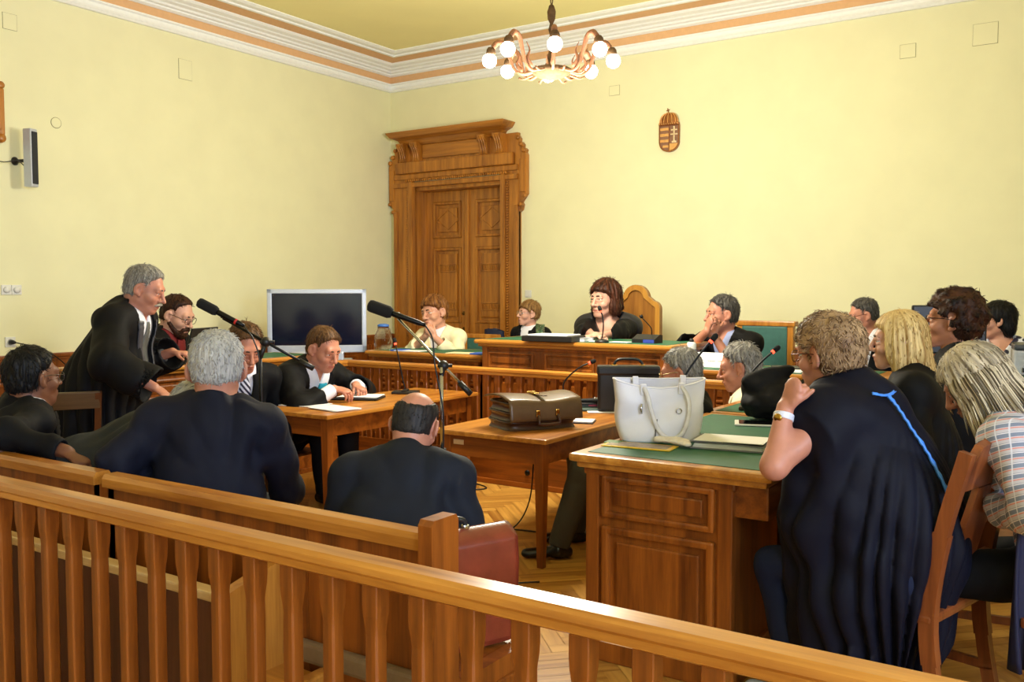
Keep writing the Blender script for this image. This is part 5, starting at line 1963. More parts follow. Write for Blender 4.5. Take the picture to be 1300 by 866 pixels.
def plaid_woman():
    m, nt, pb = nmat('plaid_cloth'); MATS['plaid'] = m
    tc = nt.nodes.new('ShaderNodeTexCoord')
    mp = nt.nodes.new('ShaderNodeMapping'); mp.inputs['Rotation'].default_value = (.35, .3, .5); lnk(nt, tc, 'Object', mp, 'Vector')
    cols = []
    def band(dirn, scale, c, thr, prev, ph=0):
        wv = nt.nodes.new('ShaderNodeTexWave'); wv.bands_direction = dirn; wv.inputs['Scale'].default_value = scale; wv.inputs['Phase Offset'].default_value = ph
        lnk(nt, mp, 'Vector', wv, 'Vector')
        r = nt.nodes.new('ShaderNodeValToRGB'); r.color_ramp.elements[0].position = thr; r.color_ramp.elements[1].position = min(1, thr + .06)
        r.color_ramp.elements[0].color = (0, 0, 0, 1); r.color_ramp.elements[1].color = (1, 1, 1, 1)
        lnk(nt, wv, 'Fac', r, 'Fac')
        mx = nt.nodes.new('ShaderNodeMix'); mx.data_type = 'RGBA'
        lnk(nt, r, 'Color', mx, 'Factor')
        if isinstance(prev, tuple): mx.inputs[6].default_value = prev
        else: nt.links.new(prev, mx.inputs[6])
        mx.inputs[7].default_value = c
        return mx.outputs[2]
    o = band('Z', 9, srgb(122, 130, 148), .45, srgb(192, 186, 192))
    o = band('Z', 18, srgb(222, 214, 216), .9, o, 1)
    o = band('Z', 9, srgb(206, 132, 120), .93, o, 2.4)
    o = band('X', 9, srgb(214, 212, 220), .94, o)
    nt.links.new(o, pb.inputs['Base Color']); pb.inputs['Roughness'].default_value = .8
    p = Person('woman with streaked ash blonde bob in plaid shirt bowing her head at the right', (1238, 487, 3.12), s=1.0, hs=1.0, torso=172, look=176, nod=34, tilt=-4, lean=16, bend=10, fem=True, tone='ruddy', wr=(.12, .2, .2), wl=(-.14, .2, .2), pl=(-.6, -.5, -.4), pr=(.6, -.6, -.4))
    E = lambda c, r: ell(Vector(p.HP(*c)), [q * p.hs for q in r], p.H.rows(), .03)
    p.body(.005).brows('tawny').hair('ashblonde', t=.022, line=[(-.14, .0), (-.06, .03), (-.03, .045), (0, .055), (.03, .062), (.05, .075), (.07, .12)], amp=.005, freq=9, nape=-.13, long=True, h=.0048,
                                     extra=[E((-.08, .012, -.05), (.026, .055, .075)), E((.08, .012, -.05), (.026, .055, .075)), E((0, -.07, -.05), (.085, .05, .085))])
    random.seed(5)
    L = []
    for i in range(320):
        a = random.uniform(-2.3, 2.3)
        sx, cy = math.sin(a), -math.cos(a)
        r0 = p.HP(sx * .04, -.01 + cy * .05, .125); r1 = p.HP(sx * .10, -.012 + cy * .115, .03)
        ln = random.uniform(.10, .19)
        flare = 1.1 + random.uniform(0, .25)
        r2 = p.HP(sx * .112, -.012 + cy * .118, -.04); r3 = p.HP(sx * .105 * flare, -.0 + cy * .112 * flare, -.03 - ln)
        L.append(([r0, r1, r2, r3], random.uniform(.0022, .0042)))
    p.locks('ashblonde', L)
    p.coat(m, name='plaid_shirt', g=.02, sl=(.068, .066, .064, .055), wr=.012, v=None, h=.0075); p.trousers(M_BLKSUIT).shoes(M_SHOE)
    return p


PEOPLE = [old_man_robe, bearded_clerk, man_left, hunched, grey_navy, bald_navy, brown_striped, jabot_man, cream_woman, dark_jacket_woman, judge, thinking_judge, man_behind_bag,
          cream_man, robed_woman, blonde_woman, curly_man, man_right, dotted_woman, plaid_woman]
PP = {}
for fn in PEOPLE:
    if SKIP and fn.__name__ not in SKIP.split(','):
        continue
    PP[fn.__name__] = fn()
if os.environ.get('DBG'):
    for k, p in PP.items():
        print('PP', k, 'root', [round(float(q), 2) for q in p.root_loc], 'hip', [round(float(q), 2) for q in p.j['P0'] + p.root_loc], 'feet', [[round(float(q), 2) for q in p.j[a] + p.root_loc] for a in ('al', 'ar', 'kl', 'wl', 'wr', 'el')])
# ------------------------------------------------------------------ chairs
t = empty('judge_chair', 'high rounded trefoil-backed oak chair behind the presiding woman', 'chair', (-3.80, 7.62, .22), -PI / 2)
o_ = [(-.25, .5)]
def arc(cx, cz, r, a0, a1, n=10): return [(cx + r * math.cos(math.radians(a0 + (a1 - a0) * i / n)), cz + r * math.sin(math.radians(a0 + (a1 - a0) * i / n))) for i in range(n + 1)]
def trefoil(g):
    return [(-.25 + g, .45 + g)] + [(-.25 + g, 1.12)] + arc(-.17, 1.12, .08 - g * .9, 180, 100, 6) + arc(0, 1.215, .135 - g, 170, 10, 12) + arc(.17, 1.12, .08 - g * .9, 80, 0, 6) + [(.25 - g, .45 + g)]
b = MB(); b.prism(trefoil(0), -.30, -.262, 'YZ'); b.build('back_board', wood('chair_amber', srgb(132, 80, 26), srgb(176, 118, 44), 'Z'), t)
b = MB()
out, inn = trefoil(0), trefoil(.05)
n = len(out); vs = []
for x in (-.27, -.235):
    vs += [(x, q[0], q[1]) for q in out] + [(x, q[0], q[1]) for q in inn]
fs = []
for i in range(n):
    j = (i + 1) % n
    fs += [(i, j, n + j, n + i), (2 * n + i, 3 * n + i, 3 * n + j, 2 * n + j), (i, 2 * n + i, 2 * n + j, j), (n + i, n + j, 3 * n + j, 3 * n + i)]
b.add(vs, fs); b.build('back_frame', wood('chair_gold', srgb(168, 110, 36), srgb(206, 150, 62), 'Z'), t)
b = MB(); b.box((-.28, -.25, .40), (.24, .25, .47), .02); b.build('seat', M_GREEN, t)
for x in (-.26, .2):
    for s in (-1, 1):
        b = MB(); b.bar((x, s * .22, .41), (x, s * .22, 0), .05, .05, up=(0, 1, 0), w2=.04, h2=.04); b.build('leg', honey('Z'), t)

padded_chair('green upholstered oak chair behind the man covering his mouth', (-2.56, 7.60, .2), -PI / 2 - .1, .60, .52)
gc = padded_chair('green backed chair with a navy jacket hung over it, under the woman in cream jacket', (-5.44, 7.40, .2), -PI / 2, .42, .44)
b = MB()
def jk(u, v):
    a = u * PI * 2
    x = math.cos(a) * .045 * (1 + .1 * math.sin(9 * v)); y = .06 + math.copysign(abs(math.sin(a)) ** .6, math.sin(a)) * (.19 - .02 * v)
    return Vector((x, y - .04 + .012 * math.sin(v * 14 + a * 2), .93 - v * .46 - (abs(y) * .12)))
b.grid(jk, 32, 14, wrap=True)
b.lathe([(.001, .93), (.04, .925), (.046, .90)], 16, (0, .02, 0), cap=False)
jo = b.build('jacket', cloth('navy_cloth', srgb(30, 36, 58)), None)
jo.scale = (1, .62, 1); jo.location = (-5.31, 7.67, .2); jo.rotation_euler = (0, 0, -PI / 2)
tag(jo, 'navy jacket draped over the green chair back right of the cream jacket', 'jacket')

def plain_chair(label, loc, rz, dark_=True):
    t = empty('plain_chair', label, 'chair', loc, rz)
    m = dark('Z') if dark_ else oak('Z')
    for s in (-1, 1):
        b = MB(); b.bar((-.24, s * .19, 0), (-.20, s * .19, .45), .035, .035, up=(0, 1, 0)); b.bar((-.20, s * .19, .44), (-.28, s * .19, .86), .035, .03, up=(0, 1, 0)); b.build('rear_leg', m, t)
        b = MB(); b.bar((.19, s * .18, .43), (.19, s * .18, 0), .035, .035, up=(0, 1, 0)); b.build('front_leg', m, t)
    b = MB(); b.box((-.22, -.21, .42), (.22, .21, .45), .01); b.build('seat', m, t)
    b = MB(); bb = MB().box((-.012, -.2, 0), (.012, .2, .11), .008); bb.xf(Matrix.Translation((-.255, 0, .73)) @ Matrix.Rotation(-.19, 4, 'Y')); b.add(bb.v, bb.f); b.build('back_rail', m, t)
    return t

def seat_at(name, fn, label, dx=-.02, kind='plain', drop=0.0):
    """a chair set under somebody: its seat meets the sitter's hips"""
    p = PP.get(name)
    if p is None: return None
    a = math.atan2(p.B.f[1], p.B.f[0])
    h = p.j['P0'] + p.root_loc
    z = float(h[2]) - .115 * p.s
    fl = float(p.root_loc[2])
    c = fn(label, (float(h[0]) + math.cos(a) * dx, float(h[1]) + math.sin(a) * dx, fl), a)
    base = .465 if fn is wooden_chair else (.49 if fn is padded_chair else .45)
    c.scale = (1, 1, max(.5, (z - fl) / base))
    return c

c = wooden_chair('carved wooden chair with peaked crest behind the woman in daylight-tinted black robe', (-.605, 3.36, 0), math.radians(165))
c.scale = (1, 1, 1.02)
c2 = copy_tree(c, (-.44, 4.2, 0), math.radians(186), 'carved wooden chair under the woman with long blonde hair')
c3 = copy_tree(c, (-.52, 5.24, 0), math.radians(186), 'carved wooden chair under the curly dark haired man')
c4 = copy_tree(c, (.05, 3.42, 0), math.radians(172), 'dark wooden chair at the right edge under the plaid shirted woman')
for nm, lb in (('man_behind_bag', 'plain wooden chair under the man with stretched grey trousers'), ('cream_man', 'plain wooden chair under the man in the cream jacket'),
               ('jabot_man', 'plain wooden chair under the man with turquoise jabot'), ('brown_striped', 'plain wooden chair under the man with the striped tie'),
               ('bearded_clerk', 'plain wooden chair under the bearded man at the left desk'),
               ('dark_jacket_woman', 'plain wooden chair under the woman in dark jacket'), ('man_right', 'plain wooden chair under the man with receding hair'),
               ('dotted_woman', 'plain wooden chair under the woman in dotted blouse')):
    seat_at(nm, plain_chair, lb)

# folding chair behind the dark haired man
P = W(78, 505, d=5.3)
t = empty('folding_chair', 'dark brown folding chair standing behind the dark haired man at the left', 'chair', (P.x, P.y, 0), math.radians(150))
for s in (-1, 1):
    b = MB(); b.bar((-.18, s * .19, 0), (.02, s * .19, .5), .022, .035, up=(0, 1, 0)); b.bar((.25, s * .17, 0), (-.22, s * .19, .93), .022, .035, up=(0, 1, 0)); b.build('side_frame', dark('Z'), t)
b = MB(); b.box((-.15, -.17, .43), (.2, .17, .455), .008); b.build('seat', dark('X'), t)
b = MB(); bb = MB().box((-.009, -.2, -.055), (.009, .2, .055), .01); bb.xf(Matrix.Translation((-.20, 0, .885)) @ Matrix.Rotation(-.4, 4, 'Y')); b.add(bb.v, bb.f); b.build('back_rail', wood('grey_brown_wood', srgb(70, 54, 40), srgb(104, 84, 62), 'Y'), t)

# ------------------------------------------------------------------ microphones
M_RED = glow('red_ring', (1, .05, .02, 1), 2.5)
M_FOAM = plain('black_foam', srgb(14, 14, 15), rough=.95, var=.3, scale=300, bump=.3, bscale=900)
def gooseneck(label, base, pts, bw=.13, bl=.11, rz=0, ring=True, disc=False, group=None):
    base = Vector(base)
    t = empty('gooseneck_microphone', label, 'microphone', base, 0, group)
    b = MB()
    R = Matrix.Rotation(rz, 4, 'Z')
    if disc: b.lathe([(.055, 0), (.055, .012), (.045, .02), (.015, .028)], 20)
    else:
        b.box((-bw / 2, -bl / 2, 0), (bw / 2, bl / 2, .022), .008); b.box((-.02, -bl / 2, .02), (.02, bl / 2 - .02, .035), .006); b.xf(R)
    b.build('base', M_BLACK, t)
    q = bez([Vector(p) - base for p in pts], 24)
    b = MB(); b.tube(q, .0055, 8); b.build('stalk', M_BLACKM, t)
    d = (q[-1] - q[-3]).normalized()
    e = q[-1]
    b = MB(); b.tube([e - d * .004, e + d * .008], .0105, 12); b.build('light_ring', M_RED if ring else M_BLACKM, t)
    b = MB(); b.tube([e + d * .008, e + d * .014, e + d * .04, e + d * .05], [.009, .015, .015, .008], 12); b.build('capsule', M_FOAM, t)
    return t
B1 = W(515, 499, z=.725)
D1 = (B1 - Vector((0, 0, EYE))).dot(CF)
gooseneck('gooseneck microphone on a flat black base on the table of papers', (B1.x, B1.y, .72), [B1 + Vector((0, 0, .02)), W(511, 480, d=D1), W(506, 455, d=D1), W(502, 437, d=D1 + .02)], .2, .13, .5)
B2 = W(719, 513, z=.72); D2 = (B2 - Vector((0, 0, EYE))).dot(CF)
gooseneck('gooseneck microphone with glowing red ring beside the brown briefcase', (B2.x, B2.y, .716), [B2 + Vector((0, 0, .02)), W(715, 490, d=D2), W(722, 478, d=D2), W(737, 466, d=D2), W(748, 461, d=D2)], .12, .10, .3)
B3 = W(850, 540, d=4.45)
gooseneck('gooseneck microphone rising from behind the white tote bag', (B3.x, B3.y, .852), [Vector((B3.x, B3.y, .875)), W(858, 500, d=4.45), W(872, 473, d=4.45), W(890, 448, d=4.45), W(902, 434, d=4.45)], .12, .10, .3)
B4 = W(952, 530, d=5.0)
gooseneck('gooseneck microphone rising behind the heap of black cloth', (B4.x, B4.y, .852), [Vector((B4.x, B4.y, .875)), W(947, 492, d=5), W(951, 478, d=5), W(966, 460, d=5), W(981, 447, d=5)], .12, .10, .3)
B5 = W(764, 432, d=7.0); B5.z = 1.112
gooseneck('slim microphone on a round foot in front of the presiding woman', (B5.x, B5.y, 1.112), [Vector((B5.x, B5.y, 1.13)), W(766, 415, d=7.0), W(765, 402, d=7.0), W(763, 396, d=7.0)], disc=True)

# conference unit on the tall bench
P = W(823, 431, d=6.95)
t = empty('conference_unit', 'black and blue conference unit with a small microphone on the judges bench', 'microphone', (P.x, P.y, 1.112), -.1)
b = MB(); b.prism([(-.06, 0), (.06, 0), (.06, .06), (.02, .065), (-.06, .03)], -.11, .09, 'YZ'); b.build('housing', M_BLACK, t)
b = MB(); b.prism([(-.062, .003), (-.055, .003), (-.055, .029), (-.062, .027)], -.01, .085, 'YZ'); b.build('front_panel', plain('blue_panel', srgb(52, 70, 160), rough=.4), t)
b = MB(); q = bez([(.02, .02, .06), (.02, .01, .11), (-.01, 0, .15), (-.05, -.01, .19)], 12); b.tube(q, .004, 6); b.tube([q[-1], q[-1] + Vector((-.012, 0, .02))], [.012, .014], 10); b.build('stalk', M_BLACKM, t)


def stand(label, x, y, top, mic_a, mic_b, bo_a, bo_b, dep, silver, foam):
    t = empty('microphone_stand', label, 'microphone stand', (x, y, 0))
    o = Vector((x, y, 0))
    mp = M_CHROME if silver else M_BLACKM
    b = MB()
    b.tube([(0, 0, .08), (0, 0, top * .6)], .014, 12); b.tube([(0, 0, top * .6), (0, 0, top)], .009, 10); b.build('pole', mp, t)
    b = MB(); b.tube([(0, 0, top * .58), (0, 0, top * .63)], .022, 12); b.tube([(0, 0, top * .5), (0, 0, top * .53)], .018, 12); b.bar((0, 0, top * .515), (.05, .0, top * .515), .012, .012); b.build('clutch', M_BLACK, t)
    for k in range(3):
        a = k * 2 * PI / 3 + .9
        b = MB(); b.tube([(0, 0, .14), (math.cos(a) * .16, math.sin(a) * .16, .04), (math.cos(a) * .32, math.sin(a) * .32, .012)], .009, 8); b.build('leg', M_BLACKM, t)
    P0, P1 = W(*bo_a, d=dep) - o, W(*bo_b, d=dep) - o
    b = MB(); b.tube([P0, P1], .0075, 10); b.build('boom', mp, t)
    b = MB(); b.tube([P1 + (P0 - P1).normalized() * .085, P1], .015, 10); b.build('counterweight', M_BLACK, t)
    tt = max(0, min(1, (Vector((0, 0, top)) - P0).dot(P1 - P0) / (P1 - P0).length_squared))
    c = P0 + (P1 - P0) * tt
    b = MB(); b.sphere(c, .028, 12); b.tube([(0, 0, top - .04), c], .013, 10); b.tube([c - CR * .03, c + CR * .045 - CU * .0], .009, 8); b.build('boom_clutch', M_BLACK, t)
    A, Bm = W(*mic_a, d=dep - .03) - o, W(*mic_b, d=dep - .03) - o
    D = (Bm - A)
    b = MB()
    r = .0235 * foam
    b.tube([A, A + D * .02, A + D * .06, A + D * .36, A + D * .42], [r * .4, r * .85, r, r, r * .75], 16); wind = b.build('windshield', M_FOAM, t)
    b = MB(); b.tube([A + D * .40, A + D * .45, A + D * .9, A + D * .93, Bm], [.012, .015, .0135, .011, .010], 14); b.build('microphone', M_BLACKM, t)
    b = MB(); b.tube([P0, P0 + CU * .02, A + D * .5], [.012, .014, .012], 10); b.build('mic_clip', M_BLACK, t)
    return t, o, Bm
t1, o1, e1 = stand('silver boom microphone stand with black foam microphone in front of the cream jacket woman', W(561, 560, d=4.62).x, W(561, 560, d=4.62).y, 1.12, (467, 387), (540, 413), (505, 404), (598, 501), 4.62, True, 1.35)
b = MB()
b.tube(bez([e1] + [W(*q, d=4.58) - o1 for q in ((549, 430), (552, 462), (560, 505), (563, 535))] + [Vector((.016, -.012, .45)), Vector((.02, -.02, .1)), Vector((.15, .1, .006)), Vector((.4, .3, .006))], 60), .004, 6)
b.build('cable', M_BLACK, t1)
t2, o2, e2 = stand('black boom microphone stand between the grey haired man and the jabot man', W(332, 560, d=4.75).x, W(332, 560, d=4.75).y, 1.20, (251, 383), (310, 414), (283, 404), (398, 468), 4.75, False, 1.15)
b = MB(); b.tube(bez([e2] + [W(*q, d=4.7) - o2 for q in ((314, 420), (322, 432))] + [Vector((.016, -.014, 1.1)), Vector((.02, -.012, .6)), Vector((.02, -.012, .05))], 30), .004, 6); b.build('cable', M_BLACK, t2)
b = MB()
for f_ in (.80,): b.tube([W(251 + 59 * f_, 383 + 31 * f_, d=4.72) - o2, W(251 + 59 * (f_ + .04), 383 + 31 * (f_ + .04), d=4.72) - o2], .0155, 12)
b.build('red_band', plain('red_tape', srgb(200, 40, 40), rough=.5), t2)

# ------------------------------------------------------------------ television on its dark stand
P = W(403, 407, d=8.8); rz = math.radians(42)
t = empty('television', 'large flat television with silver bezel standing against the left corner', 'television', (P.x, P.y, 0), rz)
w, z0, z1 = .47, P.z - .31, P.z + .305
b = MB()
e = .045
for a0, a1, c0, c1 in ((-w, w, z1 - e, z1), (-w, w, z0, z0 + e * 1.6), (-w, -w + e, z0, z1), (w - e, w, z0, z1)): b.box((a0, -.045, c0), (a1, .02, c1), .008)
b.box((-w + .02, .0, z0 + .02), (w - .02, .06, z1 - .02), .015); b.build('bezel', plain('silver_plastic', srgb(196, 202, 216), rough=.3, metal=.3, var=.03), t)
b = MB(); b.box((-w + e - .002, -.035, z0 + e * 1.6 - .002), (w - e + .002, -.02, z1 - e + .002)); b.build('screen', plain('dark_screen', srgb(14, 18, 40), rough=.12, var=.04), t)
b = MB(); b.box((-.25, -.06, z0 - .07), (.25, .05, z0 + .01), .015); b.box((-.33, -.14, z0 - .10), (.33, .14, z0 - .065), .012); b.build('pedestal', plain('silver_plastic', srgb(196, 202, 216), rough=.3), t)
zt = z0 - .10
u = empty('television_stand', 'black low table under the large television', 'table', (P.x, P.y, .2), rz)
b = MB(); b.box((-.5, -.25, zt - .2 - .03), (.62, .25, zt - .2), .006); b.build('top', M_BLACK, u)
b = MB(); b.box((-.46, -.2, .1), (.58, .22, .13), .004); b.build('shelf', M_BLACK, u)
for x in (-.46, .56):
    for y in (-.21, .2):
        b = MB(); b.bar((x, y, zt - .23), (x, y, 0), .035, .035, up=(0, 1, 0)); b.build('leg', M_BLACKM, u)

# ------------------------------------------------------------------ laptop of the bearded man
P = W(252, 460, d=6.9)
t = empty('laptop', 'open black laptop with its lid to the room in front of the bearded man', 'laptop', (W(248, 460, z=.968).x, W(248, 460, z=.968).y, .968), math.radians(22))
b = MB(); b.box((-.24, -.18, 0), (.02, .18, .02), .006); b.build('keyboard_base', M_BLACK, t)
b = MB(); bb = MB().box((-.006, -.185, 0), (.008, .185, .255), .004); bb.xf(Matrix.Translation((.02, 0, .018)) @ Matrix.Rotation(.26, 4, 'Y')); b.add(bb.v, bb.f); b.build('lid', plain('laptop_lid', srgb(26, 30, 32), rough=.35), t)


# ------------------------------------------------------------------ sheets, folders, books
def sheet(name, label, px, py, z, sx, sy, rz, th=.004, mat=None, cat='paper', group=None, d=None):
    P = W(px, py, z=z)
    b = MB()
    n = 1 if th < .006 else 3
    for k in range(n):
        bb = MB().box((-sx / 2, -sy / 2, th * k / n), (sx / 2, sy / 2, th * (k + 1) / n - .0004), 0 if th < .006 else .001)
        bb.xf(Matrix.Translation((.004 * k, -.003 * k, 0)) @ Matrix.Rotation(.05 * k, 4, 'Z')); b.add(bb.v, bb.f)
    o = b.build(name, mat or M_PAPER)
    o.location = (P.x, P.y, z + .0006); o.rotation_euler = (0, 0, rz)
    return tag(o, label, cat, group)
M_BLUEF = plain('blue_folder', srgb(52, 96, 190), rough=.5)
M_CREAMP = plain('cream_paper', srgb(226, 214, 170), rough=.7)
sheet('paper_sheet', 'white sheet with a pen on it nearest the grey haired man', 388, 514, .722, .30, .21, .2)
sheet('paper_sheet', 'white sheets at the near edge of the table of papers', 425, 519, .722, .30, .21, -.2, .008)
sheet('paper_sheet', 'printed sheets under the hands of the man with turquoise jabot', 458, 503, .735, .30, .21, .4, .006)
o = sheet('clipboard', 'dark clipboard under the sheets of the man with turquoise jabot', 455, 506, .722, .34, .24, .4, .011, M_BLACK, 'clipboard')
P = W(375, 512, z=.73); b = MB(); b.tube([(-.06, 0, .006), (.06, 0, .006), (.07, 0, .006)], [.004, .004, .001], 8); o = b.build('pen', plain('navy_pen', srgb(24, 30, 70), rough=.3)); o.location = (P.x, P.y, .727); o.rotation_euler = (0, 0, .9); tag(o, 'dark pen lying on the white sheet', 'pen')

sheet('folder', 'grey folder at the bottom of the pile by the red ringed microphone', 742, 519, .7175, .34, .26, .5, .012, plain('grey_green_folder', srgb(70, 92, 86), rough=.5), 'folder')
P = W(738, 512, z=.74)
t = empty('laptop', 'closed grey laptop on the folder pile beside the brown briefcase', 'laptop', (P.x, P.y, .731), .5)
b = MB(); b.box((-.17, -.12, 0), (.17, .12, .014), .005); b.build('base', plain('laptop_grey', srgb(84, 86, 92), rough=.35, metal=.5), t)
b = MB(); b.box((-.17, -.12, .0145), (.17, .12, .024), .005); b.build('lid', plain('laptop_grey', srgb(84, 86, 92)), t)
b = MB(); b.box((.05, -.1235, .003), (.168, -.119, .013)); b.build('pink_edge', plain('pink_edge', srgb(214, 90, 130), rough=.5), t)
f = Field([cone((-.09, 0, .02), (.08, 0, .025), .018, .032, .02, (V3(0, 0, 1), .6)), cone((.08, 0, .025), (.12, 0, .02), .03, .012, .02, (V3(0, 0, 1), .6))], .005)
V, F = f.surface(); P = W(745, 509, z=.775)
t = empty('pouch', 'black zipped pouch lying on the closed grey laptop', 'pouch', (P.x, P.y, .7565), .45)
fast_mesh('body', V - V3(0, 0, V[:, 2].min()), F, cloth('black_nylon', srgb(20, 20, 24)), t)
b = MB()
for x in (.05, .065): b.box((x, -.02, .030), (x + .006, .02, .042), .002)
b.build('white_stripes', M_PLASTIC_W, t)
t = empty('notebook', 'white notepad on a navy cover beside the handle of the brown briefcase', 'notebook', tuple(W(733, 535, z=.72))[:2] + (.7165,), .35)
b = MB(); b.box((-.105, -.075, 0), (.105, .075, .006), .002); b.build('cover', plain('navy_cover', srgb(26, 30, 54), rough=.4), t)
b = MB(); b.box((-.10, -.07, .0062), (.10, .07, .012)); b.build('pages', M_PAPER, t)
sheet('paper_sheet', 'small white sheet behind the notepad next to the tote bag', 765, 523, .717, .2, .12, .6)


# ------------------------------------------------------------------ bulging brown leather briefcase lying on the second table
def leather(name, c, rough=.32): return plain(name, c, rough=rough, var=.2, scale=14, bump=.12, bscale=160)
ML = leather('brown_leather', srgb(62, 34, 22)); MLF = leather('olive_brown_leather', srgb(94, 70, 46)); 
P = W(664, 545, z=.716)
t = empty('briefcase', 'bulging dark brown leather briefcase lying flat on the light table', 'briefcase', (P.x - .03, P.y + .14, .717), math.radians(60))
t.scale = (1.05, 1.08, 1.3)
zs = [0, .035, .07, .105]
for k in range(3):                                                 # gussets
    b = MB()
    def gus(u, v, k=k):
        a = u * 2 * PI
        sx, sy = .215 - .006 * k, .15
        x = math.copysign(abs(math.cos(a)) ** .3, math.cos(a)) * sx; y = math.copysign(abs(math.sin(a)) ** .3, math.sin(a)) * sy
        bul = .012 * math.sin(v * PI)
        return Vector((x * (1 - .04 * math.sin(v * PI)) , y * (1 - .06 * math.sin(v * PI)), k * .036 + v * .034 + .012 * (x / .2 < -.5) * (k * .4)))
    b.grid(gus, 48, 6, wrap=True)
    b.add([gus(i / 48, 1) for i in range(48)], [tuple(range(48))]); b.add([gus(i / 48, 0) for i in range(48)], [tuple(range(48))[::-1]])
    b.build('compartment', ML, t)
    b = MB(); b.tube([gus(i / 48, .95) + Vector((0, 0, .002)) for i in range(48)], .005, 6, closed=True); b.build('welt', ML, t)
b = MB()
def flap2(u, v):
    # runs over the top and hangs over the front edge (local -Y)
    x = -.222 + .444 * u
    if v < .7: y, z = .155 - .31 * v / .7, .112 + .034 * math.sin(PI * (.15 + .7 * v / .7)) 
    else:
        a = (v - .7) / .3
        y, z = -.158 - .018 * math.sin(a * PI * .5), .112 + .034 * math.sin(PI * .85) - .085 * a
    return Vector((x, y, z + .005 * math.sin(u * 6.5 + 1) * (v < .7)))
b.grid(flap2, 24, 24); b.build('flap', MLF, t, solidify=.006)
b = MB(); pts = [(-.06, -.178, .07), (-.06, -.20, .05), (-.055, -.205, .03), (.055, -.205, .03), (.06, -.20, .05), (.06, -.178, .07)]
b.tube(bez(pts, 20), .008, 8); b.build('handle', ML, t)
for x in (-.06, .06):
    b = MB(); b.cbox((x, -.183, .075), (.024, .01, .03), .004); b.build('handle_ring', M_BRASS, t)
b = MB(); b.cbox((.0, -.03, .150), (.035, .06, .008), .003); b.cbox((.0, .01, .152), (.05, .02, .008), .003); b.build('clasp', M_BRASS, t)
b = MB(); b.cbox((.0, -.10, .148), (.03, .10, .004), .001); b.build('strap', MLF, t)

# black leather case standing at the far end of the second table
P = W(799, 514, d=5.95)
t = empty('briefcase', 'large upright black leather case behind the tote bag', 'briefcase', (P.x - .01, P.y, .717), math.radians(30))
b = MB(); b.box((-.20, -.05, 0), (.20, .05, .295), .02); b.build('body', leather('black_leather', srgb(22, 23, 26), .35), t)
b = MB(); b.box((-.205, -.055, .24), (.205, .055, .305), .015); b.build('lid', leather('black_leather', srgb(22, 23, 26)), t)
b = MB(); b.tube(bez([(-.09, 0, .30), (-.085, 0, .325), (-.05, 0, .345), (.05, 0, .345), (.085, 0, .325), (.09, 0, .30)], 20), .009, 8); b.build('handle', leather('black_leather', srgb(22, 23, 26)), t)
for x in (-.09, .09):
    b = MB(); b.cbox((x, 0, .306), (.04, .03, .008), .003); b.build('handle_mount', M_BRASS, t)

# red-brown briefcase standing on the pew end
t = empty('briefcase', 'reddish brown leather briefcase standing on the pew seat by the end post', 'briefcase', (-1.60, 2.09, .447), math.radians(68))
t.scale = (.95, 1, 1.08)
MR = leather('chestnut_leather', srgb(118, 48, 30), .25)
b = MB(); b.box((-.18, -.05, 0), (.20, .05, .30), .018); b.build('body', MR, t)
b = MB()
def rf(u, v):
    x = -.186 + .392 * u
    if v < .3: a = v / .3; return Vector((x, .054 - .108 * a, .30 + .028 * math.sin(PI * a)))
    a = (v - .3) / .7
    return Vector((x, -.058 - .006 * math.sin(a * PI), .30 - .16 * a - .02 * math.sin(PI * u) * a))
b.grid(rf, 24, 24); b.build('flap', MR, t, solidify=.006)
b = MB(); b.tube(bez([(-.05, 0, .325), (-.045, 0, .35), (0, 0, .36), (.045, 0, .35), (.05, 0, .325)], 16), .008, 8); b.build('handle', M_BLACK, t)
for x in (-.05, .05):
    b = MB(); b.cbox((x, 0, .33), (.022, .022, .02), .005); b.build('handle_mount', M_CHROME, t)
b = MB(); b.cbox((.01, -.066, .155), (.05, .008, .03), .004); b.build('clasp', M_CHROME, t)

# ------------------------------------------------------------------ white tote bag
MT = plain('white_leather', srgb(226, 224, 232), rough=.5, var=.03, scale=10, bump=.08, bscale=120)
P = W(838, 561, z=.852)
t = empty('tote_bag', 'large white leather tote bag standing on the near end of the green desk', 'bag', (P.x - .035, P.y + .06, .853), math.radians(33))
HT = .268
def tote(u, v):
    a = u * 2 * PI
    wx = (.165 + .035 * v + .012 * math.sin(PI * min(1, v * 1.6))) ; wy = .085 * (1 - .55 * v) + .006
    c, s = math.cos(a), math.sin(a)
    x = math.copysign(abs(c) ** .45, c) * wx; y = math.copysign(abs(s) ** .55, s) * wy
    h = HT * (1 - .15 * (1 - (x / .2) ** 2) * (s < 0) - .02 * (s > 0) * (1 - (x / .2) ** 2))
    n = math.sin(x * 38 + v * 5) * .006 * v + math.sin(x * 17 - v * 7 + (s > 0) * 2) * .012 * math.sin(PI * v)
    return Vector((x, y + n, v * h))
b = MB(); b.grid(tote, 72, 30, wrap=True); b.add([tote(i / 72, 0) for i in range(72)], [tuple(range(72))[::-1]], smooth=False); b.build('bag_body', MT, t, solidify=.005)
b = MB(); b.tube([tote(i / 72, 1.0) for i in range(72)], .005, 6, closed=True); b.build('rim', MT, t)
def fy(x, z):
    v = min(1, z / HT); s = -1
    wy = .085 * (1 - .55 * v) + .006
    return -(wy * (1 - abs(x / .2) ** 3 * .4)) - .012
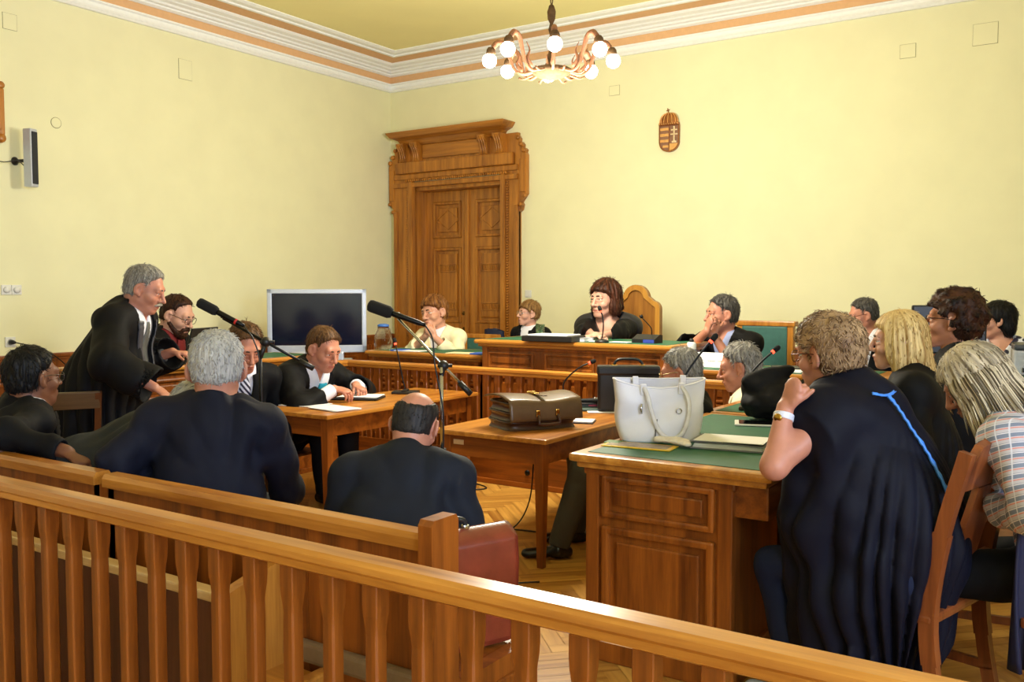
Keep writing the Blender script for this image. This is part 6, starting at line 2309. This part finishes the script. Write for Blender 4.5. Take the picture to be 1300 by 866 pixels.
for nm, side in (('strap', 1), ('strap', -1)):
    if side == 1: pts = [(-.075, fy(0, HT) , HT * .88), (-.06, fy(0, .2) - .012, .2), (-.045, fy(0, .12) - .014, .13), (-.015, fy(0, .04) - .012, .055), (.03, fy(0, .02) - .012, .02), (.085, fy(0, .03) - .014, .04), (.115, fy(.1, .12) - .014, .12), (.115, fy(.1, .2) - .012, .19), (.09, fy(.1, HT), HT * .90)]
    else: pts = [(-.10, .03, HT * .98), (-.13, .06, HT * .9), (-.15, .08, .18), (-.12, .11, .08), (0, .125, .03), (.12, .11, .08), (.14, .07, .2), (.11, .03, HT)]
    b = MB(); q = bez(pts, 40); b.tube(q, .0095, 8, flat=.5, up=(0, 1, 0)); b.build(nm, plain('white_strap', srgb(220, 216, 214), rough=.45), t)
    for k in (0, -1):
        b = MB(); b.cbox((pts[k][0], pts[k][1] + .002 * side, pts[k][2] - .012), (.026, .012, .05), .004); b.build('strap_tab', MT, t)
b = MB(); pts = [(.075 + .011 * math.cos(2 * PI * i / 16), fy(.07, .13) - .004, .135 + .011 * math.sin(2 * PI * i / 16)) for i in range(16)]; b.tube(pts, .003, 6, closed=True); b.build('emblem_ring', M_CHROME, t)
b = MB(); b.tube([(-.085, fy(.08, .17) - .004, .165), (-.088, fy(.08, .17) - .006, .145), (-.085, fy(.08, .17) - .004, .122)], [.004, .006, .004], 8); b.build('zip_pull', M_CHROME, t)
b = MB(); b.tube(bez([(-.02, fy(0, .1) - .003, .10), (-.028, fy(0, .04) - .006, .05), (-.03, fy(0, .0) - .004, .006)], 8), .0022, 6); b.tube(bez([(.172, -.02, .10), (.178, -.025, .05), (.176, -.03, .004)], 8), .0022, 6); b.build('piping', M_BLACK, t)

# magazine, napkin, folder, tablet, black cloth
P = W(812, 567, z=.853)
t = empty('magazine', 'yellow bordered magazine under the front of the white tote bag', 'magazine', (P.x, P.y, .853), math.radians(6))
b = MB(); b.box((-.15, -.062, 0), (.15, .062, .005), .001); b.build('cover', plain('yellow_cover', srgb(228, 186, 40), rough=.3), t)
b = MB(); b.box((-.135, -.045, .005), (.13, .05, .0058)); b.build('picture', plain('magazine_photo', srgb(150, 130, 112), rough=.3, var=.5, scale=60), t)
b = MB(); b.box((-.165, .01, .0), (-.10, .075, .0065), .001); b.build('green_corner', plain('green_print', srgb(60, 120, 60), rough=.3), t)
f = Field([cone((-.06, 0, .012), (.06, .01, .012), .03, .022, .02, (V3(0, 0, 1), .45)), cone((.02, .02, .014), (.09, -.02, .01), .022, .016, .02, (V3(0, 0, 1), .5))], .004)
f.push(lambda P: .004 * vnoise(P * 70, 4)); V, F = f.surface(); V[:, 2] -= V[:, 2].min()
P = W(853, 566, z=.853); o = fast_mesh('napkin', V, F, plain('cream_cloth', srgb(224, 216, 204), rough=.8)); o.location = (P.x, P.y, .8595); o.rotation_euler = (0, 0, -.2); tag(o, 'crumpled cream cloth at the foot of the tote bag', 'napkin')
P = W(925, 567, z=.855)
t = empty('folder', 'thick grey folder full of white paper by the elbow of the robed woman', 'folder', (P.x, P.y, .853), math.radians(8))
b = MB(); b.box((-.14, -.10, 0), (.16, .10, .005), .001)
bb = MB().box((-.14, -.10, 0), (.16, .10, .004), .001); bb.xf(Matrix.Translation((0, 0, .026)) @ Matrix.Rotation(.03, 4, 'Y')); b.add(bb.v, bb.f); b.build('cover', plain('folder_grey', srgb(120, 122, 132), rough=.5), t)
b = MB()
for k in range(4): b.box((-.128 + .002 * k, -.094, .006 + k * .0045), (.155, .096, .0098 + k * .0045))
b.box((-.125, -.096, .034), (.158, .098, .036)); b.build('pages', M_PAPER, t)
P = W(962, 538, z=.856)
t = empty('tablet', 'white framed tablet lying in front of the black cloth heap', 'tablet', (P.x, P.y, .853), math.radians(20))
b = MB(); b.box((-.11, -.08, 0), (.13, .08, .009), .004); b.build('case', M_PLASTIC_W, t)
b = MB(); b.box((-.09, -.07, .009), (.11, .07, .0098)); b.build('screen', plain('black_glass', srgb(10, 11, 14), rough=.08), t)
P = W(974, 535, z=.856)
prs = [ell((0, 0, .07), (.15, .13, .085)), ell((-.05, .03, .13), (.09, .09, .07)), ell((.08, .02, .12), (.10, .10, .06)), cone((-.02, -.06, .10), (.15, -.02, .17), .03, .035, .03), cone((-.12, .0, .16), (.06, .05, .2), .025, .03, .03), ell((.16, .03, .06), (.1, .1, .06))]
f = Field(prs, .006)
f.push(lambda P: .016 * (1 - 2 * np.abs(vnoise(P * V3(9, 9, 14), 8))) + .007 * vnoise(P * 26, 3), .05)
f.keep(Prim('half', n=V3(0, 0, -1), c=-.002)); V, F = f.surface()
o = fast_mesh('black_cloth', V, F, cloth('black_bag_cloth', srgb(12, 12, 16), rough=.8, spec=.25)); o.location = (P.x + .0, P.y + .12, .853); o.rotation_euler = (0, 0, .5); o.scale = (1.25, 1.2, 1.2); tag(o, 'crumpled heap of black cloth on the green desk behind the tablet', 'cloth bag')

# ------------------------------------------------------------------ things on the judges' bench and the lower desks
ZB = 1.1125
P = W(650, 431, d=7.35)
t = empty('drinking_glass', 'clear drinking glass of water at the left end of the tall bench', 'glass', (P.x, 6.55, ZB))
b = MB(); b.lathe([(.001, .004), (.028, .004), (.038, .115), (.041, .115), (.031, 0), (.001, 0)], 20, cap=False); b.build('glass', glassy('clear_glass', (.97, .99, 1, 1), .01, 1.15, .45), t)
b = MB(); b.lathe([(.001, .005), (.0275, .005), (.033, .06), (.001, .06)], 20, cap=False); b.build('water', glassy('water', (.9, .96, 1, 1), 0, 1.08, .4), t)
P = W(695, 431, d=7.15)
t = empty('binder', 'black binder with white papers on top, left part of the tall bench', 'binder', (P.x, P.y + .06, ZB), .06)
b = MB(); b.box((-.20, -.13, 0), (.24, .13, .045), .006); b.build('cover', M_BLACK, t)
b = MB(); b.box((-.15, -.12, .046), (.20, .12, .056), .002); b.build('papers', M_PAPER, t)
P = W(718, 433, z=ZB); P.y = max(P.y, 6.24)
t = empty('book', 'pale grey closed book at the front edge of the tall bench', 'book', (P.x + .04, 6.27, ZB), .05)
b = MB(); b.box((-.15, -.08, 0), (.15, .08, .004), .001); b.box((-.15, -.08, .026), (.15, .08, .03), .001); b.box((-.15, .076, 0), (.15, .08, .03)); b.build('cover', plain('grey_cover', srgb(168, 168, 176), rough=.4), t)
b = MB(); b.box((-.146, -.076, .0045), (.146, .075, .0255)); b.build('pages', M_PAPER, t)
for px, lb in ((748, 'small white note under the hands of the presiding woman'), (790, 'white sheet right of the round microphone foot')):
    P = W(px, 433, d=7.05); o = MB().box((-.08, -.05, 0), (.08, .05, .003)).build('paper_sheet', M_PAPER); o.location = (P.x, 6.32, ZB); tag(o, lb, 'paper')
ZI = .9645
P = W(485, 447, d=8.5)
t = empty('water_jug', 'glass water jug with blue lid beside the television', 'jug', (P.x, P.y + .02, ZI), -.3)
b = MB(); b.lathe([(.001, .006), (.075, .006), (.085, .05), (.078, .13), (.05, .19), (.05, .215), (.053, .215), (.053, .19), (.082, .13), (.089, .05), (.08, 0), (.001, 0)], 24, cap=False); b.build('glass', glassy('jug_glass', (.95, .98, 1, 1), .01, 1.15, .5), t)
b = MB(); b.lathe([(.001, .007), (.074, .007), (.083, .05), (.077, .10), (.001, .10)], 24, cap=False); b.build('water', glassy('water', (.9, .96, 1, 1), 0, 1.08, .4), t)
b = MB(); b.lathe([(.05, .212), (.054, .216), (.054, .232), (.03, .24), (.001, .24)], 20); b.build('lid', plain('blue_lid', srgb(60, 110, 190), rough=.4), t)
b = MB(); b.tube(bez([(.055, 0, .20), (.11, 0, .19), (.125, 0, .12), (.085, 0, .06)], 16), .008, 8); b.build('handle', glassy('jug_glass', (.95, .98, 1, 1), .01, 1.15, .5), t)
for px, d, sx, m, lb, cat in ((505, 8.3, .12, M_BLUEF, 'small blue packet by the water jug', 'packet'), (520, 8.25, .26, M_PAPER, 'white sheet in front of the woman in cream jacket', 'paper'),
                              (590, 7.95, .30, M_CREAMP, 'cream papers right of the woman in cream jacket', 'paper'), (612, 7.85, .16, M_BLUEF, 'blue folder at the right end of the lower left desk', 'folder')):
    P = W(px, 450, d=d); b = MB(); b.box((-sx / 2, -.08, 0), (sx / 2, .08, .012 if m is M_BLUEF else .006), .002); o = b.build(cat if cat != 'paper' else 'paper_sheet', m); o.location = (P.x, min(max(P.y, 6.36), 6.8), ZI); o.rotation_euler = (0, 0, .15); tag(o, lb, cat)
ZL = .9475
P = W(896, 466, z=ZL)
t = empty('name_plate', 'white folded name card in front of the man covering his mouth', 'name plate', (P.x + .02, P.y + .05, ZL), .0)
b = MB(); b.prism([(-.05, 0), (0, .105), (.05, 0), (.046, 0), (0, .098), (-.046, 0)], -.17, .17, 'YZ'); b.build('card', M_PLASTIC_W, t)
cu = bpy.data.curves.new('lettering', 'FONT'); cu.body = 'Dr.'; cu.size = .036; cu.align_x = 'LEFT'; cu.extrude = .0003
to = bpy.data.objects.new('tmp', cu); C.objects.link(to)
bpy.context.view_layer.update()
me = bpy.data.meshes.new_from_object(to.evaluated_get(bpy.context.evaluated_depsgraph_get())); bpy.data.objects.remove(to)
me.materials.clear(); me.materials.append(plain('grey_ink', srgb(150, 150, 160), rough=.6))
lo = bpy.data.objects.new('lettering', me); C.objects.link(lo); lo.parent = t; lo.location = (-.075, -.0345, .036); lo.rotation_euler = (math.atan2(.105, .05), 0, 0)
b = MB()
for x0, x1 in ((-.015, .045), (.06, .12)):                        # the rest of the line is too faint to read
    b.tube([(x0 + (x1 - x0) * i / 14, -.0335 + .0035 * math.sin(i * 2.4), .047 + .007 * math.sin(i * 2.4)) for i in range(15)], .0016, 5)
b.build('faint_writing', plain('grey_ink', srgb(150, 150, 160), rough=.6), t)
P = W(859.5, 451, d=6.75)
t = empty('water_bottle', 'small white plastic bottle with dark cap at the left end of the lower right desk', 'bottle', (P.x + .06, 6.42, ZL))
b = MB(); b.lathe([(.001, 0), (.034, .002), (.036, .01), (.036, .16), (.03, .175), (.016, .18)], 20); b.build('body', M_PLASTIC_W, t)
b = MB(); b.lathe([(.018, .178), (.018, .195), (.01, .205), (.001, .206)], 14); b.build('cap', M_BLACK, t)
b = MB()
for z in (.085, .10, .115): b.lathe([(.0363, z), (.0366, z), (.0366, z + .007), (.0363, z + .007)], 20, cap=False)
b.build('label_lines', plain('label_ink', srgb(90, 120, 160), rough=.5), t)
P = W(1001, 460, d=6.6)
t = empty('laptop', 'small open laptop with bluish screen beyond the heap of black cloth', 'laptop', (P.x, P.y - .05, ZL), math.radians(200))
b = MB(); b.box((-.1, -.13, 0), (.1, .13, .014), .004); b.build('keyboard_base', M_BLACK, t)
b = MB(); bb = MB().box((-.005, -.13, 0), (.005, .13, .17), .003); bb.xf(Matrix.Translation((-.1, 0, .012)) @ Matrix.Rotation(-.25, 4, 'Y')); b.add(bb.v, bb.f); b.build('lid', M_BLACK, t)
b = MB(); bb = MB().box((.0052, -.115, .015), (.006, .115, .155)); bb.xf(Matrix.Translation((-.1, 0, .012)) @ Matrix.Rotation(-.25, 4, 'Y')); b.add(bb.v, bb.f); b.build('screen', glow('blue_screen', (.10, .12, .45, 1), .5), t)
for px, lb in ((972, 'white papers in front of the green upholstered chair'), (1010, 'white papers next to the small open laptop')):
    P = W(px, 466, d=6.5); o = MB().box((-.12, -.09, 0), (.12, .09, .008), .001).build('paper_sheet', M_PAPER); o.location = (P.x, 6.33, ZL); tag(o, lb, 'paper')

# right hand desk: monitor and printer
ZR = .9625
P = W(1204, 424, d=6.15)
t = empty('monitor', 'black computer monitor seen from behind, in front of the dotted blouse', 'monitor', (P.x, P.y, ZR), math.radians(200))
b = MB(); b.box((-.235, -.02, .12), (.235, .02, .12 + .33), .012); b.build('housing', plain('monitor_back', srgb(26, 27, 34), rough=.35), t)
b = MB(); b.box((-.11, .02, .18), (.11, .045, .36), .015); b.bar((0, .03, .2), (0, .04, .012), .06, .03, up=(0, 1, 0)); b.build('neck', M_BLACK, t)
b = MB(); b.lathe([(.12, 0), (.12, .01), (.04, .018)], 24); b.build('foot', M_BLACK, t)
P = W(1300, 458, d=5.9)
t = empty('printer', 'grey desktop printer with dark top at the right edge', 'printer', (P.x + .12, P.y + .15, ZR), math.radians(8))
b = MB(); b.box((-.2, -.17, 0), (.2, .17, .16), .012); b.build('case', plain('printer_grey', srgb(176, 178, 184), rough=.45), t)
b = MB(); b.box((-.2, -.17, .16), (.2, .17, .20), .015); b.build('lid', plain('printer_dark', srgb(60, 62, 70), rough=.4), t)
b = MB(); b.box((-.15, -.19, .02), (.15, -.165, .05), .004); b.build('tray', M_BLACK, t)

# ------------------------------------------------------------------ fittings on the walls
X = XL
def wall_plate(name, label, cat, y, z, w, h, parts, xx=XL, rz=PI / 2):
    t = empty(name, label, cat, (xx, y, z), rz)                     # local -Y faces into the room
    b = MB(); b.box((-w / 2, -.012, -h / 2), (w / 2, 0, h / 2), .004); b.build('plate', M_PLASTIC_W, t)
    parts(t)
    return t
def dial(t):
    b = MB(); b.lathe([(.028, 0), (.027, .012), (.012, .016)], 20, (0, -.012, 0), 0, Matrix.Rotation(PI / 2, 3, 'X')); b.build('knob', M_PLASTIC_W, t)
wall_plate('dimmer_switch', 'white rotary wall switch nearest the left picture edge', 'switch', 3.965, 1.52, .082, .082, dial)
wall_plate('dimmer_switch', 'white rotary wall switch right beside another one on the left wall', 'switch', 4.05, 1.52, .082, .082, dial)
def plug(t):
    b = MB(); b.lathe([(.026, 0), (.024, .004), (.02, .005)], 20, (0, -.012, 0), 0, Matrix.Rotation(PI / 2, 3, 'X')); b.build('recess', plain('socket_grey', srgb(170, 170, 168)), t)
wall_plate('wall_socket', 'white wall socket with a black plug on the left wall', 'socket', 3.985, 1.085, .085, .085, plug)
t = empty('power_plug', 'black plug and cable hanging from the left wall socket', 'plug', (XL, 3.985, 1.085), PI / 2)
b = MB(); b.tube([(0, -.017, 0), (0, -.05, 0), (.02, -.06, -.005)], [.02, .018, .008], 12); b.build('plug', M_BLACK, t)
b = MB(); b.tube(bez([(.02, -.06, -.005), (.22, -.12, -.07), (.45, -.10, -.25), (.62, -.08, -.55), (.7, -.08, -.86)], 24), .005, 6); b.build('cable', M_BLACK, t)
t = wall_plate('light_switch', 'white light switch right of the carved door', 'switch', YB, 1.482, .085, .085, lambda t: MB().box((-.03, -.018, -.03), (.03, -.012, .03), .003).build('rocker', M_PLASTIC_W, t), -5.608, 0)
t.location = (-5.608, YB, 1.482)
# column loudspeaker
t = empty('wall_speaker', 'slim black and silver column loudspeaker on the left wall', 'loudspeaker', (XL, 4.066, 2.61), PI / 2 + .35)
b = MB(); b.box((-.04, -.20, -.24), (.04, -.12, .24), .012); b.build('housing', plain('silver_plastic', srgb(196, 202, 216), rough=.3), t)
b = MB(); b.box((-.03, -.208, -.215), (.03, -.198, .215), .004); b.build('grille', plain('speaker_grille', srgb(30, 34, 44), rough=.6, bump=.4, bscale=800), t)
b = MB(); b.tube([(0, -.01, -.02), (0, -.12, -.02)], .014, 10); b.lathe([(.035, 0), (.035, .012), (.02, .02)], 14, (0, 0, -.02), 0, Matrix.Rotation(PI / 2, 3, 'X')); b.build('bracket', M_BLACK, t)
b = MB(); b.tube(bez([(-.02, -.12, -.07), (-.08, -.1, -.03), (-.16, -.04, -.05), (-.3, -.035, -.04)], 14), .004, 6); b.build('cable', M_BLACK, t)
# carved frame end at the left edge
t = empty('carved_frame', 'carved wooden frame edge at the far left above the loudspeaker', 'frame', (XL, 3.76, 2.975), PI / 2)
b = MB(); b.box((-.5, -.05, -.19), (.215, 0, .19), .012); b.box((-.45, -.065, -.15), (.185, -.04, .15), .01); b.build('board', dwood('Z'), t)
b = MB(); b.lathe([(.035, 0), (.03, .05), (.01, .055)], 14, (.19, 0, .215), 0, Matrix.Rotation(PI / 2, 3, 'X')); b.lathe([(.04, 0), (.035, .05), (.01, .055)], 14, (.185, 0, -.215), 0, Matrix.Rotation(PI / 2, 3, 'X')); b.box((-.4, -.05, .18), (.18, 0, .235), .01); b.box((-.4, -.05, -.24), (.17, 0, -.18), .01); b.build('scroll', dwood('Z'), t)
# painted-over cover plates
def cover(label, loc, rz, w, h, round_=False):
    b = MB()
    if round_: b.lathe([(w / 2, 0), (w / 2, .004), (w / 2 - .006, .006)], 28, (0, 0, 0), 0, Matrix.Rotation(PI / 2, 3, 'X'))
    else: b.box((-w / 2, -.006, -h / 2), (w / 2, 0, h / 2), .003)
    o = b.build('cover_plate', M_WALL); o.location = loc; o.rotation_euler = (0, 0, rz)
    b = MB()
    if round_: b.tube([(math.cos(2 * PI * i / 28) * w / 2, -.002, math.sin(2 * PI * i / 28) * w / 2) for i in range(28)], .003, 6, closed=True)
    else: b.tube([(-w / 2, -.002, -h / 2), (w / 2, -.002, -h / 2), (w / 2, -.002, h / 2), (-w / 2, -.002, h / 2)], .0028, 6, closed=True)
    b.build('seam', plain('seam_grey', srgb(150, 144, 104), rough=.9), o)
    return tag(o, label, 'cover plate')
cover('square painted-over cover plate at the far left just under the cornice', (XL, 4.06, 3.73), PI / 2, .115, .13)
cover('square painted-over cover plate on the left wall nearer the room corner', (XL, 5.76, 3.68), PI / 2, .15, .19)
cover('round painted-over cover plate on the left wall', (XL, 4.433, 2.962), PI / 2, .09, .09, True)
cover('painted-over plate on the back wall between chandelier and crest', (-4.52, YB, 3.653), 0, .12, .1)
cover('small square painted-over plate high on the right of the back wall', (-1.60, YB, 3.647), 0, .13, .12)
cover('largest painted-over plate at the top right of the back wall', (-.985, YB, 3.703), 0, .19, .18)

# bronze coat of arms
t = empty('coat_of_arms', 'bronze crowned coat of arms mounted on the back wall', 'coat of arms', (-3.875, YB, 3.13), 0)
MBZ = plain('bronze_dark', srgb(160, 104, 60), rough=.35, metal=.7, var=.2); MBL = plain('bronze_light', srgb(236, 180, 112), rough=.35, metal=.5, var=.1); MGR = plain('bronze_grey', srgb(150, 112, 92), rough=.4, metal=.5)
def shield(k=1.0):
    return [(-.112 * k, .09 * k), (.112 * k, .09 * k)] + [(.112 * k * math.cos(a), -.06 * k - .125 * k * math.sin(a) ** .8) for a in [PI / 2 * i / 10 for i in range(1, 11)]] + [(-.112 * k * math.cos(a), -.06 * k - .125 * k * math.sin(a) ** .8) for a in [PI / 2 * (10 - i) / 10 for i in range(1, 10)]]
b = MB(); b.prism(shield(), -.025, 0, 'XZ'); b.build('shield', MGR, t)
b = MB()
so, si = shield(), shield(.92); n = len(so)
vs = [(q[0], -.034, q[1]) for q in so] + [(q[0], -.034, q[1]) for q in si] + [(q[0], -.02, q[1]) for q in so] + [(q[0], -.02, q[1]) for q in si]
fs = []
for i in range(n):
    j = (i + 1) % n; fs += [(i, j, n + j, n + i), (i, 2 * n + i, 2 * n + j, j), (n + i, n + j, 3 * n + j, 3 * n + i)]
b.add(vs, fs); b.box((-.004, -.032, -.17), (.004, -.02, .09)); b.build('rim', MBZ, t)
b = MB()
for z0, z1, xw in ((.035, .065, .1), (-.025, .005, .1), (-.085, -.055, .1), (-.14, -.115, .07)): b.box((-xw, -.031, z0), (-.006, -.02, z1), .004)
b.build('stripes', MBL, t)
b = MB(); b.box((.048, -.034, -.075), (.062, -.02, .075), .003); b.box((.022, -.034, .03), (.088, -.02, .044), .003); b.box((.016, -.034, -.015), (.094, -.02, 0), .003); b.box((.03, -.033, -.095), (.08, -.02, -.075), .004)
b.build('double_cross', plain('bronze_bright', srgb(250, 226, 190), rough=.3, metal=.6), t)
b = MB(); b.prism([(.006, -.10), (.098, -.10), (.09, -.13), (.06, -.155), (.006, -.175)], -.031, -.02, 'XZ'); b.build('hill', MBL, t)
b = MB(); b.grid(lambda u, v: Vector((.105 * math.cos(PI * u) * math.cos(v * PI / 2) ** .7, -.03 - .03 * math.sin(PI * u) * math.cos(v * PI / 2), .105 + .105 * math.sin(v * PI / 2))), 24, 12); b.box((-.11, -.05, .088), (.11, 0, .112), .008); b.build('crown', MBZ, t)
b = MB()
for i in range(9):
    b.sphere((-.096 + i * .024, -.052, .10), .007, 8)
for k in range(7):
    a = PI * (k + .5) / 7
    b.tube([(.105 * math.cos(a) * math.cos(v) ** .7, -.034 - .03 * math.sin(a) * math.cos(v), .107 + .105 * math.sin(v)) for v in [PI / 2 * j / 8 for j in range(9)]], .004, 6)
b.build('crown_beading', MBL, t)
b = MB(); b.bar((-.01, -.02, .208), (-.022, -.02, .262), .008, .008); b.bar((-.034, -.02, .238), (.0, -.02, .246), .008, .008); b.build('crown_cross', MBZ, t)

# ------------------------------------------------------------------ cables on the parquet
b = MB(); q = bez([(-2.98, 4.75, .69), (-2.97, 4.72, .45), (-2.99, 4.7, .2), (-3.05, 4.62, .05), (-3.2, 4.55, .006), (-3.25, 4.62, .006), (-3.1, 4.72, .006), (-2.75, 4.78, .006), (-2.3, 4.9, .006)], 60); b.tube(q, .005, 6)
tag(b.build('cable', M_BLACK), 'black cable dropping from the briefcase table and curling on the parquet', 'cable')
b = MB(); q = bez([(-4.5, 5.6, .5), (-4.46, 5.58, .2), (-4.35, 5.5, .006), (-4.1, 5.45, .006), (-3.95, 5.6, .006), (-4.15, 5.7, .006), (-4.5, 5.65, .006)], 40); b.tube(q, .005, 6)
tag(b.build('cable', M_BLACK), 'black cable looped on the floor at the far table leg', 'cable')

# robe hung over the chair at the right edge and a bright blue scarf on a seat
P = W(1290, 640, d=2.95)
t = empty('hanging_robe', 'dark blue robe hanging at the right edge over the chair back', 'robe', (P.x + .06, P.y, .30), math.radians(80))
b = MB(); b.grid(lambda u, v: Vector((-.13 + .26 * u, .03 * math.sin(u * 19 + v * 2) * (1 - .5 * v) + .02 * math.sin(u * 7), .55 * v)), 60, 14); b.build('cloth_panel', plain('deep_blue_cloth', srgb(14, 18, 52), rough=.7, bump=.1), t, solidify=.012)
f = Field([ell((0, 0, .02), (.05, .035, .028)), cone((.03, 0, .02), (.07, .02, .04), .022, .016)], .004)
f.push(lambda P: .006 * vnoise(P * 60, 5)); V, F = f.surface(); V[:, 2] -= V[:, 2].min()
o = fast_mesh('scarf', V, F, cloth('cyan_cloth', srgb(40, 150, 214)))
o.location = (-.50, 3.19, .474); tag(o, 'crumpled bright blue scarf on the chair seat behind the robed woman', 'scarf')
